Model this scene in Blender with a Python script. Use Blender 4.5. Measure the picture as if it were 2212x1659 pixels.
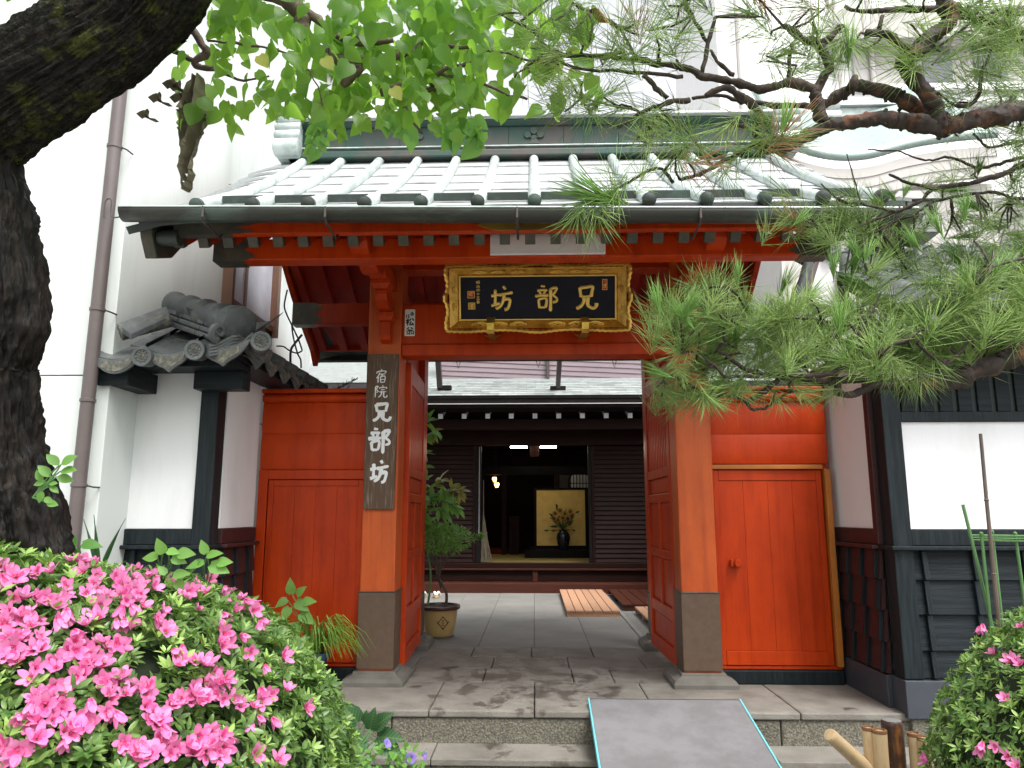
import bpy, bmesh, math, random
import numpy as np
from mathutils import Vector, Matrix, Euler

for o in list(bpy.data.objects):
    bpy.data.objects.remove(o)
SC = bpy.context.scene
COL = SC.collection
R = math.radians

# ------------------------------------------------------------------ camera
CAM = Vector((0.0, -6.0, 1.30)); PITCH = R(9.93); YAW = R(1.74); FOC = 1600.0      # focal length in units of a 2212 px wide frame
cam_d = bpy.data.cameras.new('camera')
cam_d.sensor_width = 36.0
cam_d.lens = 36.0 * FOC / 2212.0
cam_d.clip_start = 0.02
cam_d.clip_end = 500
cam = bpy.data.objects.new('camera', cam_d)
COL.objects.link(cam)
cam.location = CAM
cam.rotation_euler = (R(90) + PITCH, 0, YAW)
SC.camera = cam

# ------------------------------------------------------------------ sky, sun, exposure (bright overcast day)
SUN_EL, SUN_AZ = R(60), R(145)
w = bpy.data.worlds.new('World'); SC.world = w; w.use_nodes = True
nt = w.node_tree; nt.nodes.clear()
sky = nt.nodes.new('ShaderNodeTexSky'); sky.sky_type = 'NISHITA'; sky.sun_disc = False
sky.sun_elevation = SUN_EL; sky.sun_rotation = SUN_AZ
sky.air_density = 1.0; sky.dust_density = 4.0; sky.ozone_density = 1.0
hs = nt.nodes.new('ShaderNodeHueSaturation'); hs.inputs['Saturation'].default_value = 0.12
bgn = nt.nodes.new('ShaderNodeBackground'); bgn.inputs['Strength'].default_value = 0.15
wo = nt.nodes.new('ShaderNodeOutputWorld')
nt.links.new(sky.outputs[0], hs.inputs['Color']); nt.links.new(hs.outputs[0], bgn.inputs[0]); nt.links.new(bgn.outputs[0], wo.inputs[0])
sl = bpy.data.lights.new('sun', 'SUN'); sl.energy = 1.3; sl.angle = R(25); sl.color = (1, 0.97, 0.92)
sun = bpy.data.objects.new('sun', sl); COL.objects.link(sun)
_d = Vector((math.sin(SUN_AZ) * math.cos(SUN_EL), math.cos(SUN_AZ) * math.cos(SUN_EL), math.sin(SUN_EL)))
sun.rotation_euler = _d.to_track_quat('Z', 'Y').to_euler()
SC.view_settings.view_transform = 'Standard'
try: SC.view_settings.look = 'None'
except Exception: pass
SC.view_settings.exposure = 1.40
SC.view_settings.gamma = 1.0
SC.render.engine = 'CYCLES'
SC.cycles.use_denoising = True
SC.cycles.max_bounces = 8
SC.cycles.transparent_max_bounces = 8

# ------------------------------------------------------------------ a point of the place seen at frame position (x, y) and at a chosen depth
_fw = Vector((-math.sin(YAW) * math.cos(PITCH), math.cos(YAW) * math.cos(PITCH), math.sin(PITCH)))
_rt = Vector((math.cos(YAW), math.sin(YAW), 0))
_up = _rt.cross(_fw)
def _ray(x, y): return _fw + _rt * ((x - 1106) / FOC) - _up * ((y - 829.5) / FOC)
def atY(x, y, Y):
    r = _ray(x, y); return CAM + r * ((Y - CAM.y) / r.y)
def atZ(x, y, Z):
    r = _ray(x, y); return CAM + r * ((Z - CAM.z) / r.z)
def atX(x, y, X):
    r = _ray(x, y); return CAM + r * ((X - CAM.x) / r.x)
def atD(x, y, D): return CAM + _ray(x, y) * D

# ------------------------------------------------------------------ materials
MATS = {}
def mat(name, col, rough=0.7, var=0.12, scale=6.0, bump=0.0, bscale=40.0, metal=0.0, spec=0.4, col2=None, stretch=(1, 1, 1),
        trans=0.0, tcol=None, coat=0.0, detail=6.0, mask=(0.45, 0.7), rvar=0.0, objvar=0.0):
    m = bpy.data.materials.new(name); m.use_nodes = True
    N = m.node_tree.nodes; L = m.node_tree.links; N.clear()
    out = N.new('ShaderNodeOutputMaterial'); p = N.new('ShaderNodeBsdfPrincipled')
    tc = N.new('ShaderNodeTexCoord'); mp = N.new('ShaderNodeMapping'); mp.inputs['Scale'].default_value = stretch
    geo = N.new('ShaderNodeNewGeometry')
    L.new(geo.outputs['Position'], mp.inputs[0])
    nz = N.new('ShaderNodeTexNoise'); nz.inputs['Scale'].default_value = scale; nz.inputs['Detail'].default_value = detail
    nz.inputs['Roughness'].default_value = 0.65
    L.new(mp.outputs[0], nz.inputs['Vector'])
    rp = N.new('ShaderNodeValToRGB')
    c = Vector(col[:3])
    if col2 is None:
        lo = [max(0, x * (1 - var)) for x in c]; hi = [min(1, x * (1 + var)) for x in c]
        rp.color_ramp.elements[0].position = 0.3; rp.color_ramp.elements[1].position = 0.7
    else:
        lo = list(c); hi = list(col2[:3])
        rp.color_ramp.elements[0].position = mask[0]; rp.color_ramp.elements[1].position = mask[1]
    rp.color_ramp.elements[0].color = (*lo, 1); rp.color_ramp.elements[1].color = (*hi, 1)
    L.new(nz.outputs['Fac'], rp.inputs[0])
    csock = rp.outputs[0]
    if objvar:
        oi = N.new('ShaderNodeObjectInfo'); mr = N.new('ShaderNodeMapRange')
        mr.inputs['To Min'].default_value = 1 - objvar; mr.inputs['To Max'].default_value = 1 + objvar
        L.new(oi.outputs['Random'], mr.inputs['Value'])
        h2 = N.new('ShaderNodeHueSaturation'); L.new(csock, h2.inputs['Color']); L.new(mr.outputs[0], h2.inputs['Value'])
        csock = h2.outputs[0]
    L.new(csock, p.inputs['Base Color'])
    p.inputs['Roughness'].default_value = rough; p.inputs['Metallic'].default_value = metal
    p.inputs['Specular IOR Level'].default_value = spec
    if coat: p.inputs['Coat Weight'].default_value = coat; p.inputs['Coat Roughness'].default_value = 0.25
    if rvar:
        mr2 = N.new('ShaderNodeMapRange'); mr2.inputs['To Min'].default_value = max(0.05, rough - rvar); mr2.inputs['To Max'].default_value = min(1, rough + rvar)
        L.new(nz.outputs['Fac'], mr2.inputs['Value']); L.new(mr2.outputs[0], p.inputs['Roughness'])
    if bump:
        n2 = N.new('ShaderNodeTexNoise'); n2.inputs['Scale'].default_value = bscale; n2.inputs['Detail'].default_value = 8
        L.new(mp.outputs[0], n2.inputs['Vector'])
        b = N.new('ShaderNodeBump'); b.inputs['Strength'].default_value = bump; b.inputs['Distance'].default_value = 0.01
        L.new(n2.outputs['Fac'], b.inputs['Height']); L.new(b.outputs[0], p.inputs['Normal'])
    if trans:
        t = N.new('ShaderNodeBsdfTranslucent'); t.inputs[0].default_value = (*(tcol or col)[:3], 1)
        mx = N.new('ShaderNodeMixShader'); mx.inputs[0].default_value = trans
        L.new(p.outputs[0], mx.inputs[1]); L.new(t.outputs[0], mx.inputs[2]); L.new(mx.outputs[0], out.inputs[0])
    else:
        L.new(p.outputs[0], out.inputs[0])
    MATS[name] = m
    return m
def emit(name, col, s):
    m = bpy.data.materials.new(name); m.use_nodes = True
    N = m.node_tree.nodes; L = m.node_tree.links; N.clear()
    out = N.new('ShaderNodeOutputMaterial'); e = N.new('ShaderNodeEmission'); e.inputs[0].default_value = (*col, 1); e.inputs[1].default_value = s
    L.new(e.outputs[0], out.inputs[0]); MATS[name] = m; return m

# ------------------------------------------------------------------ objects
WPOS = {}
def wpos(o): return WPOS.get(o.name, Vector((0, 0, 0)))
def tag(o, label, cat, group=None):
    o['label'] = label; o['category'] = cat
    if group: o['group'] = group
    return o
def thing(name, label, cat, loc=(0, 0, 0), group=None):
    o = bpy.data.objects.new(name, None); COL.objects.link(o); o.location = loc
    o.empty_display_size = 0.1
    WPOS[o.name] = Vector(loc)
    return tag(o, label, cat, group)
def link_mesh(name, me, m, parent=None, loc=(0, 0, 0), rot=None):
    if m is not None and not me.materials: me.materials.append(MATS[m] if isinstance(m, str) else m)
    o = bpy.data.objects.new(name, me); COL.objects.link(o)
    loc = Vector(loc)
    WPOS[o.name] = loc.copy()
    if parent is not None:
        o.parent = parent; o.location = loc - wpos(parent)
    else: o.location = loc
    if rot is not None: o.rotation_euler = rot
    return o
def bevel(o, wd=0.005, seg=2):
    b = o.modifiers.new('bevel', 'BEVEL'); b.width = wd; b.segments = seg; b.limit_method = 'ANGLE'; b.angle_limit = R(40)
    return o

class MB:
    def __init__(s): s.v = []; s.f = []
    def add(s, vs, fs):
        n = len(s.v); s.v += [tuple(p) for p in vs]; s.f += [tuple(i + n for i in f) for f in fs]; return s
    def box(s, x0, x1, y0, y1, z0, z1):
        return s.add([(x0, y0, z0), (x1, y0, z0), (x1, y1, z0), (x0, y1, z0), (x0, y0, z1), (x1, y0, z1), (x1, y1, z1), (x0, y1, z1)],
                     [(0, 3, 2, 1), (4, 5, 6, 7), (0, 1, 5, 4), (1, 2, 6, 5), (2, 3, 7, 6), (3, 0, 4, 7)])
    def beam(s, a, b, wd, ht, up=(0, 0, 1)):
        a = Vector(a); b = Vector(b); d = (b - a).normalized(); sd = d.cross(Vector(up)).normalized(); u = sd.cross(d)
        vs = []
        for p in (a, b):
            for i, j in ((-1, -1), (1, -1), (1, 1), (-1, 1)): vs.append(p + sd * (i * wd / 2) + u * (j * ht / 2))
        return s.add(vs, [(0, 1, 2, 3), (7, 6, 5, 4), (0, 4, 5, 1), (1, 5, 6, 2), (2, 6, 7, 3), (3, 7, 4, 0)])
    def prism(s, poly, o, u, v, wv):
        o, u, v, wv = map(Vector, (o, u, v, wv)); n = len(poly)
        a = [o + u * p[0] + v * p[1] for p in poly]; b = [p + wv for p in a]
        return s.add(a + b, [tuple(range(n))[::-1], tuple(range(n, 2 * n))] + [(i, (i + 1) % n, n + (i + 1) % n, n + i) for i in range(n)])
    def tube(s, pts, rad, seg=8, cap=True, flat=None):
        pts = [Vector(p) for p in pts]; n = len(pts)
        if not hasattr(rad, '__len__'): rad = [rad] * n
        vs = []; prev = None
        for i, p in enumerate(pts):
            t = (pts[min(i + 1, n - 1)] - pts[max(i - 1, 0)])
            if t.length < 1e-9: t = Vector((0, 0, 1))
            t.normalize()
            if prev is None:
                a = Vector((0, 0, 1)) if abs(t.z) < 0.9 else Vector((1, 0, 0))
                prev = (a - t * a.dot(t)).normalized()
            prev = (prev - t * prev.dot(t))
            if prev.length < 1e-6: prev = t.orthogonal()
            prev.normalize(); q = t.cross(prev)
            for k in range(seg):
                an = 2 * math.pi * k / seg
                off = prev * math.cos(an) + q * math.sin(an)
                off = off * rad[i]
                if flat is not None:
                    nv = Vector(flat[0]); off = off - nv * off.dot(nv) * (1 - flat[1])
                vs.append(p + off)
        fs = []
        for i in range(n - 1):
            for k in range(seg):
                k2 = (k + 1) % seg
                fs.append((i * seg + k, i * seg + k2, (i + 1) * seg + k2, (i + 1) * seg + k))
        if cap: fs += [tuple(range(seg))[::-1], tuple(range((n - 1) * seg, n * seg))]
        return s.add(vs, fs)
    def lathe(s, prof, c=(0, 0, 0), seg=24, axis=(0, 0, 1)):
        ax = Vector(axis).normalized(); a = ax.orthogonal().normalized(); b = ax.cross(a); c = Vector(c)
        vs = []
        for r, z in prof:
            for k in range(seg):
                an = 2 * math.pi * k / seg
                vs.append(c + ax * z + (a * math.cos(an) + b * math.sin(an)) * max(r, 1e-5))
        fs = []
        for i in range(len(prof) - 1):
            for k in range(seg):
                k2 = (k + 1) % seg; fs.append((i * seg + k, i * seg + k2, (i + 1) * seg + k2, (i + 1) * seg + k))
        return s.add(vs, fs)
    def grid(s, fn, nu, nv, closed_u=False):
        n0 = len(s.v)
        for j in range(nv + 1):
            for i in range(nu + 1): s.v.append(tuple(fn(i / nu, j / nv)))
        for j in range(nv):
            for i in range(nu):
                a = n0 + j * (nu + 1) + i; s.f.append((a, a + 1, a + nu + 2, a + nu + 1))
        return s
    def mesh(s, name, origin=(0, 0, 0), smooth=False, recalc=True):
        me = bpy.data.meshes.new(name); o = Vector(origin)
        me.from_pydata([(p[0] - o.x, p[1] - o.y, p[2] - o.z) for p in s.v], [], s.f)
        if recalc:
            bm = bmesh.new(); bm.from_mesh(me); bmesh.ops.recalc_face_normals(bm, faces=bm.faces); bm.to_mesh(me); bm.free()
        if smooth:
            me.shade_smooth()
            if smooth != 'all':
                try: me.set_sharp_from_angle(angle=R(40))
                except Exception: pass
        me.update(); return me
    def build(s, name, m, parent=None, smooth=False, bev=0, seg=2, origin=None, recalc=True):
        if origin is None:
            xs = list(zip(*s.v)); origin = [(min(a) + max(a)) / 2 for a in xs]
            if parent is None: origin[2] = min(xs[2])
        o = link_mesh(name, s.mesh(name, origin, smooth, recalc), m, parent, origin)
        if bev: bevel(o, bev, seg)
        return o
def struct(o): o['kind'] = 'structure'; return o
def stuff(o): o['kind'] = 'stuff'; return o
def bx(name, m, parent, x0, x1, y0, y1, z0, z1, bev=0.004):
    return MB().box(x0, x1, y0, y1, z0, z1).build(name, m, parent, bev=bev)

def inst_mesh(name, tv, tf, mats4, smooth=True):
    """one mesh out of many placed copies of a small template (tv: n x 3, tf: list of equal length faces)"""
    tv = np.asarray(tv, float); tf = np.asarray(tf, np.int32); M = np.asarray(mats4, float)
    k = len(M); n = len(tv); fl = tf.shape[1]
    V = np.einsum('kij,nj->kni', M[:, :3, :3], tv) + M[:, None, :3, 3]
    Fc = (tf[None] + (np.arange(k) * n)[:, None, None]).reshape(-1, fl)
    me = bpy.data.meshes.new(name)
    me.vertices.add(k * n); me.vertices.foreach_set('co', V.reshape(-1))
    me.loops.add(Fc.size); me.loops.foreach_set('vertex_index', Fc.reshape(-1).astype(np.int32))
    me.polygons.add(len(Fc)); me.polygons.foreach_set('loop_start', (np.arange(len(Fc)) * fl).astype(np.int32))
    try: me.polygons.foreach_set('loop_total', np.full(len(Fc), fl, np.int32))
    except Exception: pass
    me.update(calc_edges=True); me.validate()
    if smooth: me.shade_smooth()
    return me
def frame(p, x, z, s=1.0):
    """4x4 with local x along x, local z close to z"""
    x = Vector(x).normalized(); z = Vector(z); y = z.cross(x)
    if y.length < 1e-6: y = x.orthogonal()
    y.normalize(); z = x.cross(y)
    if not hasattr(s, '__len__'): s = (s, s, s)
    return Matrix(((x.x * s[0], y.x * s[1], z.x * s[2], p[0]), (x.y * s[0], y.y * s[1], z.y * s[2], p[1]), (x.z * s[0], y.z * s[1], z.z * s[2], p[2]), (0, 0, 0, 1)))
def place(name, me, M, parent, m=None):
    o = bpy.data.objects.new(name, me); COL.objects.link(o); o.parent = parent
    M = M.copy(); M.translation = M.translation - wpos(parent)
    o.matrix_local = M
    if m is not None and not me.materials: me.materials.append(MATS[m])
    return o
def smoothpoly(pts, n=6):
    """Catmull-Rom through the points (any dimension)"""
    P = [Vector(p) for p in pts]
    if len(P) < 3: return P
    out = []
    for i in range(len(P) - 1):
        a = P[max(i - 1, 0)]; b = P[i]; c = P[i + 1]; d = P[min(i + 2, len(P) - 1)]
        for k in range(n):
            t = k / n
            out.append(0.5 * ((2 * b) + (c - a) * t + (2 * a - 5 * b + 4 * c - d) * t * t + (3 * b - a - 3 * c + d) * t ** 3))
    out.append(P[-1]); return out
# ------------------------------------------------------------------ palette
mat('red_paint', (0.50, 0.046, 0.003), 0.40, var=0.10, scale=3.0, bump=0.10, bscale=25, stretch=(1, 1, .25), spec=0.22, rvar=0.12, detail=9)
mat('orange_paint', (0.55, 0.098, 0.013), 0.45, var=0.10, scale=2.0, bump=0.08, bscale=20, stretch=(1, 1, .2), rvar=0.1, detail=9)
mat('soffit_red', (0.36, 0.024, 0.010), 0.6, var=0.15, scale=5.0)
mat('ochre_paint', (0.42, 0.135, 0.018), 0.55, var=0.15, scale=5)
mat('copper_plate', (0.075, 0.075, 0.06), 0.5, metal=0.35, col2=(0.13, 0.11, 0.075), scale=9)
mat('brown_plate', (0.115, 0.075, 0.05), 0.5, metal=0.2, var=0.15, scale=14, bump=0.05)
mat('dark_copper', (0.055, 0.065, 0.06), 0.5, metal=0.3, col2=(0.10, 0.16, 0.13), scale=4, mask=(.5, .75))
mat('gutter_copper', (0.055, 0.055, 0.05), 0.4, metal=0.5, col2=(0.085, 0.11, 0.095), scale=3.5, mask=(.5, .62), stretch=(.5, 1, 2))
mat('verdigris', (0.50, 0.56, 0.545), 0.42, metal=0.2, col2=(0.22, 0.28, 0.26), scale=5, mask=(.45, .75), objvar=0.12)
mat('verdigris_dark', (0.028, 0.066, 0.053), 0.5, metal=0.2, col2=(0.072, 0.066, 0.06), scale=2.5, mask=(.45, .6))
mat('roof_copper', (0.50, 0.515, 0.52), 0.40, metal=0.25, col2=(0.30, 0.32, 0.315), scale=6, mask=(.5, .8), rvar=0.1, objvar=0.10)
mat('shingle_copper', (0.30, 0.33, 0.32), 0.5, metal=0.1, col2=(0.20, 0.22, 0.21), scale=9, mask=(.4, .7), objvar=0.25)
mat('dark_void', (0.02, 0.03, 0.028), 0.6)
mat('plaster', (0.74, 0.745, 0.755), 0.85, col2=(0.62, 0.62, 0.615), scale=2.2, mask=(.50, .78), bump=0.10, bscale=70, stretch=(1, 1, .22), detail=10)
mat('plaster_old', (0.60, 0.635, 0.615), 0.85, col2=(0.45, 0.47, 0.455), scale=2.0, mask=(.48, .78), bump=0.12, bscale=60, stretch=(1, 1, .14), detail=11)
mat('stain_plaster', (0.74, 0.73, 0.735), 0.85, col2=(0.60, 0.58, 0.57), scale=1.0, mask=(.5, .75), bump=0.05)
mat('black_wood', (0.009, 0.0125, 0.0145), 0.5, col2=(0.021, 0.028, 0.032), scale=4, mask=(.4, .7), bump=0.35, bscale=22, stretch=(.35, 1, 9), spec=0.14)
mat('black_post', (0.009, 0.013, 0.015), 0.48, col2=(0.022, 0.030, 0.034), scale=5, mask=(.4, .75), bump=0.25, bscale=26, stretch=(8, 8, .5), spec=0.16)
mat('maroon_wood', (0.038, 0.012, 0.012), 0.55, var=0.3, scale=8, stretch=(1, 1, 5))
mat('grey_metal', (0.055, 0.062, 0.076), 0.45, metal=0.2, var=0.1, scale=5)
mat('tile_grey', (0.085, 0.095, 0.098), 0.48, col2=(0.20, 0.20, 0.17), scale=13, mask=(.5, .78), bump=0.3, bscale=60, rvar=0.12, objvar=0.15, detail=9)
mat('tile_relief', (0.085, 0.085, 0.072), 0.65, col2=(0.21, 0.20, 0.155), scale=30, mask=(.45, .65), bump=0.5, bscale=90)
mat('stone', (0.14, 0.13, 0.113), 0.8, col2=(0.085, 0.078, 0.067), scale=3.2, mask=(.45, .72), bump=0.35, bscale=90, objvar=0.10, detail=10)
mat('stone_wet', (0.055, 0.047, 0.038), 0.35, col2=(0.085, 0.07, 0.058), scale=8, bump=0.2, bscale=90)
mat('granite_rough', (0.085, 0.08, 0.066), 0.85, col2=(0.22, 0.20, 0.15), scale=95, mask=(.42, .62), bump=1.0, bscale=70, objvar=0.10)
mat('slab', (0.205, 0.20, 0.185), 0.75, col2=(0.165, 0.16, 0.15), scale=2.2, mask=(.4, .7), bump=0.12, bscale=140, objvar=0.05)
mat('gravel', (0.16, 0.155, 0.145), 0.9, var=0.3, scale=60, bump=0.5, bscale=120)
mat('bounce_paving', (0.24, 0.235, 0.22), 0.9, var=0.3, scale=40, bump=0.5, bscale=150)  # unseen street paving, colour lightened to bounce light up onto the soffits
mat('joint', (0.085, 0.078, 0.065), 0.9)
mat('ramp_grey', (0.175, 0.17, 0.178), 0.8, col2=(0.14, 0.136, 0.14), scale=5, bump=0.25, bscale=300, mask=(.4, .6))
mat('cyan_edge', (0.14, 0.47, 0.53), 0.5, var=0.08)
mat('gold', (0.80, 0.50, 0.11), 0.30, metal=0.75, col2=(0.42, 0.23, 0.045), scale=9, mask=(.45, .7), bump=0.1, bscale=30)
mat('gold_dark', (0.44, 0.25, 0.05), 0.45, metal=0.7, col2=(0.22, 0.12, 0.03), scale=7, mask=(.45, .75))
mat('gold_bright', (0.80, 0.52, 0.13), 0.35, metal=0.55, var=0.1)
mat('lacquer', (0.010, 0.011, 0.020), 0.75, bump=0.12, bscale=300, var=0.2, spec=0.3)
mat('seal_red', (0.45, 0.045, 0.03), 0.6)
mat('weathered_wood', (0.105, 0.060, 0.038), 0.7, col2=(0.23, 0.185, 0.14), scale=9, mask=(.52, .72), bump=0.4, bscale=30, stretch=(9, 1, .6), detail=10)
mat('white_paint', (0.82, 0.82, 0.84), 0.6, var=0.05)
mat('paper', (0.74, 0.73, 0.70), 0.8, var=0.04)
mat('black_ink', (0.02, 0.018, 0.016), 0.7)
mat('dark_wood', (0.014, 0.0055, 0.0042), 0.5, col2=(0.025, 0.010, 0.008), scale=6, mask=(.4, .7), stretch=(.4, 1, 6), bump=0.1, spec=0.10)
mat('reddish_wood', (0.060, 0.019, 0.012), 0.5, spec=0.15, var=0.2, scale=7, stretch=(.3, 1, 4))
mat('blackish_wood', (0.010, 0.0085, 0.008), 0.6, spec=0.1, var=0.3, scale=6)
mat('tatami', (0.30, 0.22, 0.065), 0.8, var=0.15, scale=30, stretch=(1, 8, 1))
mat('gold_leaf', (0.92, 0.62, 0.17), 0.5, metal=0.0, col2=(0.78, 0.49, 0.11), scale=7, mask=(.4, .7))
mat('dark_vase', (0.015, 0.02, 0.026), 0.25, spec=0.6)
mat('siding', (0.20, 0.155, 0.17), 0.7, var=0.15, scale=6, stretch=(.3, 1, 1))
mat('steel_brown', (0.055, 0.043, 0.04), 0.6, var=0.15)
mat('cedar', (0.42, 0.235, 0.145), 0.65, var=0.15, scale=12, stretch=(6, .6, 1), objvar=0.08)
mat('pot_ochre', (0.46, 0.31, 0.12), 0.35, var=0.08, coat=0.3)
mat('pot_brown', (0.075, 0.032, 0.026), 0.3, coat=0.3)
mat('pot_blue', (0.018, 0.028, 0.075), 0.35, coat=0.2)
mat('pot_green', (0.02, 0.06, 0.045), 0.4)
mat('soil', (0.045, 0.035, 0.025), 0.95, bump=0.6, bscale=60, var=0.3)
mat('pipe_brown', (0.105, 0.085, 0.082), 0.42, var=0.10, spec=0.5)
mat('wire', (0.035, 0.03, 0.03), 0.6)
mat('window_frame', (0.13, 0.065, 0.04), 0.45, var=0.1)
mat('frosted', (0.45, 0.46, 0.52), 0.25, spec=0.6, var=0.1)
mat('bamboo', (0.52, 0.38, 0.22), 0.45, col2=(0.36, 0.22, 0.10), scale=10, mask=(.5, .8), stretch=(3, 3, .6), objvar=0.08)
mat('bamboo_ring', (0.20, 0.10, 0.045), 0.5, var=0.2)
mat('bamboo_hollow', (0.075, 0.05, 0.035), 0.8)
mat('charred_log', (0.045, 0.020, 0.010), 0.45, col2=(0.19, 0.075, 0.022), scale=12, mask=(.5, .66), bump=0.3, stretch=(3, 3, .8), coat=0.2)
mat('stake_green', (0.10, 0.22, 0.075), 0.5, var=0.15)
mat('stake_brown', (0.13, 0.095, 0.08), 0.6, var=0.2)
mat('bark', (0.006, 0.005, 0.0045), 0.55, spec=0.2, col2=(0.040, 0.032, 0.027), scale=26, mask=(.48, .78), bump=1.0, bscale=85, detail=12, rvar=0.2)
mat('moss', (0.06, 0.075, 0.012), 0.9, var=0.4, scale=60, bump=0.6, bscale=120)
mat('twig', (0.085, 0.055, 0.045), 0.7, col2=(0.17, 0.12, 0.10), scale=20, mask=(.45, .75), bump=0.4, bscale=60)
mat('pine_bark', (0.035, 0.025, 0.021), 0.75, col2=(0.24, 0.088, 0.04), scale=11, mask=(.50, .70), bump=1.0, bscale=26, detail=10)
mat('pine_twig', (0.032, 0.022, 0.018), 0.75, col2=(0.095, 0.063, 0.046), scale=22, mask=(.45, .75), bump=0.5, bscale=60)
mat('needle', (0.18, 0.30, 0.075), 0.38, col2=(0.37, 0.50, 0.165), scale=9, mask=(.38, .62), trans=0.35, tcol=(0.34, 0.52, 0.13), objvar=0.3)
mat('needle_new', (0.19, 0.36, 0.08), 0.45, col2=(0.18, 0.34, 0.07), scale=9, trans=0.3, tcol=(0.20, 0.42, 0.06), objvar=0.15)
mat('needle_dry', (0.26, 0.12, 0.045), 0.6, var=0.2)
mat('leaf_tree', (0.065, 0.155, 0.026), 0.38, col2=(0.11, 0.23, 0.04), scale=4, mask=(.35, .7), trans=0.6, tcol=(0.33, 0.58, 0.07), objvar=0.4)
mat('leaf_yellow', (0.26, 0.28, 0.05), 0.5, trans=0.4, tcol=(0.5, 0.5, 0.08))
mat('leaf_dry', (0.13, 0.115, 0.075), 0.8, col2=(0.22, 0.20, 0.14), scale=18, bump=0.4, trans=0.15)
mat('leaf_azalea', (0.060, 0.135, 0.030), 0.30, col2=(0.20, 0.31, 0.085), scale=26, mask=(.40, .64), trans=0.25, tcol=(0.16, 0.34, 0.05), objvar=0.2)
mat('leaf_azalea_young', (0.28, 0.42, 0.11), 0.38, var=0.25, scale=9, trans=0.3, tcol=(0.22, 0.40, 0.06), objvar=0.2)
mat('leaf_light', (0.16, 0.34, 0.07), 0.45, var=0.15, trans=0.35, tcol=(0.26, 0.50, 0.08), objvar=0.15)
mat('leaf_mid', (0.085, 0.22, 0.04), 0.4, var=0.2, trans=0.3, tcol=(0.14, 0.36, 0.05), objvar=0.2)
mat('leaf_dark', (0.03, 0.095, 0.032), 0.5, var=0.2, trans=0.2, tcol=(0.08, 0.22, 0.05), objvar=0.2)
mat('leaf_bronze', (0.26, 0.25, 0.06), 0.4, var=0.2, trans=0.3, tcol=(0.35, 0.32, 0.06), objvar=0.2)
mat('grass_blade', (0.17, 0.31, 0.05), 0.5, var=0.2, trans=0.3, tcol=(0.35, 0.48, 0.07))
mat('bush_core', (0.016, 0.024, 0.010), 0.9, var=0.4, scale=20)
mat('petal', (0.70, 0.15, 0.39), 0.6, col2=(0.78, 0.30, 0.54), scale=30, mask=(.38, .65), trans=0.3, tcol=(0.85, 0.30, 0.52), objvar=0.16)
mat('petal_deep', (0.62, 0.07, 0.24), 0.6, var=0.1, trans=0.2)
mat('stamen', (0.55, 0.10, 0.18), 0.6)
mat('petunia', (0.33, 0.22, 0.68), 0.6, var=0.15, trans=0.3, tcol=(0.4, 0.3, 0.8))
mat('sunflower', (0.45, 0.22, 0.015), 0.7, var=0.2)
mat('broom', (0.22, 0.19, 0.13), 0.8, var=0.2, scale=30)
mat('far_wall', (0.46, 0.44, 0.42), 0.8, var=0.05, scale=2)
mat('far_white', (0.80, 0.80, 0.80), 0.7, var=0.03, scale=2)
mat('far_roof', (0.26, 0.33, 0.31), 0.4, metal=0.3, var=0.15, scale=8)
mat('glass_dark', (0.10, 0.11, 0.12), 0.12, spec=0.6)
mat('hopper_grey', (0.22, 0.22, 0.215), 0.5, metal=0.2, var=0.1)
mat('red_carpet', (0.12, 0.01, 0.03), 0.9)
emit('lamp_glow', (1.0, 0.45, 0.14), 4)
emit('tube_glow', (1.0, 0.90, 0.68), 22.0)

def add_moss(name, src, col, sc, lo, hi):
    """copy of a bark with moss where a broad noise says so"""
    m = MATS[src].copy(); m.name = name; MATS[name] = m
    N = m.node_tree.nodes; L = m.node_tree.links; p = [n for n in N if n.type == 'BSDF_PRINCIPLED'][0]; s0 = p.inputs['Base Color'].links[0].from_socket
    geo = N.new('ShaderNodeNewGeometry'); nz = N.new('ShaderNodeTexNoise'); nz.inputs['Scale'].default_value = sc; nz.inputs['Detail'].default_value = 10; nz.inputs['Roughness'].default_value = .75
    L.new(geo.outputs['Position'], nz.inputs['Vector']); rp = N.new('ShaderNodeValToRGB'); rp.color_ramp.elements[0].position = lo; rp.color_ramp.elements[1].position = hi
    L.new(nz.outputs['Fac'], rp.inputs[0]); mx = N.new('ShaderNodeMix'); mx.data_type = 'RGBA'; L.new(rp.outputs[0], mx.inputs['Factor']); L.new(s0, mx.inputs['A']); mx.inputs['B'].default_value = (*col, 1)
    L.new(mx.outputs['Result'], p.inputs['Base Color'])
mat('bark_fissured', (0.005, 0.0042, 0.0037), 0.55, spec=0.2, col2=(0.036, 0.026, 0.020), scale=30, mask=(.47, .72), bump=1.0, bscale=55, detail=12, rvar=0.2, stretch=(1, 1, .22))
add_moss('bark_mossy', 'bark', (0.075, 0.085, 0.010), 9, .50, .66)
add_moss('bark_red', 'bark_fissured', (0.085, 0.034, 0.016), 7, .60, .74)
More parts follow.
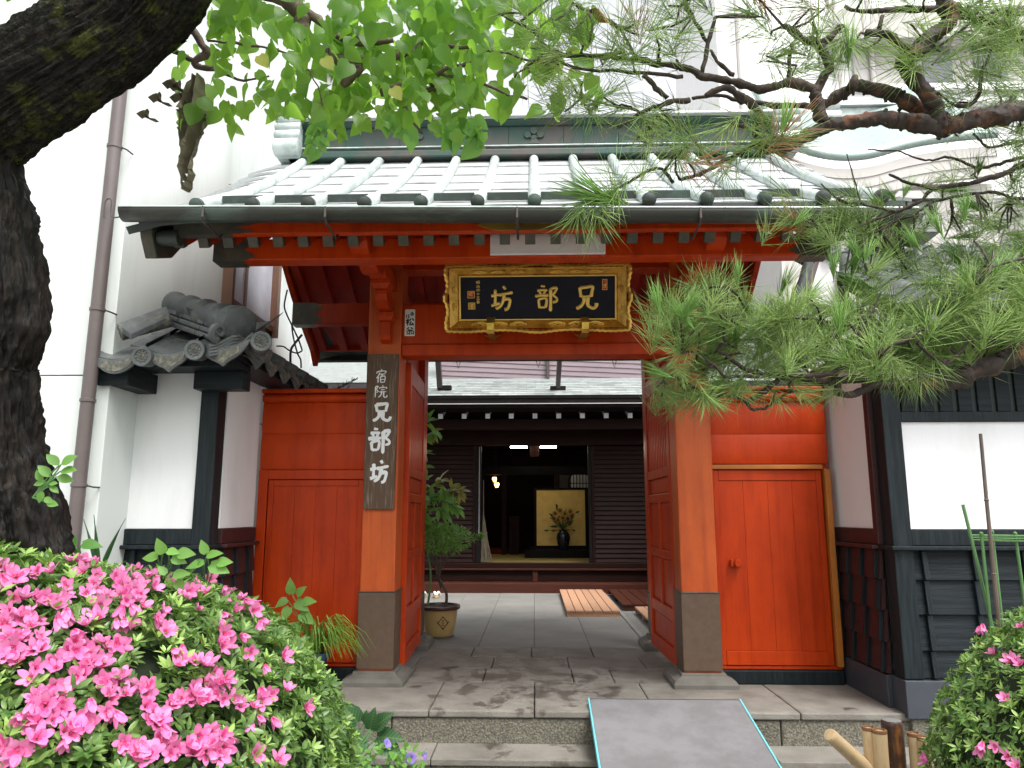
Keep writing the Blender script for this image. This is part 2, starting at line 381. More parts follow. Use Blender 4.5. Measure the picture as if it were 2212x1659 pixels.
def add_wear(name):
    m = MATS[name]; N = m.node_tree.nodes; L = m.node_tree.links; p = [n for n in N if n.type == 'BSDF_PRINCIPLED'][0]; src = p.inputs['Base Color'].links[0].from_socket
    geo = N.new('ShaderNodeNewGeometry')
    def nzr(sc, vec, lo, hi):
        mp = N.new('ShaderNodeMapping'); mp.inputs['Scale'].default_value = vec; L.new(geo.outputs['Position'], mp.inputs[0])
        nz = N.new('ShaderNodeTexNoise'); nz.inputs['Scale'].default_value = sc; nz.inputs['Detail'].default_value = 9; nz.inputs['Roughness'].default_value = .7
        L.new(mp.outputs[0], nz.inputs['Vector']); rp = N.new('ShaderNodeValToRGB'); rp.color_ramp.elements[0].position = lo; rp.color_ramp.elements[1].position = hi; L.new(nz.outputs['Fac'], rp.inputs[0]); return rp.outputs[0]
    for sc, vec, lo, hi, col, blend in ((1.6, (1, 1, .55), .40, .72, (.66, .52, .50, 1), 'MULTIPLY'), (14, (1, 1, .06), .48, .70, (.72, .62, .60, 1), 'MULTIPLY'), (30, (1, 1, .05), .715, .735, (.50, .26, .17, 1), 'MIX'), (42, (1, 1, 1), .735, .75, (.05, .02, .015, 1), 'MIX')):
        mx = N.new('ShaderNodeMix'); mx.data_type = 'RGBA'; mx.blend_type = blend; L.new(nzr(sc, vec, lo, hi), mx.inputs['Factor']); L.new(src, mx.inputs['A']); mx.inputs['B'].default_value = col; src = mx.outputs['Result']
    L.new(src, p.inputs['Base Color'])
add_wear('red_paint'); add_wear('orange_paint')

def add_veins(name, src):
    """leaf with a pale midrib and side veins, drawn in the leaf's own coordinates (x along, y across)"""
    m = MATS[src].copy(); m.name = name; MATS[name] = m; N = m.node_tree.nodes; L = m.node_tree.links
    p = [n for n in N if n.type == 'BSDF_PRINCIPLED'][0]; s0 = p.inputs['Base Color'].links[0].from_socket
    tc = N.new('ShaderNodeTexCoord'); sp = N.new('ShaderNodeSeparateXYZ'); L.new(tc.outputs['Object'], sp.inputs[0])
    def mth(op, a, b=None):
        n = N.new('ShaderNodeMath'); n.operation = op
        for i, q in enumerate((a, b)):
            if q is None: continue
            if isinstance(q, (int, float)): n.inputs[i].default_value = q
            else: L.new(q, n.inputs[i])
        return n.outputs[0]
    ay = mth('ABSOLUTE', sp.outputs['Y']); mid = mth('LESS_THAN', ay, .014)
    sv = mth('GREATER_THAN', mth('SINE', mth('MULTIPLY', mth('SUBTRACT', sp.outputs['X'], mth('MULTIPLY', ay, .8)), 46)), .90)
    mx = N.new('ShaderNodeMix'); mx.data_type = 'RGBA'; L.new(mth('MULTIPLY', mth('MAXIMUM', mid, sv), .45), mx.inputs['Factor']); L.new(s0, mx.inputs['A']); mx.inputs['B'].default_value = (.20, .34, .10, 1)
    L.new(mx.outputs['Result'], p.inputs['Base Color'])
add_veins('leaf_tree_veined', 'leaf_tree'); add_veins('leaf_dark_veined', 'leaf_dark')
# ================================================================== GROUND
rnd = random.Random(5)
STREET = -0.42
MATS['bounce_paving']
struct(MB().box(-60, 60, -40, 90, STREET - 0.3, STREET).build('ground', 'bounce_paving'))
# stone material of the entrance platform: dry grey stone with wet foot-worn patches of their own shape
def wet_stone():
    m = mat('platform_stone', (0.21, 0.195, 0.17), 0.8, col2=(0.125, 0.113, 0.097), scale=2.8, mask=(.40, .68), bump=0.4, bscale=80, objvar=0.08, detail=10)
    N = m.node_tree.nodes; L = m.node_tree.links
    p = [n for n in N if n.type == 'BSDF_PRINCIPLED'][0]; src = p.inputs['Base Color'].links[0].from_socket
    geo = N.new('ShaderNodeNewGeometry')
    nz = N.new('ShaderNodeTexNoise'); nz.inputs['Scale'].default_value = 4.6; nz.inputs['Detail'].default_value = 7; nz.inputs['Roughness'].default_value = .6
    mp = N.new('ShaderNodeMapping'); mp.inputs['Scale'].default_value = (1, .75, 1); mp.inputs['Location'].default_value = (3.2, 7.7, 0)
    L.new(geo.outputs['Position'], mp.inputs[0]); L.new(mp.outputs[0], nz.inputs['Vector'])
    ds = N.new('ShaderNodeVectorMath'); ds.operation = 'DISTANCE'; ds.inputs[1].default_value = (0.0, 0.25, 0)
    sx = N.new('ShaderNodeMapping'); sx.inputs['Scale'].default_value = (1.25, .75, 0); sx.inputs['Location'].default_value = (0, .06, 0)
    L.new(geo.outputs['Position'], sx.inputs[0]); L.new(sx.outputs[0], ds.inputs[0])
    mr = N.new('ShaderNodeMapRange'); mr.inputs['From Min'].default_value = .2; mr.inputs['From Max'].default_value = 1.5
    mr.inputs['To Min'].default_value = 0.05; mr.inputs['To Max'].default_value = -0.12
    L.new(ds.outputs['Value'], mr.inputs['Value'])
    ad = N.new('ShaderNodeMath'); ad.operation = 'ADD'; L.new(nz.outputs['Fac'], ad.inputs[0]); L.new(mr.outputs[0], ad.inputs[1])
    rp = N.new('ShaderNodeValToRGB'); rp.color_ramp.elements[0].position = .505; rp.color_ramp.elements[1].position = .57
    L.new(ad.outputs[0], rp.inputs[0])
    mx = N.new('ShaderNodeMix'); mx.data_type = 'RGBA'; mx.blend_type = 'MULTIPLY'
    L.new(rp.outputs[0], mx.inputs['Factor']); L.new(src, mx.inputs['A']); mx.inputs['B'].default_value = (.46, .43, .41, 1)
    L.new(mx.outputs['Result'], p.inputs['Base Color'])
    m2 = N.new('ShaderNodeMapRange'); m2.inputs['To Min'].default_value = .8; m2.inputs['To Max'].default_value = .42
    L.new(rp.outputs[0], m2.inputs['Value']); L.new(m2.outputs[0], p.inputs['Roughness'])
wet_stone()
def slab(parent, name, m, x0, x1, y0, y1, z0, z1, bev=0.008, jit=0.003, gap=0.0028):
    dz = rnd.uniform(-jit, jit)
    o = MB().box(x0 + gap, x1 - gap, y0 + gap, y1 - gap, z0, z1 + dz).build(name, m, parent)
    bevel(o, bev, 2); return o
plat = struct(MB().box(-3.2, 3.6, -0.70, 1.66, STREET - .02, -0.05).build('platform', 'joint'))
rows = [(-0.75, 0.12, [-3.1, -2.1, -0.72, -0.01, 0.80, 1.75, 2.52]),
        (0.12, 0.66, [-2.6, -1.75, -1.02, -0.42, 0.30, 0.62, 1.40, 2.5]),
        (0.66, 1.17, [-2.6, -1.45, -1.05, -0.38, 0.29, 0.95, 1.7, 2.5]),
        (1.17, 1.66, [-2.6, -1.5, -0.60, -0.04, 0.54, 1.25, 2.5])]
for (a, b, xs) in rows:
    for i in range(len(xs) - 1): slab(plat, 'paving_stone', 'platform_stone', xs[i], xs[i + 1], a, b, -0.16 if a > -.5 else -0.045, 0.0, 0.010)
# steps: rough faced risers, smoother treads
st = struct(MB().box(-3.1, 3.4, -1.0, -0.72, STREET - .02, -0.26).build('stone_steps', 'joint'))
for x0, x1 in [(-3.1, -2.2), (-2.2, -0.97), (-0.97, 0.62), (0.62, 1.62), (1.62, 2.50)]:
    slab(st, 'riser_stone', 'granite_rough', x0, x1, -0.735, -0.55, -0.24, -0.047, 0.014)
for x0, x1 in [(-3.1, -1.85), (-1.85, -0.66), (-0.66, 0.45), (0.45, 1.5), (1.5, 2.9)]:
    slab(st, 'tread_stone', 'platform_stone', x0, x1, -1.06, -0.72, -0.25, -0.21, 0.006)
    slab(st, 'riser_stone', 'granite_rough', x0, x1, -1.045, -0.90, STREET - .01, -0.254, 0.010)
# courtyard behind the gate
cy_ = struct(MB().box(-6, 7, 1.66, 12, -0.3, -0.03).build('courtyard', 'joint'))
xs = [-1.75, -1.12, -0.57, -0.014, 0.541, 1.11]
ysl = {0: [1.66, 3.0, 4.6, 6.4, 7.5], 1: [1.66, 2.46, 4.1, 5.7, 7.5], 2: [1.66, 3.3, 5.0, 6.6, 7.5], 3: [1.66, 2.2, 3.6, 5.2, 7.5], 4: [1.66, 2.89, 4.4, 6.0, 7.5]}
for i in range(5):
    for j in range(4): slab(cy_, 'paving_slab', 'slab', xs[i], xs[i + 1], ysl[i][j], ysl[i][j + 1], -0.1, 0.0, 0.003, 0.001, 0.002)
gv = MB().box(1.16, 7, 1.67, 12, -.1, -0.012).build('gravel_bed', 'gravel', cy_)
slab(cy_, 'kerb_stone', 'slab', 1.11, 1.16, 1.66, 7.5, -.1, 0.012, 0.004, 0, .002)
MB().box(-6, -1.75, 1.67, 12, -.1, -0.008).build('gravel_bed', 'gravel', cy_)
# ================================================================== GATE
GC = 0.02
gate = thing('temple_gate', 'vermilion roofed gate with copper roof and open double doors', 'gate', (GC, 0.8, 0))
# ---- posts with metal sleeves and stone bases
def stone_base(x0, x1, y0, y1, h, par):
    b = MB(); cx, cyy = (x0 + x1) / 2, (y0 + y1) / 2; hx, hy = (x1 - x0) / 2, (y1 - y0) / 2
    prof = [(0.10, 0), (0.10, h * .30), (0.085, h * .55), (0.045, h * .72), (0.028, h * .78), (0.028, h)]
    vs = []; fs = []
    for e, z in prof: vs += [(cx - hx - e, cyy - hy - e, z), (cx + hx + e, cyy - hy - e, z), (cx + hx + e, cyy + hy + e, z), (cx - hx - e, cyy + hy + e, z)]
    for i in range(len(prof) - 1):
        for k in range(4): fs.append((i * 4 + k, i * 4 + (k + 1) % 4, (i + 1) * 4 + (k + 1) % 4, (i + 1) * 4 + k))
    n = len(prof) * 4; fs.append((n - 4, n - 3, n - 2, n - 1))
    b.add(vs, fs); return b.build('stone_base', 'stone', par, bev=.008)
def post(x0, x1, y0, y1, z1, m, sleeve=.69, hb=.10):
    o = bx('post', m, gate, x0, x1, y0, y1, hb, z1, .012)
    s = MB()
    e = .006
    s.box(x0 - e, x1 + e, y0 - e, y1 + e, hb + .012, sleeve).build('metal_sleeve', 'brown_plate', o, bev=.006)
    s2 = MB(); s2.box(x0 - .012, x1 + .012, y0 - .012, y1 + .012, sleeve, sleeve + .008).build('sleeve_rim', 'dark_copper', o, bev=.002)
    stone_base(x0, x1, y0, y1, hb, o); return o
PL = (-1.387, -1.108); PR = (1.138, 1.425)
post(*PL, 0, .28, 3.75, 'orange_paint'); post(*PR, 0, .28, 3.75, 'orange_paint')
post(-1.375, -1.135, 1.55, 1.79, 3.4, 'red_paint', .52, .12); post(1.14, 1.38, 1.55, 1.79, 3.4, 'red_paint', .52, .12)
# ---- lintel
bx('lintel', 'red_paint', gate, PL[1] - .01, PR[0] + .01, .04, .25, 2.70, 3.05, .012)
bx('door_head', 'red_paint', gate, PL[1] + .002, PR[0] - .002, .02, .23, 2.60, 2.697, .008)
bx('tie_beam', 'red_paint', gate, -1.40, 1.44, .06, .22, 3.35, 3.55, .01)
# side tie beams running back from post to post
for sx in (-1.25, 1.27): bx('cross_beam', 'red_paint', gate, sx - .07, sx + .07, -1.0, 2.1, 3.27, 3.33, .01)
for sx in (-1.25, 1.27): bx('cross_tie', 'red_paint', gate, sx - .055, sx + .055, .285, 1.545, 2.72, 2.92, .01)
# ---- roof surface function
YE, ZE, YR, ZR = -1.56, 3.225, 0.55, 4.61
def roof_z(s): return ZE + (ZR - ZE) * (0.80 * s + 0.20 * s * s)
def roof_pt(x, s, rear=False):
    xx = abs(x - GC); drop = 0.0
    if xx > 2.25: drop = ((xx - 2.25) / .42) ** 2 * .085
    y = YE + (YR - YE) * s
    if rear: y = 2 * YR - y
    return Vector((x, y, roof_z(s) - drop))
def slope_n(s):
    dz = (ZR - ZE) * (.8 + .4 * s); dy = YR - YE
    return Vector((0, -dz, dy)).normalized()
# ---- front purlin, rear purlin, ridge beam
bx('front_purlin', 'red_paint', gate, -2.28, 2.06, -1.02, -.88, 3.075, 3.235, .01)
bx('rear_purlin', 'red_paint', gate, -2.55, 2.24, 1.52, 1.66, 3.27, 3.50, .01)
bx('ridge_beam', 'red_paint', gate, -2.55, 2.20, .46, .64, 4.20, 4.42, .01)
def cap_plate(name, x0, x1, y0, y1, z0, z1, side):
    """copper end plate with a cusped inner edge, wrapped round a beam end"""
    wdt = x1 - x0; h = z1 - z0
    pts = [(0, 0), (.80, 0), (.86, .10), (1.0, .16), (.93, .30), (.80, .42), (.72, .5), (.80, .58), (.93, .70), (1.0, .84), (.86, .90), (.80, 1), (0, 1)]
    if side > 0: pts = [(1 - a, b) for a, b in pts]
    b = MB()
    b.prism([(x0 + a * wdt, z0 + c * h) for a, c in pts], (0, y0 - .004, 0), (1, 0, 0), (0, 0, 1), (0, .004, 0))
    xa, xb = (x0 - .004, x0 + .7 * wdt) if side < 0 else (x1 - .7 * wdt, x1 + .004)
    b.box(xa, xb, y0 - .003, y1 + .003, z0 - .004, z0 - .0005)
    b.box(xa, xb, y0 - .003, y1 + .003, z1 + .0005, z1 + .004)
    xe = (x0 - .004, x0 - .0005) if side < 0 else (x1 + .0005, x1 + .004)
    b.box(xe[0], xe[1], y0 - .003, y1 + .003, z0 - .004, z1 + .004)
    return b.build(name, 'copper_plate', gate)
cap_plate('beam_cap', -2.28, -1.98, -1.02, -.88, 3.075, 3.235, -1); cap_plate('beam_cap', 1.78, 2.06, -1.02, -.88, 3.075, 3.235, 1)
cap_plate('beam_cap', -2.55, -2.23, 1.52, 1.66, 3.27, 3.50, -1); cap_plate('beam_cap', 1.94, 2.24, 1.52, 1.66, 3.27, 3.50, 1)
# ---- eave board (two stacked members) with end plates and the gilt centre plate
fas = bx('eave_board', 'red_paint', gate, -2.40, 2.22, -1.37, -1.31, 3.135, 3.222, .006)
bx('eave_strip', 'red_paint', gate, -2.50, 2.27, -1.40, -1.30, 3.224, 3.262, .004)
cap_plate('board_cap', -2.40, -1.85, -1.37, -1.31, 3.135, 3.222, -1); cap_plate('board_cap', 1.70, 2.22, -1.37, -1.31, 3.135, 3.222, 1)
cap_plate('strip_cap', -2.50, -1.90, -1.40, -1.30, 3.224, 3.262, -1); cap_plate('strip_cap', 1.72, 2.27, -1.40, -1.30, 3.224, 3.262, 1)
b = MB(); hh = .0875
b.prism([(-.37, 3.178), (-.33, 3.195), (-.30, 3.21), (-.24, 3.221), (.44, 3.221), (.50, 3.21), (.53, 3.195), (.57, 3.178), (.53, 3.160), (.50, 3.148), (.44, 3.137), (-.24, 3.137), (-.30, 3.148), (-.33, 3.160)],
        (0, -1.376, 0), (1, 0, 0), (0, 0, 1), (0, .005, 0))
cp = b.build('centre_plate', 'gold_dark', fas, bev=.002)
# ---- rafters (front with capped ends, rear plain)
step = .172
nr = 15
raf_len_f = None
for k in range(-nr, nr + 1):
    x = GC - .042 + k * step
    if x < -2.60 or x > 2.24: continue
    a = Vector((x, -1.235, 3.135)); c = Vector((x, .50, 4.30))
    r = MB().beam(a, c, .062, .075).build('rafter', 'red_paint', gate)
    d = (c - a).normalized()
    MB().beam(a - d * .012, a + d * .045, .069, .082).build('rafter_cap', 'copper_plate', r, bev=.002)
for k in range(-10, 11):
    x = GC + .03 + k * .252
    if x > 2.25: continue
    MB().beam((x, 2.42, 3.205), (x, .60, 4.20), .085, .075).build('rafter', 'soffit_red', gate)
# ---- soffit boards above the rafters
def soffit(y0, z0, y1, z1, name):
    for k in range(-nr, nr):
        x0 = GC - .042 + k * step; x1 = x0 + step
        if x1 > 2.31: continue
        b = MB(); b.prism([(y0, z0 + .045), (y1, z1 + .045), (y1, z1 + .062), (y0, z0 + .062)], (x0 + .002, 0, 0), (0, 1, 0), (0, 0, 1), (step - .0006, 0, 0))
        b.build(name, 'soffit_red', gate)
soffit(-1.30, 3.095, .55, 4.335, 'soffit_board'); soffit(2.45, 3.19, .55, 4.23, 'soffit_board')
# ---- bargeboards on the gables
for sx in (-1, 1):
    X = -2.56 if sx < 0 else 2.27
    b = MB(); pr = []
    for i in range(9):
        s = i / 8; p = roof_pt(GC, .06 + s * .94); pr.append((p.y, p.z - .095))
    lo = [(y, z - .17 - .05 * (1 - abs(2 * i / 8 - 1))) for i, (y, z) in enumerate(pr)][::-1]
    lo[-1] = (pr[0][0] + .10, pr[0][1] - .20)
    b.prism(pr + lo, (X - .03, 0, 0), (0, 1, 0), (0, 0, 1), (.06, 0, 0))
    o = b.build('bargeboard', 'red_paint', gate, bev=.006)
    # dark copper foot of the bargeboard
    y0, z0 = pr[0]
    b = MB(); b.prism([(y0 - .03, z0 + .015), (y0 + .42, z0 + .24), (y0 + .46, z0 + .02), (y0 + .30, z0 - .14), (y0 + .10, z0 - .215), (y0 + .02, z0 - .10)], (X - .042, 0, 0), (0, 1, 0), (0, 0, 1), (.084, 0, 0))
    b.build('bargeboard_cap', 'copper_plate', o, bev=.008)
    MB().lathe([(0.001, -.07), (.05, -.07), (.055, -.04), (.055, .07), (.001, .07)], (X - sx * .12, y0 + .09, z0 - .075), 16, (1, 0, 0)).build('round_cap', 'dark_copper', o, smooth=True)
    # rear half
    b = MB(); pr2 = [(2 * YR - y, z) for y, z in pr]; lo2 = [(2 * YR - y, z) for y, z in lo]
    b.prism(pr2 + lo2, (X - .03, 0, 0), (0, 1, 0), (0, 0, 1), (.06, 0, 0)); b.build('bargeboard', 'red_paint', gate, bev=.006)
# ---- gable boards closing the triangle
# ---- bracket arms in front of the posts
for xc in (-1.222, 1.265):
    br = bx('bracket', 'red_paint', gate, xc - .045, xc + .045, -.13, -.002, 2.745, 2.86, .01)
    def blk(z0, z1, y0, y1, w0, w1, par=br):
        """bearing block: wide top, tapered foot"""
        m_ = MB(); zm = z0 + (z1 - z0) * .5
        m_.add([(xc - w0, y0 + .03, z0), (xc + w0, y0 + .03, z0), (xc + w0, y1, z0), (xc - w0, y1, z0),
                (xc - w1, y0, zm), (xc + w1, y0, zm), (xc + w1, y1, zm), (xc - w1, y1, zm),
                (xc - w1, y0, z1), (xc + w1, y0, z1), (xc + w1, y1, z1), (xc - w1, y1, z1)],
               [(0, 3, 2, 1), (8, 9, 10, 11), (0, 1, 5, 4), (1, 2, 6, 5), (2, 3, 7, 6), (3, 0, 4, 7), (4, 5, 9, 8), (5, 6, 10, 9), (6, 7, 11, 10), (7, 4, 8, 11)])
        return m_.build('bearing_block', 'red_paint', par, bev=.006)
    # rounded underside of the lowest arm
    m_ = MB(); m_.prism([(-.13, 2.745), (-.10, 2.71), (-.03, 2.695), (-.002, 2.695), (-.002, 2.743), (-.13, 2.7449)], (xc - .044, 0, 0), (0, 1, 0), (0, 0, 1), (.088, 0, 0)); m_.build('arm_foot', 'red_paint', br, bev=.004)
    blk(2.862, 2.935, -.155, -.002, .05, .075)
    m_ = MB(); m_.prism([(-.002, 2.937), (-.002, 3.07), (-.33, 3.07), (-.33, 3.03), (-.30, 2.985), (-.22, 2.945), (-.12, 2.937)], (xc - .048, 0, 0), (0, 1, 0), (0, 0, 1), (.096, 0, 0)); m_.build('bracket_arm', 'red_paint', br, bev=.006)
    blk(3.072, 3.145, -.37, -.20, .05, .078)
    # carved nose that carries the purlin: lobed profile
    prof = [(-.002, 3.147), (-.30, 3.147), (-.36, 3.150), (-.40, 3.165), (-.42, 3.160), (-.44, 3.175), (-.47, 3.172), (-.53, 3.19), (-.555, 3.215),
            (-.58, 3.20), (-.63, 3.205), (-.66, 3.195), (-.70, 3.20), (-.80, 3.195), (-.885, 3.185), (-.92, 3.15), (-.99, 3.14), (-1.06, 3.16), (-1.12, 3.20), (-1.155, 3.238), (-1.10, 3.245), (-.9, 3.262), (-.002, 3.262)]
    prof = [(-.002, 3.147), (-.36, 3.147), (-.385, 3.135), (-.41, 3.14), (-.425, 3.125), (-.46, 3.12), (-.49, 3.135), (-.52, 3.16), (-.535, 3.135), (-.56, 3.105), (-.58, 3.11), (-.60, 3.095), (-.63, 3.10), (-.65, 3.08), (-.72, 3.075), (-.80, 3.09), (-.86, 3.125),
            (-1.04, 3.11), (-1.09, 3.13), (-1.13, 3.17), (-1.15, 3.225), (-1.10, 3.24), (-.86, 3.252), (-.002, 3.262)]
    w_ = .066
    m_ = MB(); m_.prism(prof, (xc - w_, 0, 0), (0, 1, 0), (0, 0, 1), (2 * w_, 0, 0)); m_.build('carved_nose', 'red_paint', br, bev=.008)
# ---- copper roof: sheets, rolls, ridge
roof = MB().grid(lambda u, v: roof_pt(GC - 2.64 + 4.97 * u, v) - Vector((0, 0, .035)), 24, 10).grid(lambda u, v: roof_pt(GC + 2.33 - 4.97 * u, v, True) - Vector((0, 0, .035)), 24, 10).build('roof', 'dark_copper', gate)
so = roof.modifiers.new('solid', 'SOLIDIFY'); so.thickness = .05; so.offset = -1
P0, DP = -2.155, .3605
rollx = [P0 + DP * k for k in range(13)]
def sheet(x0, x1, s0, s1, lift=.009, rear=False, m='roof_copper', n=3):
    b = MB()
    def f(u, v):
        s = s0 + (s1 - s0) * v; p = roof_pt(x0 + (x1 - x0) * u, s, rear); nn = slope_n(s)
        if rear: nn = Vector((0, -nn.y, nn.z))
        return p + nn * (lift * (1 - v) + .0015) + Vector((0, 0, .006 * (1 - abs(2 * u - 1)) * (1 - v)))
    b.grid(f, n, 3)
    # lower edge turned down
    e0 = len(b.v)
    for i in range(n + 1):
        p = Vector(b.v[i]); b.v.append(tuple(p - slope_n(s0) * lift))
    for i in range(n): b.f.append((i, e0 + i, e0 + i + 1, i + 1))
    return b.build('roof_sheet', m, roof, recalc=False)
cs = [0, .12, .27, .42, .57, .72, .87, 1.0]
for k in range(12):
    for j in range(len(cs) - 1): sheet(rollx[k] + .02, rollx[k + 1] - .02, cs[j], cs[j + 1])
vs_ = [0, .1, .2, .3, .4, .5, .6, .7, .8, .9, 1.0]
for x0, x1 in ((GC - 2.655, rollx[0] - .02), (rollx[-1] + .02, GC + 2.345)):
    for j in range(10): sheet(x0, x1, vs_[j], vs_[j + 1], .022, n=5)
for j in range(6): sheet(GC - 2.655, GC + 2.345, j / 6, (j + 1) / 6, .012, True, n=12)
for k, x in enumerate(rollx):
    pts = []; rads = []
    n = 42
    for i in range(n + 1):
        s = -.012 + 1.0 * i / n; p = roof_pt(x, max(s, 0)); 
        if s < 0: p = p + Vector((0, (YR - YE) * s, -.008))
        pts.append(p + slope_n(max(s, 0)) * .030); rads.append(.040 if i % 3 else .0425)
    o = MB().tube(pts, rads, 14).build('roof_roll', 'verdigris', roof, smooth=True)
    e = pts[0]; d = (pts[0] - pts[1]).normalized()
    MB().lathe([(.0005, .012), (.030, .011), (.036, .006), (.044, .004), (.045, -.03)], e, 18, d).build('roll_cap', 'dark_copper', roof, smooth=True)
    # roll on the rear slope
    MB().tube([roof_pt(x, i / 8, True) + Vector((0, .02, .03)) for i in range(9)], .04, 8).build('roof_roll', 'verdigris', roof, smooth=True)
# bars between the rolls near the eave
for k in range(12):
    a = roof_pt(0, .13); nn = slope_n(.13)
    x0, x1 = rollx[k] + .043, rollx[k + 1] - .043
    p = a + nn * .040
    MB().beam((x0, p.y, p.z), (x1, p.y, p.z), .03, .052, nn).build('snow_bar', 'dark_copper', roof, bev=.003)
# eave drip edge
MB().box(GC - 2.58, GC + 2.30, YE - .012, YE + .02, 3.17, 3.226).build('drip_edge', 'dark_void', roof)
# ridge
ZB = 4.565
rg = bx('ridge', 'verdigris_dark', gate, -2.30, 2.34, .38, .72, ZB, ZB + .07, .012)
MB().box(-2.28, 2.32, .40, .70, ZB + .07, ZB + .098).build('ridge_moulding', 'verdigris_dark', rg, bev=.012)
MB().box(-2.29, 2.33, .385, .715, ZB + .0985, ZB + .11).build('ridge_moulding', 'verdigris', rg, bev=.004)
for i in range(9):
    a = -2.27 + i * .511
    MB().box(a + .001, a + .510, .42, .68, ZB + .111, ZB + .31).build('ridge_panel', 'verdigris_dark', rg, bev=.002)
MB().prism([(.40, ZB + .31), (.37, ZB + .325), (.35, ZB + .335), (.35, ZB + .35), (.75, ZB + .35), (.75, ZB + .335), (.73, ZB + .325), (.70, ZB + .31)], (-2.30, 0, 0), (0, 1, 0), (0, 0, 1), (4.64, 0, 0)).build('ridge_moulding', 'verdigris_dark', rg, bev=.004)
MB().prism([(.30, ZB + .352), (.30, ZB + .372), (.55, ZB + .43), (.80, ZB + .372), (.80, ZB + .352)], (-2.36, 0, 0), (0, 1, 0), (0, 0, 1), (4.76, 0, 0)).build('ridge_cap', 'roof_copper', rg, bev=.004)
for xc in (-1.12, .01, 1.14):
    b = MB(); yf = .415; zc = ZB + .125
    b.prism([(-.055, 0), (.055, 0), (.03, .03), (.015, .09), (-.015, .09), (-.03, .03)], (xc, yf - .012, zc), (1, 0, 0), (0, 0, 1), (0, .02, 0))
    for a, c, r in ((-.062, .095, .034), (.062, .095, .034), (0, .135, .036)):
        b.prism([(a + r * math.cos(t * math.pi / 7), c + r * 1.05 * math.sin(t * math.pi / 7)) for t in range(14)], (xc, yf - .014, zc), (1, 0, 0), (0, 0, 1), (0, .022, 0))
    b.tube([(xc, yf - .008, zc + .05), (xc - .06, yf - .008, zc + .085)], .008, 6); b.tube([(xc, yf - .008, zc + .05), (xc + .06, yf - .008, zc + .085)], .008, 6)
    b.build('crest', 'verdigris_dark', rg, bev=.003)
# ridge end ornaments: stacked barrels
for sx in (-1, 1):
    xe = GC + sx * 2.30
    oo = bx('ridge_end', 'verdigris', gate, xe - .11, xe + .11, .36, .55, ZB + .0, ZB + .40, .01)
    z = ZB + .0
    for r in (.085, .055, .045, .05):
        MB().lathe([(.001, -.12), (r * .85, -.12), (r, -.11), (r, .11), (r * .85, .12), (.001, .12)], (xe, .33, z + r), 20, (1, 0, 0)).build('barrel_roll', 'verdigris', oo, smooth=True)
        z += r * 1.72
# ---- gutter
def gz(x): return 3.112 - .019 * (x + .13) * .8
b = MB()
n = 30
gx0, gx1 = -2.60, 2.33
def gut(u, v):
    x = gx0 + (gx1 - gx0) * v; an = math.pi * (1 + u); r = .068
    return Vector((x, -1.63 + r * math.cos(an), gz(x) + .048 + r * 1.08 * math.sin(an)))
b.grid(gut, 12, n)
gut_o = b.build('gutter', 'gutter_copper', gate, smooth=True)
so = gut_o.modifiers.new('solid', 'SOLIDIFY'); so.thickness = .004
MB().tube([(gx0, -1.698, gz(gx0) + .049), (gx1, -1.698, gz(gx1) + .049)], .006, 8).build('rim_highlight', 'verdigris', gut_o, smooth=True)  # pale rim bead, the highlight along the gutter lip put into its colour
for x in (gx0, gx1):
    MB().prism([(-1.63 + .068 * math.cos(math.pi * (1 + t / 10)), gz(x) + .048 + .073 * math.sin(math.pi * (1 + t / 10))) for t in range(11)], (x - .003, 0, 0), (0, 1, 0), (0, 0, 1), (.006, 0, 0)).build('gutter_end', 'gutter_copper', gut_o)
for x in (-2.06, -1.29, -.10, 1.02, 2.0):
    z = gz(x)
    MB().tube([(x, -1.70, z + .05), (x, -1.702, z - .02), (x, -1.66, z - .05), (x, -1.60, z - .045), (x, -1.44, z - .06), (x, -1.40, z - .02)], .008, 6, flat=((0, 1, 0), .6)).build('gutter_hook', 'steel_brown', gut_o)
for x in (-1.75, -.65, .55, 1.6):
    MB().grid(lambda u, v: Vector((x - .02 + .04 * v, -1.63 + .0705 * math.cos(math.pi * (1 + u)), gz(x) + .048 + .0705 * 1.08 * math.sin(math.pi * (1 + u)))), 12, 1).build('gutter_joint', 'gutter_copper', gut_o, smooth=True)
# rear eave with its gutter, seen through the gate
MB().box(-2.64, 2.34, 2.60, 2.72, 3.10, 3.17).build('rear_gutter', 'dark_void', gate, bev=.01)
MB().box(-2.60, 2.30, 2.44, 2.50, 3.19, 3.235).build('rear_eave_board', 'red_paint', gate)
for x in (-.9, .05, .95): MB().tube([(x - .03, 2.62, 3.11), (x, 2.62, 3.0), (x + .03, 2.62, 3.11)], .006, 5).build('gutter_hook', 'wire', gate)
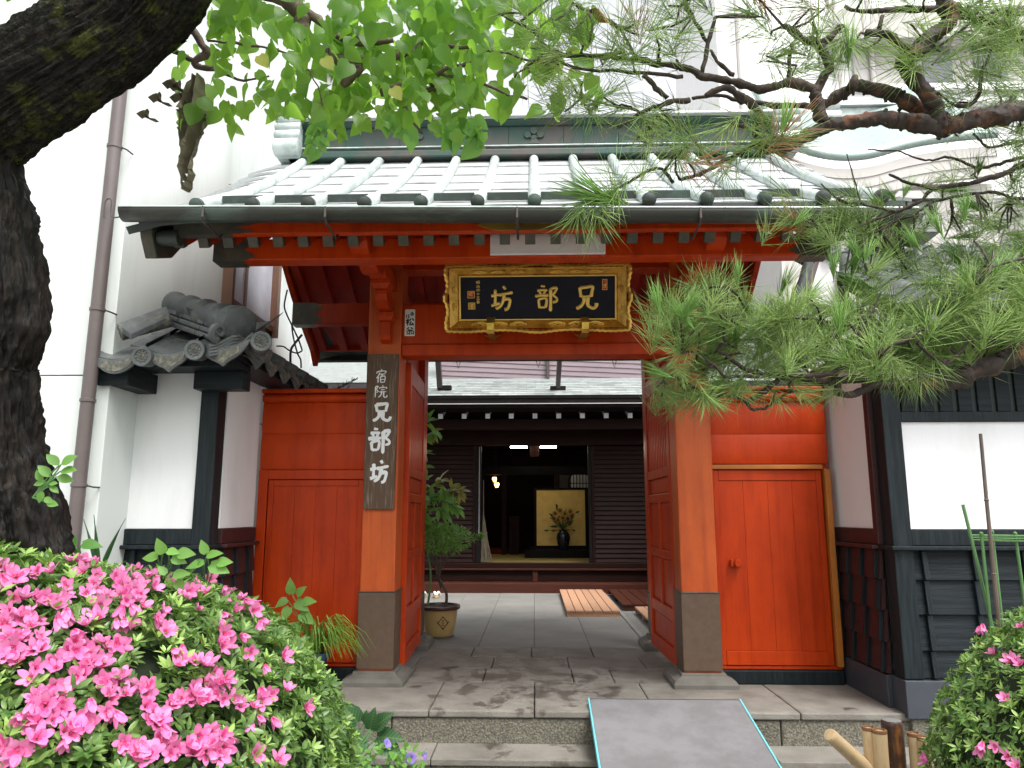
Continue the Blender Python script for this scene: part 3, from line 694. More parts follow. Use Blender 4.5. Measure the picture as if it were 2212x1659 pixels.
# ---- side panels with wicket doors
def side(x0, x1, left):
    fr = bx('side_frame', 'red_paint', gate, x0, x1, .10, .22, .11, .135, .004)
    # top rail and boards of the upper wall
    hs_ = [(1.66, 1.955), (1.958, 2.215), (2.218, 2.295)] if left else [(1.70, 1.94), (1.943, 2.20), (2.203, 2.30)]
    for i, (a, c) in enumerate(hs_):
        bulge = .013 if i < 2 else .04
        bb = MB(); ps = [(.12, a)]
        for t in range(7): u = t / 6; ps.append((.105 - bulge * math.sin(math.pi * u) ** .6, a + (c - a) * u))
        ps.append((.12, c)); bb.prism(ps, (x0, 0, 0), (0, 1, 0), (0, 0, 1), (x1 - x0, 0, 0))
        bb.build('wall_board', 'red_paint', fr, smooth=True)
    MB().box(x0, x1, .13, .20, .136, 2.29).build('backing', 'red_paint', fr)
    # frame round the door
    if left:
        MB().box(x0, x0 + .075, .085, .128, .136, 1.655).build('jamb', 'red_paint', fr, bev=.004)
        MB().box(x0 + .076, x1, .088, .128, 1.58, 1.655).build('head', 'red_paint', fr, bev=.004)
        dx0, dx1, dz1 = x0 + .08, x1 - .01, 1.575
    else:
        MB().box(x1 - .045, x1, .06, .128, .136, 1.655).build('jamb', 'ochre_paint', fr, bev=.004)
        MB().box(x0, x1 - .056, .07, .128, 1.655, 1.69).build('head', 'ochre_paint', fr, bev=.004)
        dx0, dx1, dz1 = x0 + .012, x1 - .06, 1.65
    # wicket door: stiles, rails, vertical boards
    d = MB().box(dx0 + .003, dx1 - .003, .112, .128, .14, dz1 - .003).build('wicket_door', 'red_paint', gate)
    sw = .045
    for a, c in ((dx0 + .003, dx0 + sw), (dx1 - sw, dx1 - .003)): MB().box(a, c, .094, .1118, .14, dz1 - .003).build('stile', 'red_paint', d, bev=.003)
    MB().box(dx0 + sw + .001, dx1 - sw - .001, .094, .1118, dz1 - (.05 if left else .085), dz1 - .003).build('rail', 'red_paint', d, bev=.003)
    MB().box(dx0 + sw + .001, dx1 - sw - .001, .090, .1118, .142, .245).build('rail', 'red_paint', d, bev=.003)
    nb = 4; w0 = (dx1 - dx0 - 2 * sw) / nb
    for i in range(nb):
        a = dx0 + sw + i * w0
        MB().box(a + .0006, a + w0 - .0006, .1000, .1118, .247, dz1 - (.052 if left else .087)).build('door_board', 'red_paint', d, bev=.0015)
    if not left:
        MB().lathe([(.001, -.055), (.026, -.055), (.032, -.045), (.032, -.02), (.026, -.01), (.026, .02)], (1.60, .09, .915), 10, (0, 1, 0)).build('door_knob', 'red_paint', d, smooth=True)
        MB().box(1.545, 1.575, .055, .092, .885, .945).build('door_catch', 'red_paint', d, bev=.008)
    # dark sill beam
    bx('ground_sill', 'black_post', gate, x0 - .02, x1, .07, .20, .002, .108, .01)
side(-2.275, -1.392, True); side(1.43, 2.375, False)
MB().box(-2.28, -1.39, .05, .24, 2.296, 2.33).build('wall_cap', 'red_paint', gate, bev=.006)
MB().box(1.43, 2.38, .05, .24, 2.302, 2.33).build('wall_cap', 'red_paint', gate, bev=.006)
# ---- open door leaves
def leaf(hx, hy, fx, fy, sgn):
    h = Vector((hx, hy, 0)); dr = Vector((fx - hx, fy - hy, 0)); Lw = dr.length; dr.normalize(); nn = Vector((-dr.y, dr.x, 0)) * sgn   # nn points into the passage
    df = MB()
    def part(name, u0, u1, z0, z1, t0, t1, par, m='red_paint', bv=.004):
        b_ = MB(); b_.prism([(u0, z0), (u1, z0), (u1, z1), (u0, z1)], h + nn * t0, dr, (0, 0, 1), nn * (t1 - t0))
        return b_.build(name, m, par, bev=bv)
    T = .032
    d = part('door_leaf', .02, Lw - .02, .12, 2.56, -.012, .0, gate)
    for a, c in ((0, .085), (Lw - .085, Lw)): part('stile', a, c, .08, 2.59, -.02, T, d)
    rails = [(.08, .20), (.42, .52), (.92, .985), (1.40, 1.475), (1.62, 1.70), (2.42, 2.59)]
    for a, c in rails: part('rail', .086, Lw - .086, a, c, -.02, T - .003, d)
    mid = Lw / 2
    for a, c in ((.521, .919), (.986, 1.399)): part('mullion', mid - .03, mid + .03, a, c, -.018, T - .006, d)
    for a, c in ((.201, .419), (1.476, 1.619)): part('panel', .10, Lw - .10, a + .012, c - .012, .0005, .009, d, bv=.003)
    for a, c in ((.521, .919), (.986, 1.399)):
        part('panel', .10, mid - .044, a + .014, c - .014, .0005, .009, d, bv=.003); part('panel', mid + .044, Lw - .10, a + .014, c - .014, .0005, .009, d, bv=.003)
    ns = 12
    for i in range(ns):
        u = .095 + (Lw - .19) * (i + .5) / ns
        part('slat', u - .02, u + .02, 1.701, 2.419, .0005, T - .010, d, bv=.004)
leaf(-1.10, .30, -1.135, 1.40, -1); leaf(1.165, .30, 1.135, 1.42, 1)
# ================================================================== LETTERING (brush strokes as thin raised solids)
GL = {
 'ani': [([(.20, .93), (.23, .72), (.27, .53)], .055), ([(.20, .90), (.5, .93), (.77, .95), (.735, .75), (.70, .54)], .055), ([(.27, .55), (.70, .57)], .045),
         ([(.39, .53), (.37, .34), (.24, .17), (.05, .08)], .06), ([(.57, .54), (.55, .28), (.62, .16), (.80, .09), (.92, .17), (.95, .30)], .06)],
 'bu': [([(.25, .99), (.45, .97)], .04), ([(.10, .80), (.30, .83), (.55, .82)], .045), ([(.21, .77), (.25, .66)], .04), ([(.45, .78), (.38, .66)], .04),
        ([(.00, .58), (.28, .62), (.60, .61)], .05), ([(.15, .47), (.19, .10)], .045), ([(.15, .46), (.50, .49), (.46, .12)], .045), ([(.19, .14), (.46, .14)], .04),
        ([(.69, .90), (.69, .45), (.68, -.02)], .055), ([(.69, .88), (.95, .91), (.88, .74), (.80, .63), (.96, .50), (.95, .38), (.78, .34)], .042)],
 'bo': [([(.02, .60), (.18, .64), (.36, .66)], .05), ([(.20, .86), (.20, .55), (.19, .26)], .05), ([(.02, .22), (.20, .26), (.40, .33)], .05),
        ([(.56, 1.0), (.66, .86)], .05), ([(.36, .64), (.62, .69), (.98, .75)], .052), ([(.60, .68), (.54, .40), (.42, .20), (.22, .10)], .055),
        ([(.55, .46), (.84, .48), (.82, .26), (.74, .10), (.60, .06)], .052)],
 'yado': [([(.50, 1.0), (.56, .92)], .045), ([(.14, .84), (.10, .70)], .04), ([(.14, .82), (.50, .88), (.92, .86), (.80, .72)], .042), ([(.38, .76), (.24, .52), (.08, .38)], .042), ([(.25, .52), (.24, .04)], .045),
          ([(.42, .66), (.88, .68)], .036), ([(.62, .66), (.50, .50)], .036), ([(.44, .50), (.46, .06)], .04), ([(.44, .49), (.84, .51), (.80, .08)], .042), ([(.46, .29), (.80, .30)], .034), ([(.46, .09), (.80, .10)], .036)],
 'inn': [([(.10, .92), (.10, .02)], .045), ([(.10, .90), (.30, .92), (.18, .68), (.32, .52), (.16, .44)], .036), ([(.64, 1.0), (.68, .90)], .04), ([(.42, .84), (.40, .72)], .036), ([(.42, .82), (.94, .84), (.88, .72)], .036),
         ([(.52, .64), (.82, .66)], .034), ([(.40, .48), (.94, .50)], .036), ([(.58, .47), (.52, .22), (.34, .04)], .042), ([(.74, .47), (.74, .14), (.84, .04), (.98, .10), (.98, .22)], .042)],
 'mei': [([(.06, .85), (.06, .25)], .05), ([(.06, .85), (.38, .85), (.38, .25)], .05), ([(.06, .56), (.38, .56)], .04), ([(.06, .28), (.38, .28)], .04), ([(.56, .95), (.56, .4), (.46, .05)], .05), ([(.56, .95), (.92, .95), (.92, .05)], .05), ([(.56, .68), (.92, .68)], .04), ([(.56, .42), (.92, .42)], .04)],
 'ji': [([(.06, .9), (.18, .78)], .05), ([(.02, .62), (.14, .52)], .05), ([(.04, .08), (.22, .40)], .05), ([(.62, .95), (.42, .58), (.88, .60)], .05), ([(.74, .76), (.92, .52)], .05), ([(.42, .42), (.42, .06)], .05), ([(.42, .42), (.88, .42), (.88, .06), (.42, .08)], .05)],
 'yon': [([(.06, .75), (.10, .25)], .05), ([(.06, .75), (.94, .75), (.90, .25)], .05), ([(.10, .28), (.90, .28)], .05), ([(.38, .72), (.32, .45)], .05), ([(.62, .72), (.66, .45)], .05)],
 'juu': [([(.04, .58), (.96, .60)], .055), ([(.5, .98), (.5, .02)], .055)],
 'go': [([(.12, .90), (.90, .90)], .05), ([(.48, .88), (.38, .10)], .05), ([(.18, .52), (.74, .54), (.72, .10)], .05), ([(.02, .08), (.98, .08)], .055)],
 'haru': [([(.18, .90), (.84, .90)], .045), ([(.24, .74), (.78, .74)], .045), ([(.06, .58), (.94, .58)], .045), ([(.52, 1.0), (.40, .60), (.04, .26)], .05), ([(.56, .56), (.96, .26)], .05), ([(.32, .38), (.32, .02)], .05), ([(.32, .38), (.70, .38), (.70, .02), (.32, .03)], .05), ([(.32, .2), (.70, .2)], .04)],
 'hou': [([(.2, .9), (.8, .9)], .05), ([(.26, .74), (.74, .74)], .05), ([(.06, .58), (.94, .58)], .05), ([(.5, 1.0), (.38, .6), (.06, .3)], .055), ([(.58, .58), (.95, .30)], .055), ([(.3, .34), (.7, .34)], .05), ([(.2, .18), (.8, .18)], .05), ([(.5, .42), (.5, -.02)], .05)],
 'hai': [([(.04, .74), (.40, .78)], .05), ([(.24, .98), (.22, .06), (.10, .10)], .055), ([(.02, .34), (.40, .50)], .05), ([(.52, .92), (.96, .92)], .05), ([(.54, .68), (.94, .68)], .05), ([(.54, .46), (.94, .46)], .05), ([(.48, .24), (.99, .24)], .05), ([(.74, .92), (.74, .0)], .055)],
 'matsu': [([(.02, .70), (.46, .74)], .085), ([(.25, .98), (.24, .02)], .085), ([(.24, .66), (.04, .30)], .075), ([(.26, .60), (.42, .44)], .075), ([(.62, .96), (.48, .66)], .085), ([(.76, .98), (.98, .66)], .09), ([(.66, .58), (.50, .14), (.86, .20)], .08), ([(.80, .40), (.96, .06)], .09)],
 'okina': [([(.40, .98), (.10, .70)], .08), ([(.60, .98), (.92, .70)], .08), ([(.44, .76), (.34, .56), (.66, .60)], .07), ([(.64, .70), (.74, .54)], .07), ([(.04, .46), (.44, .48), (.42, .0)], .07), ([(.14, .32), (.28, .26)], .06), ([(.08, .08), (.36, .18)], .06), ([(.54, .46), (.94, .48), (.92, .0)], .07), ([(.62, .32), (.78, .26)], .06), ([(.56, .08), (.86, .18)], .06)],
}
rs = random.Random(3)
def glyph(b, key, o, u, v, n, w, h, fat=1.0, height=.35, seg=8, brush=0.0):
    """strokes of one character into MB b; o lower left corner, u/v unit axes, n outward normal"""
    o = Vector(o); u = Vector(u); v = Vector(v); n = Vector(n)
    for pts, wd in GL[key]:
        P = smoothpoly([Vector((p[0], p[1], 0)) for p in pts], 5) if len(pts) > 2 else [Vector((*pts[0], 0)).lerp(Vector((*pts[1], 0)), t / 5) for t in range(6)]
        m_ = len(P) - 1; rads = []
        for i in range(m_ + 1):
            t = i / m_; r = wd * fat * (w + h) / 2
            r *= 0.86 + .28 * (2 * t - 1) ** 2 if brush == 0 else (1.18 - .42 * t + .10 * math.sin(9 * t + rs.random()))
            if i in (0, m_): r *= .55 if brush == 0 else (.6 if i == 0 else .3)
            rads.append(r)
        b.tube([o + u * (p.x * w) + v * (p.y * h) for p in P], rads, seg, flat=(n, height))
    return b
def txt(name, key, m, par, o, w, h, n=(0, -1, 0), v=(0, 0, 1), u=(1, 0, 0), **k):
    return glyph(MB(), key, o, u, v, n, w, h, **k).build(name, m, par, smooth=True)

# ================================================================== NAME PLAQUE over the lintel (tilts forward)
tilt = R(14)
pq_o = Vector((.031, -.20, 2.762))            # bottom centre
plaque = thing('name_plaque', 'black lacquer name plaque in a carved gold frame above the doorway', 'signboard', pq_o)
V_ = Vector((0, -math.sin(tilt), math.cos(tilt))) * .89; U_ = Vector((1, 0, 0)); N_ = U_.cross(V_) ; N_ = Vector((0, -math.cos(tilt), -math.sin(tilt)))
PW, PH = 1.455, .555
def pp(a, c, d=0): return pq_o + U_ * a + V_ * c + N_ * d
def pq_poly(name, poly, d0, d1, m, par=plaque, bv=.003):
    return MB().prism(poly, pp(0, 0, d0), U_, V_, N_ * (d1 - d0)).build(name, m, par, bev=bv)
ix0, ix1, iy0, iy1 = -.615, .615, .095, .470
board = pq_poly('board', [(ix0, iy0), (ix1, iy0), (ix1, iy1), (ix0, iy1)], 0, .02, 'lacquer', bv=0)
# inner bead
for poly in ([(ix0 - .014, iy0 - .014), (ix1 + .014, iy0 - .014), (ix1 + .014, iy0), (ix0 - .014, iy0)], [(ix0 - .014, iy1), (ix1 + .014, iy1), (ix1 + .014, iy1 + .014), (ix0 - .014, iy1 + .014)],
             [(ix0 - .014, iy0), (ix0, iy0), (ix0, iy1), (ix0 - .014, iy1)], [(ix1, iy0), (ix1 + .014, iy0), (ix1 + .014, iy1), (ix1, iy1)]):
    pq_poly('inner_bead', poly, .004, .036, 'gold_bright')
# flared frame members (sloping out towards the edge) and their scalloped rims
def member(a0, a1, b1, b0, name='frame_member'):
    """inner edge a0-a1 (depth .02), outer edge b0-b1 (depth .10)"""
    b_ = MB()
    q = [pp(*a0, .022), pp(*a1, .022), pp(*b1, .085), pp(*b0, .085)]; q2 = [pp(*a0, -.01), pp(*a1, -.01), pp(*b1, .02), pp(*b0, .02)]
    b_.add(q + q2, [(0, 1, 2, 3), (7, 6, 5, 4), (0, 4, 5, 1), (1, 5, 6, 2), (2, 6, 7, 3), (3, 7, 4, 0)])
    return b_.build(name, 'gold', plaque, bev=.003)
ox0, ox1, oy0, oy1 = -.70, .70, .012, .545
e = .0145
member((ix0 - e, iy0 - e), (ix1 + e, iy0 - e), (ox1, oy0), (ox0, oy0)); member((ix1 + e, iy1 + e), (ix0 - e, iy1 + e), (ox0, oy1), (ox1, oy1))
member((ix0 - e, iy1 + e), (ix0 - e, iy0 - e), (ox0, oy0), (ox0, oy1)); member((ix1 + e, iy0 - e), (ix1 + e, iy1 + e), (ox1, oy1), (ox1, oy0))
def rim(p0, p1, nseg, out, wob):
    """scalloped outer rim from p0 to p1 with a waving outline"""
    b_ = MB(); p0 = Vector((*p0, 0)); p1 = Vector((*p1, 0)); o_ = Vector((*out, 0))
    cur = []
    for i in range(nseg * 6 + 1):
        t = i / (nseg * 6); wv = wob * (math.sin(t * math.pi * 5) * .5 + (.6 if .4 < t < .6 else 0) * math.sin((t - .4) / .2 * math.pi)); sc_ = .006 * abs(math.sin(t * math.pi * nseg))
        p = p0.lerp(p1, t) + o_ * (wv + sc_); cur.append(p)
    n0 = len(cur); vs = []
    for p in cur:
        for off, d in ((-.004, .075), (.012, .098), (.030, .092), (.034, .04)):
            vs.append(pp(p.x + o_.x * off, p.y + o_.y * off, d))
    fs = []
    for i in range(n0 - 1):
        for k in range(3): fs.append((i * 4 + k, i * 4 + k + 1, (i + 1) * 4 + k + 1, (i + 1) * 4 + k))
    b_.add(vs, fs); return b_.build('scalloped_rim', 'gold', plaque, smooth=True)
rim((ox0 - .03, oy0), (ox1 + .03, oy0), 34, (0, -1), .014); rim((ox0 - .03, oy1), (ox1 + .03, oy1), 34, (0, 1), .014)
rim((ox0, oy0 - .02), (ox0, oy1 + .02), 12, (-1, 0), .016); rim((ox1, oy0 - .02), (ox1, oy1 + .02), 12, (1, 0), .016)
# cloud scrolls
def cloud(cx, cy, w_, h_, dep):
    b_ = MB(); mir = 1 if cx < 0 else -1
    for (a, c, r) in ((0, 0, 1.0), (-.62, -.1, .55), (.62, -.1, .55), (-.30, .22, .5), (.30, .22, .5)):
        pts = []
        for k in range(22):
            an = k / 21 * 3.3 * math.pi; rr = (1 - k / 26) * r
            pts.append(pp(cx + mir * (a + rr * math.cos(an) * .55) * w_ * .6, cy + (c + rr * math.sin(an) * .75) * h_ * .55, dep + .012 * (1 - rr)))
        b_.tube(pts, [w_ * .045 * (1.1 - k / 40) for k in range(22)], 5)
    return b_.build('cloud_scroll', 'gold', plaque, smooth=True)
for cx in (-.46, -.31, -.155, .155, .31, .46):
    cloud(cx, .046, .12, .058, .062); cloud(cx, .512, .105, .046, .062)
for cy in (.20, .345):
    cloud(-.662, cy, .055, .11, .06); cloud(.662, cy, .055, .11, .06)
# gold characters, right to left
for key, cx in (('ani', .385), ('bu', .065), ('bo', -.29)):
    txt('character', key, 'gold_bright', plaque, pp(cx - .085, .165, .021), .18, .225, n=N_, v=V_, height=.45, seg=10, fat=1.3)
for i, key in enumerate(('mei', 'ji', 'yon', 'juu', 'go', 'haru')):
    txt('small_character', key, 'gold_bright', plaque, pp(-.492, .408 - .0345 * i, .021), .030, .029, n=N_, v=V_, seg=5, height=.4, fat=1.25)
def seal(cx, cy, w_, h_, mm):
    pq_poly('seal', [(cx - w_, cy - h_), (cx + w_, cy - h_), (cx + w_, cy + h_), (cx - w_, cy + h_)], .0205, .023, mm, bv=0)
    b_ = MB()
    for x in (-1, 1):
        b_.tube([pp(cx + x * w_, cy - h_, .024), pp(cx + x * w_, cy + h_, .024)], .0022, 5); b_.tube([pp(cx - w_, cy + x * h_, .024), pp(cx + w_, cy + x * h_, .024)], .0022, 5)
    rr = random.Random(int(cx * 1000))
    for i in range(9):
        a = rr.uniform(-.8, .8); c = rr.uniform(-.8, .8)
        if i % 2: b_.tube([pp(cx + a * w_, cy + c * h_, .0235), pp(cx + a * w_ * .9, cy + (c - .7) * h_ if c > 0 else cy + (c + .7) * h_, .0235)], .0018, 5)
        else: b_.tube([pp(cx + a * w_, cy + c * h_, .0235), pp(cx + (a - .7 if a > 0 else a + .7) * w_, cy + c * h_, .0235)], .0018, 5)
    b_.build('seal_mark', 'gold_bright', plaque)
seal(-.532, .315, .027, .030, 'seal_red'); seal(-.528, .213, .026, .028, 'gold_dark'); seal(.535, .395, .018, .046, 'seal_red')
# metal brackets that carry it
for cx in (-.375, .375):
    b_ = MB(); b_.add([pp(cx - .035, .11, .03), pp(cx + .035, .11, .03), pp(cx + .028, .06, .115), pp(cx - .028, .06, .115), pp(cx + .028, .0, .125), pp(cx - .028, .0, .125), pp(cx + .028, -.035, .10), pp(cx - .028, -.035, .10)],
                      [(0, 1, 2, 3), (3, 2, 4, 5), (5, 4, 6, 7)])
    o = b_.build('hook_strap', 'gold', plaque); so = o.modifiers.new('s', 'SOLIDIFY'); so.thickness = .006
    MB().prism([(-.07, 0), (.07, 0), (0, -.05)], (pq_o.x + cx, .028, 2.775), (1, 0, 0), (0, 0, 1), (0, .008, 0)).build('hook_plate', 'gold_dark', plaque, bev=.002)
    MB().box(pq_o.x + cx - .028, pq_o.x + cx + .028, -.29, .03, 2.727, 2.734).build('hook_arm', 'gold_dark', plaque, bev=.001)
    MB().lathe([(.001, -.012), (.009, -.010), (.011, 0)], (pq_o.x + cx, .028, 2.758), 10, (0, 1, 0)).build('hook_stud', 'gold', plaque)
# ================================================================== WOODEN PLANK SIGN on the left post
pk = thing('plank_sign', 'tall weathered brown plank sign with white brushed characters on the left post', 'sign', (-1.252, -.03, 1.335))
MB().add([(-1.374, -.034, 1.335), (-1.128, -.034, 1.332), (-1.118, -.034, 2.602), (-1.382, -.034, 2.602), (-1.374, -.003, 1.335), (-1.128, -.003, 1.332), (-1.118, -.003, 2.602), (-1.382, -.003, 2.602)],
         [(0, 1, 2, 3), (7, 6, 5, 4), (0, 4, 5, 1), (1, 5, 6, 2), (2, 6, 7, 3), (3, 7, 4, 0)]).build('plank', 'weathered_wood', pk, bev=.004)
def pz2(y): return 2.602 - (y - 400) / (1628 - 400) * 1.268
def pxx(x, y):
    f = (y - 400) / 1228; l = 62 - 35 * f; r = 298 - 28 * f; return -1.382 + .008 * f + (x - l) / (r - l) * (.264 - .018 * f)
for key, x0, x1, y0, y1 in (('yado', 122, 208, 525, 640), ('inn', 112, 212, 655, 755), ('ani', 95, 245, 795, 950), ('bu', 65, 235, 1000, 1195), ('bo', 78, 230, 1250, 1432)):
    a = pxx(x0, y1); c = pxx(x1, y1); zb = pz2(y1); zt = pz2(y0)
    txt('brushed_character', key, 'white_paint', pk, (a, -.0345, zb), c - a, zt - zb, brush=1, fat=1.05 if key in ('yado', 'inn') else 1.45, height=.06, seg=8)
# ================================================================== PAPER SLIP on the lintel
sp = thing('paper_slip', 'small white paper slip with black bold characters on the lintel', 'paper slip', (-1.045, .03, 2.775))
def rrect(x0, x1, z0, z1, r):
    out = []
    for cx, cz, a0 in ((x1 - r, z1 - r, 0), (x0 + r, z1 - r, 90), (x0 + r, z0 + r, 180), (x1 - r, z0 + r, 270)):
        for k in range(5): out.append((cx + r * math.cos(R(a0 + k * 22.5)), cz + r * math.sin(R(a0 + k * 22.5))))
    return out
MB().prism(rrect(-1.088, -1.002, 2.772, 3.003, .008), (0, .036, 0), (1, 0, 0), (0, 0, 1), (0, .003, 0)).build('slip', 'paper', sp)
txt('character', 'hou', 'black_ink', sp, (-1.045, .0355, 2.945), .036, .036, fat=1.3, height=.05); txt('character', 'hai', 'black_ink', sp, (-1.082, .0355, 2.925), .034, .034, fat=1.3, height=.05)
txt('character', 'matsu', 'black_ink', sp, (-1.080, .0355, 2.860), .070, .066, fat=1.05, height=.03); txt('character', 'okina', 'black_ink', sp, (-1.078, .0355, 2.782), .068, .066, fat=1.05, height=.03)
# ================================================================== BLANK WHITE BOARD on the front purlin
MB().box(-.30, .50, -1.045, -1.022, 3.098, 3.236)
wb = thing('white_board', 'blank white board fixed to the red purlin under the eaves', 'board', (.10, -1.03, 3.098))
MB().box(-.296, .496, -1.043, -1.0225, 3.102, 3.24).build('sheet', 'paper', wb, bev=.002)
MB().box(-.303, .503, -1.048, -1.0225, 3.092, 3.1015).build('rail', 'white_paint', wb); MB().box(-.303, -.2965, -1.047, -1.0225, 3.102, 3.24).build('rail', 'white_paint', wb); MB().box(.4965, .503, -1.047, -1.0225, 3.102, 3.24).build('rail', 'white_paint', wb)
# ================================================================== WING WALLS AND NEIGHBOURING BUILDINGS
def disc_tile(par, c, ax, r=.072, L=.10, name='round_eave_tile'):
    c = Vector(c); ax = Vector(ax).normalized()
    o = MB().lathe([(.0005, .004), (r * .62, .004), (r * .66, .012), (r * .95, .014), (r, .006), (r, -.02), (r * .93, -.03), (r * .90, -L)], c, 24, ax).build(name, 'tile_grey', par, smooth=True)
    b = MB(); a = ax.orthogonal().normalized(); d = ax.cross(a)
    for k in range(10):
        an = k * math.pi / 5; p = c + ax * .004 + (a * math.cos(an) + d * math.sin(an)) * r * .50
        b.lathe([(.0005, .008), (r * .085, .006), (r * .11, 0)], p, 7, ax)
    for k in range(3):
        pts = []
        for t in range(7):
            an = k * 2 * math.pi / 3 + t * .38; rr = r * (.10 + .045 * t); pts.append(c + ax * .006 + (a * math.cos(an) + d * math.sin(an)) * rr)
        b.tube(pts, [r * .11, r * .10, r * .09, r * .08, r * .06, r * .04, r * .02], 5)
    b.build('tile_emblem', 'tile_relief', par, smooth=True)
    return o
def wall_parts(w, sgn, xc, xo, side_y1, side_x, top, front=True):
    """black framed plaster corner wall; corner post at xc; front face at Y -.75 running away from the gate to xo; side face at side_x back to side_y1"""
    s = sgn; a, c = sorted((xc, xc - s * .125))
    def sx(x0, x1): return (min(x0, x1), max(x0, x1))
    # corner post
    bx('corner_post', 'black_post', w, *sx(xc, xc + s * .13), -.765, -.62, .22, top, .006)
    f0 = xc + s * .132
    x0, x1 = sx(f0, xo)
    bx('plaster_panel', 'plaster', w, x0, x1, -.735, -.68, 1.195, 1.935 if s > 0 else top, .002)
    bx('sill_rail', 'black_post', w, x0, x1, -.757, -.68, 1.085, 1.193, .004)
    bx('ledge', 'black_post', w, *sx(xc - s * .025, xo), -.80, -.60, 1.055, 1.083, .006)
    # front weatherboards with battens
    nb = 4; zz = [.225, .40, .632, .858, 1.053]
    for i in range(nb):
        b = MB(); b.prism([(-.715, zz[i] + .001), (-.745, zz[i] + .001), (-.722, zz[i + 1] + .012), (-.70, zz[i + 1] + .012)], (x0, 0, 0), (0, 1, 0), (0, 0, 1), (x1 - x0, 0, 0))
        b.build('weatherboard', 'black_wood', w)
    xb = f0 + s * .075
    k = 0
    while (xb - xo) * s < 0:
        b = MB()
        for i in range(nb):
            b.prism([(-.743, zz[i] + .003), (-.775, zz[i] + .003), (-.752, zz[i + 1] - .004), (-.722, zz[i + 1] - .004)], (xb - .017, 0, 0), (0, 1, 0), (0, 0, 1), (.034, 0, 0))
        b.build('batten', 'black_post', w, bev=.003); xb += s * .335; k += 1
    # side face
    t = .05
    x0s, x1s = sx(side_x, side_x + s * t)
    bx('plaster_panel', 'plaster', w, x0s, x1s, -.60, side_y1, 1.195, top, .002)
    bx('sill_rail', 'maroon_wood', w, *sx(side_x - s * .022, side_x + s * t), -.60, side_y1, 1.085, 1.193, .004)
    bx('ledge', 'maroon_wood', w, *sx(side_x - s * .06, side_x + s * t), -.598, side_y1, 1.055, 1.083, .006)
    bx('side_stile', 'maroon_wood', w, *sx(side_x - s * .024, side_x + s * t), -.618, -.55, 1.0851, top, .004) if s > 0 else None
    zs = [.225, .43, .64, .85, 1.053]
    for i in range(4):
        b = MB(); b.prism([(side_x, zs[i] + .001), (side_x - s * .03, zs[i] + .001), (side_x - s * .008, zs[i + 1] + .010), (side_x + s * .01, zs[i + 1] + .010)], (0, -.60, 0), (1, 0, 0), (0, 0, 1), (0, side_y1 + .60, 0))
        b.build('weatherboard', 'maroon_wood', w)
    for yb in (-.56, -.33, -.09, .12):
        if yb > side_y1: continue
        b = MB()
        for i in range(4):
            b.prism([(side_x - s * .028, zs[i] + .003), (side_x - s * .056, zs[i] + .003), (side_x - s * .034, zs[i + 1] - .004), (side_x - s * .008, zs[i + 1] - .004)], (0, yb - .015, 0), (1, 0, 0), (0, 0, 1), (0, .03, 0))
        b.build('batten', 'black_post', w, bev=.003)
    # sheet metal plinth
    bx('plinth', 'grey_metal', w, *sx(xc - s * .012, xo), -.79, -.60, -.02, .215, .004)
    bx('plinth', 'grey_metal', w, *sx(side_x - s * .035, side_x + s * .1), -.598, side_y1, .002, .212, .004)
# ---------------------------------------------------------------- right: black and white house
rh = thing('plaster_house', 'white plaster house with black weatherboard base, right of the gate', 'house', (3.6, .5, -.4))
wall_parts(rh, 1, 2.44, 6.5, .22, 2.43, 2.42)
MB().box(2.50, 6.5, -.68, -.6, -.4, 2.5).build('wall_core', 'plaster', rh); MB().box(2.55, 6.5, -.62, 6, -.4, 2.6).build('wall_core', 'far_wall', rh)
bx('head_rail', 'black_post', rh, 2.572, 6.5, -.758, -.69, 1.937, 2.005, .004)
x = 2.59
while x < 3.9:
    MB().box(x, x + .095, -.745, -.70, 2.006, 2.50).build('upper_board', 'black_wood', rh, bev=.004); MB().box(x + .095, x + .133, -.725, -.70, 2.006, 2.50).build('board_gap', 'dark_void', rh); x += .133
bx('eave_beam', 'black_post', rh, 2.35, 6.5, -.90, -.76, 2.44, 2.52, .006)
bx('plinth_stone', 'granite_rough', rh, 2.46, 6.5, -.77, -.5, -.42, -.022, .008)
# tiled roof
def pan(wd=.30, dp=.27, th=.018):
    b = MB(); n = 10; top = []; 
    def prof(u): return .045 * math.cos(2 * math.pi * (u - .86)) if u > .36 else .045 * math.cos(2 * math.pi * (.36 - .86)) + .012 * ((.36 - u) / .36) ** 2
    b.grid(lambda u, v: (u * wd, v * dp, prof(u) + .020 * (1 - v)), n, 2)
    e0 = len(b.v)
    for i in range(n + 1): b.v.append((i / n * wd, 0, prof(i / n) + .020 - th - .01))
    for i in range(n): b.f.append((i, i + 1, e0 + i + 1, e0 + i))
    return b.mesh('pan_tile', smooth=True, recalc=False)
PAN = pan(); PAN.materials.append(MATS['tile_grey'])
rt_o = Vector((2.62, -1.18, 2.56)); sl_ = math.atan2(1.35, 2.3)
deck = MB(); deck.prism([(-1.15, 2.50), (1.2, 3.87), (1.2, 3.80), (-1.15, 2.44)], (2.62, 0, 0), (0, 1, 0), (0, 0, 1), (3.9, 0, 0))
rr_ = deck.build('roof', 'blackish_wood', rh)
for i in range(11):
    for j in range(10):
        p = rt_o + Vector((i * .30, math.cos(sl_) * .265 * j, math.sin(sl_) * .265 * j))
        o = place('roof_tile', PAN, Matrix.Translation(p) @ Matrix.Rotation(sl_, 4, 'X'), rr_)
for i in range(11): disc_tile(rr_, (2.62 + .27 + i * .30, -1.20, 2.575), (0, -1, 0), .06)
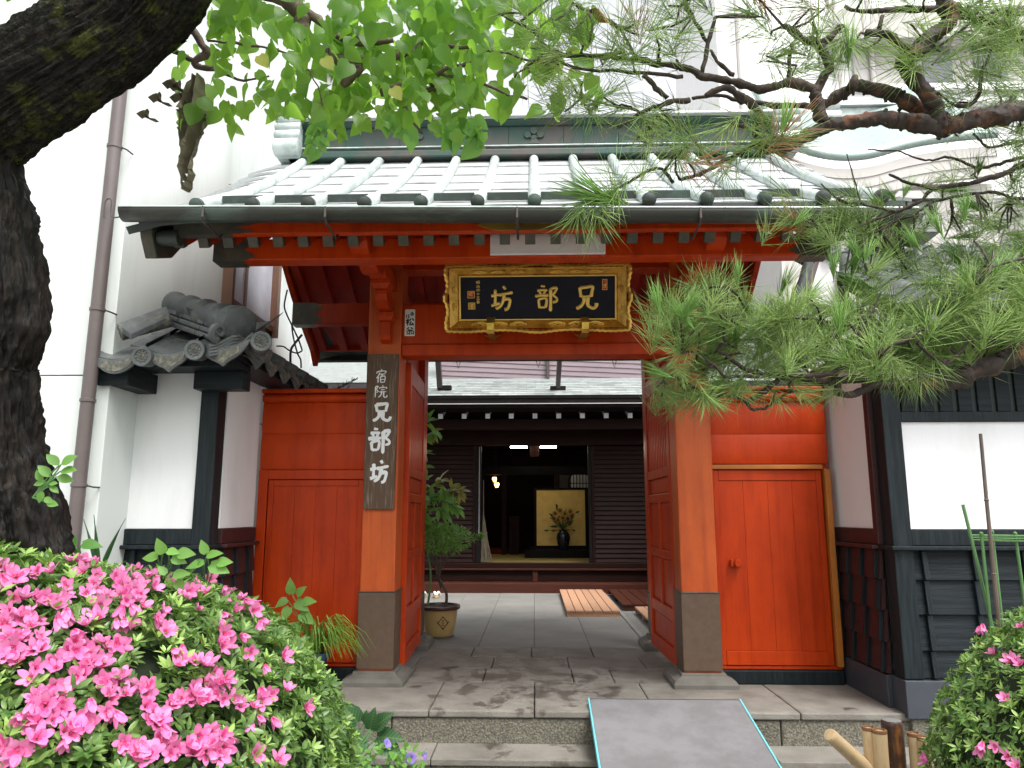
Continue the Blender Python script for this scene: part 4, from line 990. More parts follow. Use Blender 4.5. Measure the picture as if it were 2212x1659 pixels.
# verge roll with comma emblem next to the gate roof
v0 = Vector((2.58, .28, 3.57)); vd = Vector((.20, -.55, -.62)).normalized()
vr0 = Vector((2.575, .20, 3.565)); vr1 = Vector((2.86, .75, 3.20))
MB().tube([vr0, vr1], [.078, .085], 20).build('verge_roll', 'tile_grey', rh, smooth=True)
disc_tile(rh, vr0 - (vr1 - vr0).normalized() * .0, (vr0 - vr1), .085, .06, 'verge_disc')
MB().add([(2.36, .24, 3.10), (2.50, .24, 3.50), (2.66, .24, 3.52), (2.62, .24, 3.05), (2.36, .5, 3.10), (2.50, .5, 3.50), (2.66, .5, 3.52), (2.62, .5, 3.05)],
         [(0, 1, 2, 3), (7, 6, 5, 4), (0, 4, 5, 1), (1, 5, 6, 2), (2, 6, 7, 3), (3, 7, 4, 0)]).build('verge_plaster', 'far_white', rh)
MB().tube([(2.40, .22, 3.50), (2.33, .22, 3.28), (2.22, .22, 3.05)], .045, 10).build('verge_tile', 'tile_grey', rh, smooth=True)
# rain hopper and downpipe
hp = MB(); hp.add([(3.22, .35, 4.08), (3.66, .35, 4.08), (3.66, .75, 4.08), (3.22, .75, 4.08), (3.33, .45, 4.20), (3.66, .45, 4.20), (3.66, .75, 4.20), (3.33, .75, 4.20)],
                  [(0, 3, 2, 1), (4, 5, 6, 7), (0, 1, 5, 4), (1, 2, 6, 5), (2, 3, 7, 6), (3, 0, 4, 7)])
hp.build('hopper_lid', 'hopper_grey', rh, bev=.006)
hb_ = MB().box(3.37, 3.63, .40, .68, 3.78, 4.075).build('hopper', 'hopper_grey', rh, bev=.006)
MB().add([(3.37, .40, 3.775), (3.63, .40, 3.775), (3.63, .68, 3.775), (3.37, .68, 3.775), (3.45, .48, 3.71), (3.55, .48, 3.71), (3.55, .60, 3.71), (3.45, .60, 3.71)],
         [(4, 7, 6, 5), (0, 1, 5, 4), (1, 2, 6, 5), (2, 3, 7, 6), (3, 0, 4, 7)]).build('hopper_funnel', 'hopper_grey', hb_)
MB().tube([(3.50, .54, 3.74), (3.50, .54, 3.40), (3.53, .50, 3.32), (3.64, .44, 3.20)], .032, 12).build('downpipe', 'far_wall', rh, smooth=True)
MB().box(3.17, 3.36, .5, .9, 3.55, 4.05).build('dark_eave', 'blackish_wood', rh)

# ---------------------------------------------------------------- left: wing wall with tiled hip roof
lw = thing('wing_wall', 'white plaster wing wall with black corner post under a small grey tiled roof, left of the gate', 'wall', (-2.6, -.4, 0))
wall_parts(lw, -1, -2.285, -2.90, .06, -2.285, 2.37)
bx('beam', 'black_post', lw, -2.42, -2.285, -.615, .06, 2.372, 2.44, .004)
bx('eave_beam', 'black_post', lw, -2.90, -2.05, -1.06, -.80, 2.30, 2.345, .004)
bx('eave_beam', 'black_post', lw, -2.28, -2.02, -1.05, .9, 2.348, 2.385, .004)
bx('beam_end', 'black_wood', lw, -2.97, -2.76, -1.13, -1.101, 2.16, 2.33, .004); bx('beam_end', 'black_wood', lw, -2.895, -2.76, -1.10, -.62, 2.16, 2.298, .004)
bx('beam_end', 'black_wood', lw, -2.415, -2.06, -.90, -.76, 2.17, 2.298, .004)
bx('back_wall', 'plaster', lw, -2.9, -2.34, -.66, .1, 0, 2.45, .0)
bx('side_soffit', 'blackish_wood', lw, -2.33, -2.08, -.60, 1.1, 2.425, 2.445, .0)
# hip roof: eave corner EC, hip rises to HT
EC = Vector((-2.06, -1.04, 2.46)); 
hroof = MB().add([(-2.92, -1.14, 2.34), (-1.97, -1.14, 2.36), (-1.97, 1.25, 2.40), (-2.78, -.30, 2.80), (-2.92, -.30, 2.80), (-2.62, 1.25, 2.75), (-2.62, -.4, 2.75)],
                 [(0, 1, 6, 3, 4), (1, 2, 5, 6)]).build('roof', 'tile_grey', lw)
# front pan tiles (two courses, wide waves)
def ftile(x0, wd, y0, z0, dp, rise, sag=.055, th=.020, tilt=0.0, name='pan_tile', n=12, par=hroof):
    b = MB()
    def prof(u): return sag * (2 * u - 1) ** 2 - sag * .5 + (.030 * math.exp(-((u - .97) / .10) ** 2))
    b.grid(lambda u, v: (x0 + u * wd, y0 + v * dp, z0 + v * rise + prof(u) + .016 * (1 - v) + tilt * u), n, 4)
    e0 = len(b.v)
    for i in range(n + 1):
        p = b.v[i]; b.v.append((p[0], p[1] + .004, p[2] - th))
    for i in range(n): b.f.append((i, i + 1, e0 + i + 1, e0 + i))
    return b.build(name, 'tile_grey', par, smooth=True, recalc=False)
FX = [-2.99, -2.628, -2.272, -1.90]; TL = .105
FZ = [2.335, 2.372, 2.41]
FY0 = -1.18
for i in range(3):
    x0 = FX[i]; w_ = FX[i + 1] - FX[i]
    ftile(x0, w_, FY0, FZ[i] - .01, .36, .20, tilt=.04)
    ftile(x0 + .02, w_ - .01, FY0 + .29, FZ[i] + .145, .34, .20, tilt=.04)
    if i < 2: ftile(x0 + .04, w_ - .02, FY0 + .56, FZ[i] + .29, .30, .15, tilt=.04)
    # pendant face of the eave tile: crescent with a point below
    b = MB(); n = 14; up = []; lo = []
    for k in range(n + 1):
        u = k / n; zz = FZ[i] - .005 + .04 * u + .055 * (2 * u - 1) ** 2 - .0275
        up.append((x0 + u * w_, zz)); dpt = .085 * (1 - (2 * u - 1) ** 2) ** .8 + .012; dpt += (.03 * max(0, 1 - abs(2 * u - 1) * 5)) if i > 0 else 0
        lo.append((x0 + u * w_, zz - dpt))
    b.prism(up + lo[::-1], (0, FY0 - .015, 0), (1, 0, 0), (0, 0, 1), (0, .022, 0)); b.build('pendant', 'tile_grey', hroof, bev=.004)
    b = MB()
    inner = [(x, z - .014) for x, z in up[3:-3]] + [(x, z + .016) for x, z in lo[3:-3]][::-1]
    b.prism(inner, (0, FY0 - .020, 0), (1, 0, 0), (0, 0, 1), (0, .006, 0)); b.build('pendant_relief', 'tile_relief', hroof)
disc_tile(hroof, (-2.628, -1.215, 2.34), (.05, -1, -.08), .070); disc_tile(hroof, (-2.272, -1.215, 2.38), (.05, -1, -.08), .070)
# corner disc, turned outwards
disc_tile(hroof, (-1.84, -1.18, 2.445), (.45, -1, -.05), .070, .16)
# side eave: pendants seen edge on, one per column, with the barrel of each tile
for k in range(6):
    y = -.86 + .30 * k
    b = MB(); b.prism([(-.11, .05), (-.06, .015), (0, 0), (.06, .015), (.11, .05), (.115, -.03), (.05, -.075), (0, -.105), (-.05, -.075), (-.115, -.03)], (-1.975, y, 2.42), (0, 1, 0), (0, 0, 1), (-.022, 0, 0))
    b.build('pendant', 'tile_grey', hroof, bev=.004)
    b = MB(); b.prism([(-.075, .01), (0, -.02), (.075, .01), (.06, -.045), (0, -.08), (-.06, -.045)], (-1.970, y, 2.42), (0, 1, 0), (0, 0, 1), (-.006, 0, 0)); b.build('pendant_relief', 'tile_relief', hroof)
    MB().tube([(-1.96, y + .15, 2.44), (-2.42, y + .15, 2.69)], .055, 12).build('cover_tile', 'tile_grey', hroof, smooth=True)
    MB().grid(lambda u, v: (-1.97 - v * .5, y - .13 + u * .26, 2.44 + v * .27 + .06 * (2 * u - 1) ** 2 - .02), 8, 2).build('pan_tile', 'tile_grey', hroof, smooth=True, recalc=False)
# hip ridge: banded barrel ending in a big disc, with scrolled shoulders
h0 = Vector((-2.035, -1.09, 2.585)); h1 = Vector((-2.72, -.66, 2.86)); hd = (h0 - h1).normalized()
n = 25; rad = [(.100 if (k % 6 in (0, 1) and k < 22) else .080) + .030 * k / n for k in range(n)]
hip = MB().tube([h1.lerp(h0, k / (n - 1)) for k in range(n)], rad, 20).build('hip_ridge', 'tile_grey', hroof, smooth=True)
MB().lathe([(.0005, .02), (.115, .02), (.128, .012), (.132, -.02), (.12, -.10)], h0, 28, hd).build('hip_disc', 'tile_grey', hroof, smooth=True)
sd_ = hd.cross(Vector((0, 0, 1))).normalized(); upv = sd_.cross(hd)
for sg in (-1, 1):
    b = MB(); pts = []
    for k in range(18):
        an = -.5 * math.pi + sg * 0 + k * .42; rr = .062 * (1 - k / 22)
        pts.append(h0 + sd_ * (sg * (.155 + rr * math.cos(an))) + upv * (-.075 + rr * math.sin(an)) + hd * .03)
    b.tube(pts, [.03 - .001 * k for k in range(18)], 7); b.build('scroll', 'tile_grey', hroof, smooth=True)
for k in range(4):
    pts = [h0 + sd_ * ((t / 8 - .5) * .40) + upv * (-.13 - .020 * k + .055 * math.cos((t / 8 - .5) * 2 * math.pi)) + hd * (.03 + .008 * k) for t in range(9)]
    MB().tube(pts, .013, 6).build('hip_moulding', 'tile_grey', hroof, smooth=True)
for lv in range(3):
    for seg_ in range(3):
        a_ = h1.lerp(h0, seg_ / 3 + .004); c_ = h1.lerp(h0, (seg_ + 1) / 3 - .004) - hd * (.06 if seg_ == 2 else 0)
        MB().beam(a_ - upv * (.055 + .040 * lv), c_ - upv * (.055 + .040 * lv), .17 + .05 * lv, .036, upv).build('hip_course', 'tile_grey', hroof, bev=.010)
# short ridge slab running back to the building
zs4 = lambda x, y, Y: atY((300 + x * 950 / 2212) * .6064, (1000 + y * 950 / 2212) * .6064, Y)
q = [zs4(265, 355, -1.13), zs4(680, 208, -.90), zs4(715, 290, -.98), zs4(390, 440, -1.19)]; dn = Vector((0, .01, -.04))
MB().add(q + [p + dn for p in q], [(0, 1, 2, 3), (7, 6, 5, 4), (0, 4, 5, 1), (1, 5, 6, 2), (2, 6, 7, 3), (3, 7, 4, 0)]).build('ridge_slab', 'tile_grey', hroof, bev=.006)
MB().tube([zs4(300, 440, -1.12), zs4(700, 330, -.95)], .05, 10).build('slab_bedding', 'tile_relief', hroof, smooth=True)
# ---------------------------------------------------------------- left: tall white building
lb = thing('white_building', 'tall white plastered building with brown drainpipe at the left edge', 'building', (-6, 1, -.42))
zc = atY(150, 811, -1.1).z
bx('wall', 'plaster_old', lb, -10, -2.9, -1.1, 3.3, zc + .004, 9.5, .004); bx('wall', 'plaster_old', lb, -10, -2.9, -1.1, 3.3, -.42, zc - .004, .004)
MB().box(-9.9, -2.91, -1.09, 3.2, zc - .01, zc + .01).build('wall_joint', 'joint', lb)
pt = [atY(262, 180, -1.19), atY(152, 1210, -1.19)]
pt[0].y = pt[1].y = -1.19
px_ = (pt[0].x + pt[1].x) / 2
dp = MB().tube([(pt[0].x, -1.19, 5.6), (pt[0].x, -1.19, pt[0].z), (pt[1].x, -1.19, .2)], .045, 16).build('drainpipe', 'pipe_brown', lb, smooth=True)
for yy in (318, 669, 865, 1048):
    z = atY(220, yy, -1.19).z; xx = pt[1].x + (pt[0].x - pt[1].x) * (z - .2) / (pt[0].z - .2)
    MB().lathe([(.046, -.012), (.051, -.010), (.051, .010), (.046, .012)], (xx, -1.19, z), 16).build('pipe_band', 'pipe_brown', dp, smooth=True)
    if yy != 865: MB().tube([(xx + .04, -1.19, z), (xx + .08, -1.17, z - .012), (xx + .085, -1.10, z - .012)], .006, 5).build('band_screw', 'wire', dp)
# side window
def wy(y, z0, z1): return None
Wx = -2.885
MB().box(-2.93, -2.80, .55, .60, 3.19, 4.4).build('window_frame', 'window_frame', lb); MB().box(-2.93, -2.80, 1.74, 1.82, 3.19, 4.4).build('window_frame', 'window_frame', lb)
MB().box(-2.93, -2.83, .601, 1.739, 3.24, 3.30).build('window_sill', 'window_frame', lb); MB().box(-2.915, -2.86, 1.0, 1.05, 3.301, 4.4).build('window_mullion', 'window_frame', lb)
MB().box(-2.92, -2.875, .601, .999, 3.301, 4.4).build('window_pane', 'frosted', lb); MB().box(-2.92, -2.872, 1.051, 1.739, 3.301, 4.4).build('window_pane', 'frosted', lb)
# wire between gutter and pipe, stray cables, barbed wire
w1 = MB().tube(smoothpoly([atY(225, 470, -1.30), atY(228, 435, -1.27), atY(240, 432, -1.27), atY(240, 468, -1.35), atY(268, 466, -1.55)], 4), .005, 5).build('tie_wire', 'wire'); tag(w1, 'bent wire tying the gutter end to the brown drainpipe', 'wire')
zz3 = lambda x, y: ((950 + x * 400 / 1207) * .6064, (900 + y * 400 / 1207) * .6064)
c1 = MB()
for ln in ([(222, 400), (190, 560), (210, 650), (270, 780), (340, 930), (382, 1050)], [(270, 780), (285, 900), (330, 1080), (365, 1150), (370, 1240)], [(105, 1005), (180, 1010), (240, 1050), (320, 1080), (382, 1055)], [(380, 880), (300, 980), (260, 1050), (255, 1200)]):
    c1.tube(smoothpoly([atY(*zz3(*p), .9) for p in ln], 4), .008 if ln[0][0] != 380 else .012, 5)
tag(c1.build('cable', 'wire'), 'tangle of loose dark cables hanging beside the rear eave of the gate', 'cable')
b = MB(); A = atY(*zz3(690, 1500), .25); Bq = atY(*zz3(980, 1350), .25)
for k in (-1, 1): b.tube([A.lerp(Bq, t / 24) + Vector((0, .006 * k * math.cos(t), .006 * k * math.sin(t))) for t in range(25)], .0035, 5)
for t in (.12, .3, .48, .62, .82):
    p = A.lerp(Bq, t)
    for an in (.5, 1.4, 2.4, 3.6): b.tube([p - Vector((.012, 0, 0)), p + Vector((.02 * math.cos(an * 3), .01, .035 * math.sin(an)))], .0025, 4)
b.tube([A.lerp(Bq, .3) - Vector((0, 0, .05)), A.lerp(Bq, .55) - Vector((0, 0, .06)), A.lerp(Bq, .7) - Vector((0, 0, .02))], .0035, 5)
b.tube([A, A - Vector((.1, 0, .09))], .004, 5)
tag(b.build('barbed_wire', 'wire'), 'short length of barbed wire above the left red panel', 'wire')
# pale neighbour behind the left panel
ph = thing('pale_house', 'pale house with a sloping roof seen between the left panel and the gate eave', 'house', (-5, 12, -.4))
MB().box(-9, -2.0, 12, 16, -.4, 7).build('wall', 'far_wall', ph)
b = MB(); A = atY(645, 780, 11.5); Bq = atY(790, 860, 11.5)
b.prism([(A.x - 1.2, A.z + .8), (Bq.x, Bq.z), (Bq.x, .0), (A.x - 1.2, 0)], (0, 11.4, 0), (1, 0, 0), (0, 0, 1), (0, .5, 0)); b.build('gable', 'far_white', ph)
# ---------------------------------------------------------------- right background
kh = thing('copper_roofed_hall', 'hall with an undulating pale green copper roof behind the pine', 'hall', (6.4, 9, -.4))
KX0, KX1 = 4.6, 8.6
def kz(u):   # undulating gable outline along x
    x = KX0 + (KX1 - KX0) * u
    return 7.74 + .34 * ((x - 5.85) / 1.2) ** 2 if x < 6.6 else 7.87 + .34 * (1 - math.exp(-(x - 6.6) * .9))
kr = MB().grid(lambda u, v: (KX0 + (KX1 - KX0) * u + .5 * v, 7 + 3.0 * v, kz(u) + 2.9 * v - .35 * math.sin(math.pi * u) * v), 40, 10).build('roof', 'far_roof', kh, smooth=True)
so = kr.modifiers.new('s', 'SOLIDIFY'); so.thickness = .12
for k in range(41):
    u = k / 40
    MB().tube([(KX0 + (KX1 - KX0) * u + .5 * v / 6, 7 + 3.0 * v / 6, kz(u) + 2.9 * v / 6 - .35 * math.sin(math.pi * u) * v / 6 + .015) for v in range(7)], .022, 5).build('roof_seam', 'far_roof', kr)
for i in range(8):
    for j in range(3):
        us = [i / 8 + t / 32 for t in range(5)]; off = .13 + j * .19
        pl_ = [(KX0 + (KX1 - KX0) * u, kz(u) - off) for u in us]; pl_ += [(x, z - .186) for x, z in pl_[::-1]]
        MB().prism(pl_, (0, 7.05 + .02 * j, 0), (1, 0, 0), (0, 0, 1), (0, .1, 0)).build('fascia_board', 'far_wall', kh)
MB().box(4.6, 8.6, 7.3, 12, -.4, 7.4).build('wall', 'far_wall', kh)
MB().box(6.6, 9.2, 9.2, 9.8, 9.85, 10.1).build('ridge', 'verdigris', kh, bev=.02); MB().box(6.5, 9.3, 9.1, 9.9, 10.1, 10.2).build('ridge_cap', 'roof_copper', kh)
for k in range(3): MB().lathe([(.001, -.18), (.16, -.18), (.16, .18), (.001, .18)], (6.5, 9.15, 9.55 + k * .28), 16, (1, 0, 0)).build('ridge_end', 'verdigris', kh, smooth=True)
ap = thing('apartment_block', 'pale apartment block with drainpipes far behind the pine', 'building', (9, 18, -.4))
AY = 14.0
def ar(x0, y0, x1, y1, Y, m, nm, t=.3):
    a = atY(x0, y0, Y); c = atY(x1, y1, Y); return MB().box(min(a.x, c.x), max(a.x, c.x), Y, Y + t, min(a.z, c.z), max(a.z, c.z)).build(nm, m, ap)
ar(1530, -260, 2700, 420, AY, 'far_white', 'wall', 6)
ar(1840, 95, 2300, 178, AY - .12, 'far_wall', 'wall_panel', .1); ar(1840, 182, 2300, 190, AY - .5, 'far_white', 'balcony_slab', .4); ar(1790, 200, 2300, 215, AY - .4, 'far_white', 'balcony_slab', .3)
ar(1795, 60, 2300, 74, AY - .6, 'far_wall', 'balcony_slab', .5); ar(1800, 20, 2300, 58, AY - .3, 'far_wall', 'balcony_rail', .1)
ar(1990, 100, 2060, 176, AY - .16, 'glass_dark', 'window', .03); ar(2100, 100, 2180, 176, AY - .16, 'glass_dark', 'window', .03)
for xx in (1583, 1793, 1862): 
    a = atY(xx, -100, AY - .2); c = atY(xx, 300, AY - .2); MB().tube([(a.x, AY - .2, a.z), (a.x, AY - .2, c.z)], .07, 8).build('drainpipe', 'far_wall', ap, smooth=True)
tb = thing('tan_building', 'pale tan building corner glimpsed through the leaves above the roof', 'building', (-4, 20, -.4))
a = atY(585, 40, 20); c = atY(765, 190, 20); MB().box(a.x, c.x, 20, 26, -.4, a.z).build('wall', 'far_white', tb)
a = atY(690, 95, 19.6); c = atY(765, 150, 19.6); MB().box(a.x, c.x, 19.5, 19.95, c.z, a.z).build('balcony', 'far_wall', tb)
# ================================================================== ENTRANCE HALL BEHIND THE COURTYARD
hl = thing('entrance_hall', 'dark timber entrance hall seen through the open gate', 'hall', (0, 8, 0))
HY = 7.2
# shell: floor, ceiling, side and back walls so that the inside is truly dark
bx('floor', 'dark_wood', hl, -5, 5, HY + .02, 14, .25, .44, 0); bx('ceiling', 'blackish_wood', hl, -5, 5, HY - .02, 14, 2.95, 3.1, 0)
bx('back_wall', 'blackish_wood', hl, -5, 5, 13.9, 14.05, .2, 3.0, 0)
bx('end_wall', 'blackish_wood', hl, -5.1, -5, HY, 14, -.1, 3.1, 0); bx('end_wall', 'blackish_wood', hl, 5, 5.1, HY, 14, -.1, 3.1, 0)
# front wall beam, louvred shutters either side of the opening
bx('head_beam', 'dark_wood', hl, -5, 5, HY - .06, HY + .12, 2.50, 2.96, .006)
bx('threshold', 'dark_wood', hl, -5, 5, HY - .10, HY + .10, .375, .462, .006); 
bx('step_rail', 'reddish_wood', hl, -5, 5, HY - .16, HY - .101, .345, .375, .004)
for x0, x1 in ((-5, -.045), (.045, 5)):
    MB().box(x0, x1, HY - .10, HY - .06, .255, .343).build('skirting_board', 'dark_wood', hl, bev=.003); MB().box(x0, x1, HY - .11, HY - .06, .16, .252).build('skirting_board', 'dark_wood', hl, bev=.003)
bx('centre_block', 'reddish_wood', hl, -.044, .044, HY - .13, HY - .05, .155, .344, .004)
bx('base_board', 'reddish_wood', hl, -5, 5, HY - .50, HY - .04, -.005, .153, .006)
for x0, x1 in ((-2.35, -1.04), (1.0, 2.35)):
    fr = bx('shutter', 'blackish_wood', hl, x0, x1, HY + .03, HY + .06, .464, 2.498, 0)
    for a, c in ((x0, x0 + .05), (x1 - .05, x1)): MB().box(a, c, HY - .02, HY + .029, .464, 2.498).build('stile', 'dark_wood', fr, bev=.003)
    n = 25
    for i in range(n):
        z = .47 + i * (2.02 / n)
        MB().prism([(HY - .012, z), (HY + .025, z + .03), (HY + .028, z + .085), (HY + .012, z + .075)], (x0 + .052, 0, 0), (0, 1, 0), (0, 0, 1), (x1 - x0 - .104, 0, 0)).build('louvre', 'dark_wood', fr)
bx('jamb', 'blackish_wood', hl, -1.035, -.945, HY - .03, HY + .10, .464, 2.498, .004); bx('jamb', 'blackish_wood', hl, .945, .995, HY - .03, HY + .10, .464, 2.498, .004)
MB().box(-.985, -.968, HY - .05, HY - .031, .9, 2.47).build('metal_strip', 'hopper_grey', hl)
for x0, x1 in ((-5, -2.352), (2.352, 5)): bx('wall_panel', 'dark_wood', hl, x0, x1, HY, HY + .06, .464, 2.498, .004)
for i in range(3): MB().box(-1.9 + i * .0, 1.9, HY + .125 + i * .95, HY + .125 + (i + 1) * .95 - .01, .441, .452).build('tatami_mat', 'tatami', hl)
# eaves: rafters with white painted ends, fascia, copper shingle roof
bx('fascia', 'blackish_wood', hl, -4.5, 4.5, 5.98, 6.06, 3.085, 3.195, .006); bx('fascia_trim', 'far_wall', hl, -4.5, 4.5, 5.97, 5.985, 3.066, 3.078, 0); bx('under_fascia', 'blackish_wood', hl, -4.5, 4.5, 6.03, 6.10, 3.02, 3.083, .003)
for k in range(-7, 12):
    x = -1.58 + .3977 * k
    r = MB().beam((x, 6.36, 2.925), (x, 7.3, 3.32), .078, .10).build('rafter', 'dark_wood', hl)
    MB().box(x - .039, x + .039, 6.346, 6.3595, 2.876, 2.972).build('rafter_end', 'white_paint', r, bev=.002)
MB().prism([(6.09, 3.025), (6.36, 2.985), (7.4, 3.42), (7.4, 3.45), (6.36, 3.02), (6.09, 3.06)], (-4.5, 0, 0), (0, 1, 0), (0, 0, 1), (9, 0, 0)).build('soffit', 'blackish_wood', hl)
MB().box(-4.5, 4.5, 6.62, 6.74, 2.72, 2.90).build('eave_purlin', 'dark_wood', hl, bev=.006)
hr = MB().prism([(5.96, 3.20), (9.6, 4.62), (9.6, 4.58), (5.96, 3.16)], (-4.6, 0, 0), (0, 1, 0), (0, 0, 1), (9.2, 0, 0)).build('roof', 'blackish_wood', hl)
rq = random.Random(8); sl2 = math.atan2(1.42, 3.64)
SH = MB().box(0, .30, 0, .17, 0, .006); SHm = SH.mesh('shingle'); SHm.materials.append(MATS['shingle_copper'])
for j in range(8):
    for i in range(18):
        x = -2.4 + i * .303 - (j % 2) * .15; p = Vector((x, 5.95 + .145 * j * math.cos(sl2), 3.206 + .145 * j * math.sin(sl2)))
        place('shingle', SHm, Matrix.Translation(p) @ Matrix.Rotation(sl2 - R(3.0), 4, 'X'), hr)
MB().prism([(7.0, 3.625), (9.6, 4.64), (9.6, 4.63), (7.0, 3.615)], (-4.6, 0, 0), (0, 1, 0), (0, 0, 1), (9.2, 0, 0)).build('upper_roof', 'shingle_copper', hr)
# inner partitions glimpsed in the dark
bx('inner_lintel', 'blackish_wood', hl, -1.2, 1.4, 9.9, 10.0, 2.12, 2.30, 0); bx('inner_post', 'dark_wood', hl, -.70, -.60, 9.9, 10.0, .44, 2.12, .004); bx('inner_post', 'dark_wood', hl, .42, .52, 9.9, 10.0, .44, 2.12, .004)
bx('inner_wall', 'steel_brown', hl, .53, 2.2, 9.95, 10.02, .44, 2.12, 0)
bx('transom', 'dark_wood', hl, -.09, .09, 8.6, 8.7, 2.40, 2.7, .004)
cb = bx('cabinet', 'dark_wood', hl, -.545, -.33, 9.93, 10.2, .44, 1.24, .006); MB().box(-.44, -.435, 9.915, 9.9295, .5, 1.2).build('cabinet_gap', 'blackish_wood', cb)
bx('dais', 'blackish_wood', hl, -.2, 1.6, 8.75, 9.6, .453, .60, .004); bx('carpet', 'red_carpet', hl, -1.6, -.72, 10.6, 13, .441, .455, 0)
# cusped window
cw = MB(); pr = [(-.23, 0), (-.23, .18), (-.19, .26), (-.10, .31), (0, .37), (.10, .31), (.19, .26), (.23, .18), (.23, 0)]
cw.prism(pr, (.96, 9.93, 1.85), (1, 0, 0), (0, 0, 1), (0, .015, 0)); cwo = cw.build('cusped_window', 'paper', hl)
for k in range(-3, 4): MB().box(.96 + k * .066 - .008, .96 + k * .066 + .008, 9.915, 9.929, 1.85, 2.10 + .06 * (1 - abs(k) / 3)).build('bar', 'blackish_wood', cwo)
MB().box(.73, 1.19, 9.912, 9.928, 1.93, 1.945).build('bar', 'blackish_wood', cwo)
MB().tube([(.96 + a, 9.92, 1.85 + c) for a, c in pr], .018, 6).build('window_rim', 'blackish_wood', cwo)
# fluorescent tubes under the inner beam
for x0, x1 in ((-.47, -.14), (.11, .43)): tag(MB().tube([(x0, 8.5, 2.585), (x1, 8.5, 2.585)], .016, 8).build('tube_lamp', 'tube_glow'), 'lit white tube lamp under the hall ceiling, %s of two' % ('left' if x0 < 0 else 'right'), 'lamp', 'tube lamps in the hall')
for x, y, z, nm in ((-.966, 12, 2.106, 'upper'), (-.89, 11.5, 1.955, 'lower')):
    l = thing('hanging_lamp', 'small glowing amber lamp deep inside the hall, the %s of two' % nm, 'lamp', (x, y, z - .06), 'amber lamps in the hall')
    MB().box(x - .055, x + .055, y - .055, y + .055, z - .01, z + .06).build('shade', 'lamp_glow', l, bev=.02); MB().box(x - .035, x + .035, y - .035, y + .035, z - .05, z - .012).build('lower_shade', 'lamp_glow', l, bev=.01)
    MB().tube([(x, y, z + .07), (x, y, 2.95)], .006, 5).build('cord', 'wire', l)
    pl = bpy.data.lights.new('lamp_light', 'POINT'); pl.energy = 1.2; pl.color = (1, .5, .18); pl.shadow_soft_size = .08
    po = bpy.data.objects.new('lamp_light', pl); COL.objects.link(po); po.parent = l; po.location = (0, -.16, .02)
# gold folding screen
gs = thing('gold_screen', 'single panel gold leaf screen in a black frame inside the hall', 'screen', (.53, 9.3, .60))
for i in range(8):
    for j in range(9):
        x0 = .036 + i * .123; z0 = .665 + j * .1236
        MB().box(x0 + .0004, x0 + .1226, 9.30 - .0006 * ((i + j) % 2), 9.31, z0 + .0004, z0 + .1232).build('gold_square', 'gold_leaf', gs)
for a in ((-.02, .034, 9.28, 9.33, .602, 1.82), (1.022, 1.075, 9.28, 9.33, .602, 1.82), (.0345, 1.0215, 9.28, 9.33, 1.779, 1.82), (.0345, 1.0215, 9.28, 9.33, .602, .663)): MB().box(*a).build('frame', 'blackish_wood', gs, bev=.004)
MB().box(-.12, .02, 9.2, 9.45, .601, .64).build('foot', 'blackish_wood', gs, bev=.004)
# vase with sunflowers
vz = thing('flower_vase', 'dark vase of sunflowers in front of the gold screen', 'vase', (.56, 9.0, .60))
MB().lathe([(.001, 0), (.085, 0), (.09, .02), (.12, .13), (.137, .23), (.125, .30), (.085, .345), (.075, .365), (.085, .38), (.078, .378), (.07, .36)], (.56, 9.0, .602), 24).build('vase', 'dark_vase', vz, smooth=True)
rv = random.Random(4)
heads = [(.40, 1.30), (.50, 1.36), (.60, 1.30), (.70, 1.34), (.55, 1.22), (.66, 1.20), (.46, 1.18), (.73, 1.26), (.38, 1.20)]
for x, z in heads:
    y = 8.93 + rv.uniform(-.06, .06)
    MB().tube(smoothpoly([(.56, 9.0, .95), ((x + .56) / 2, (y + 9) / 2, z - .12), (x, y + .02, z)], 4), .006, 5).build('stem', 'leaf_dark', vz)
    h = MB().lathe([(.001, .012), (.028, .008), (.03, -.005)], (x, y, z), 12, (rv.uniform(-.4, .4), -1, rv.uniform(-.2, .5))).build('flower_centre', 'charred_log', vz)
    b = MB()
    for k in range(14):
        an = k * 2 * math.pi / 14; ca, sa = math.cos(an), math.sin(an)
        b.add([(x + .026 * ca, y + .004, z + .026 * sa), (x + .045 * ca - .01 * sa, y - .004, z + .045 * sa + .01 * ca), (x + .066 * ca, y - .004, z + .066 * sa), (x + .045 * ca + .01 * sa, y - .004, z + .045 * sa - .01 * ca)], [(0, 1, 2, 3)])
    b.build('petals', 'sunflower', h)
for k in range(26):
    an = rv.uniform(0, 6.28); L_ = rv.uniform(.10, .30); p0 = Vector((.56, 9.0, .96 + rv.uniform(0, .25))); d = Vector((math.cos(an), .5 * math.sin(an), rv.uniform(-.1, .9))).normalized()
    c = p0 + d * L_; sdv = d.orthogonal().normalized() * .035
    MB().add([c, c + d * .05 + sdv, c + d * .12, c + d * .05 - sdv], [(0, 1, 2, 3)]).build('leaf', 'leaf_dark', vz); MB().tube([p0, c], .004, 4).build('stem', 'leaf_dark', vz)
# broom standing by the left jamb
bm_ = thing('broom', 'tall straw broom leaning just inside the left door jamb', 'broom', (-.87, 7.5, .45))
MB().tube([(-.925, 7.5, 1.25), (-.93, 7.5, 1.9)], .012, 8).build('handle', 'stake_brown', bm_); b = MB(); rb = random.Random(2)
for k in range(70):
    a = rb.uniform(-.06, .07); b.tube([(-.925 + a * .12, 7.5 + rb.uniform(-.01, .01), 1.28), (-.905 + a * .8, 7.5, .85), (-.87 + a * 1.5, 7.5 + rb.uniform(-.05, .05), .46)], .004, 4)
stuff(b.build('bristles', 'broom', bm_))
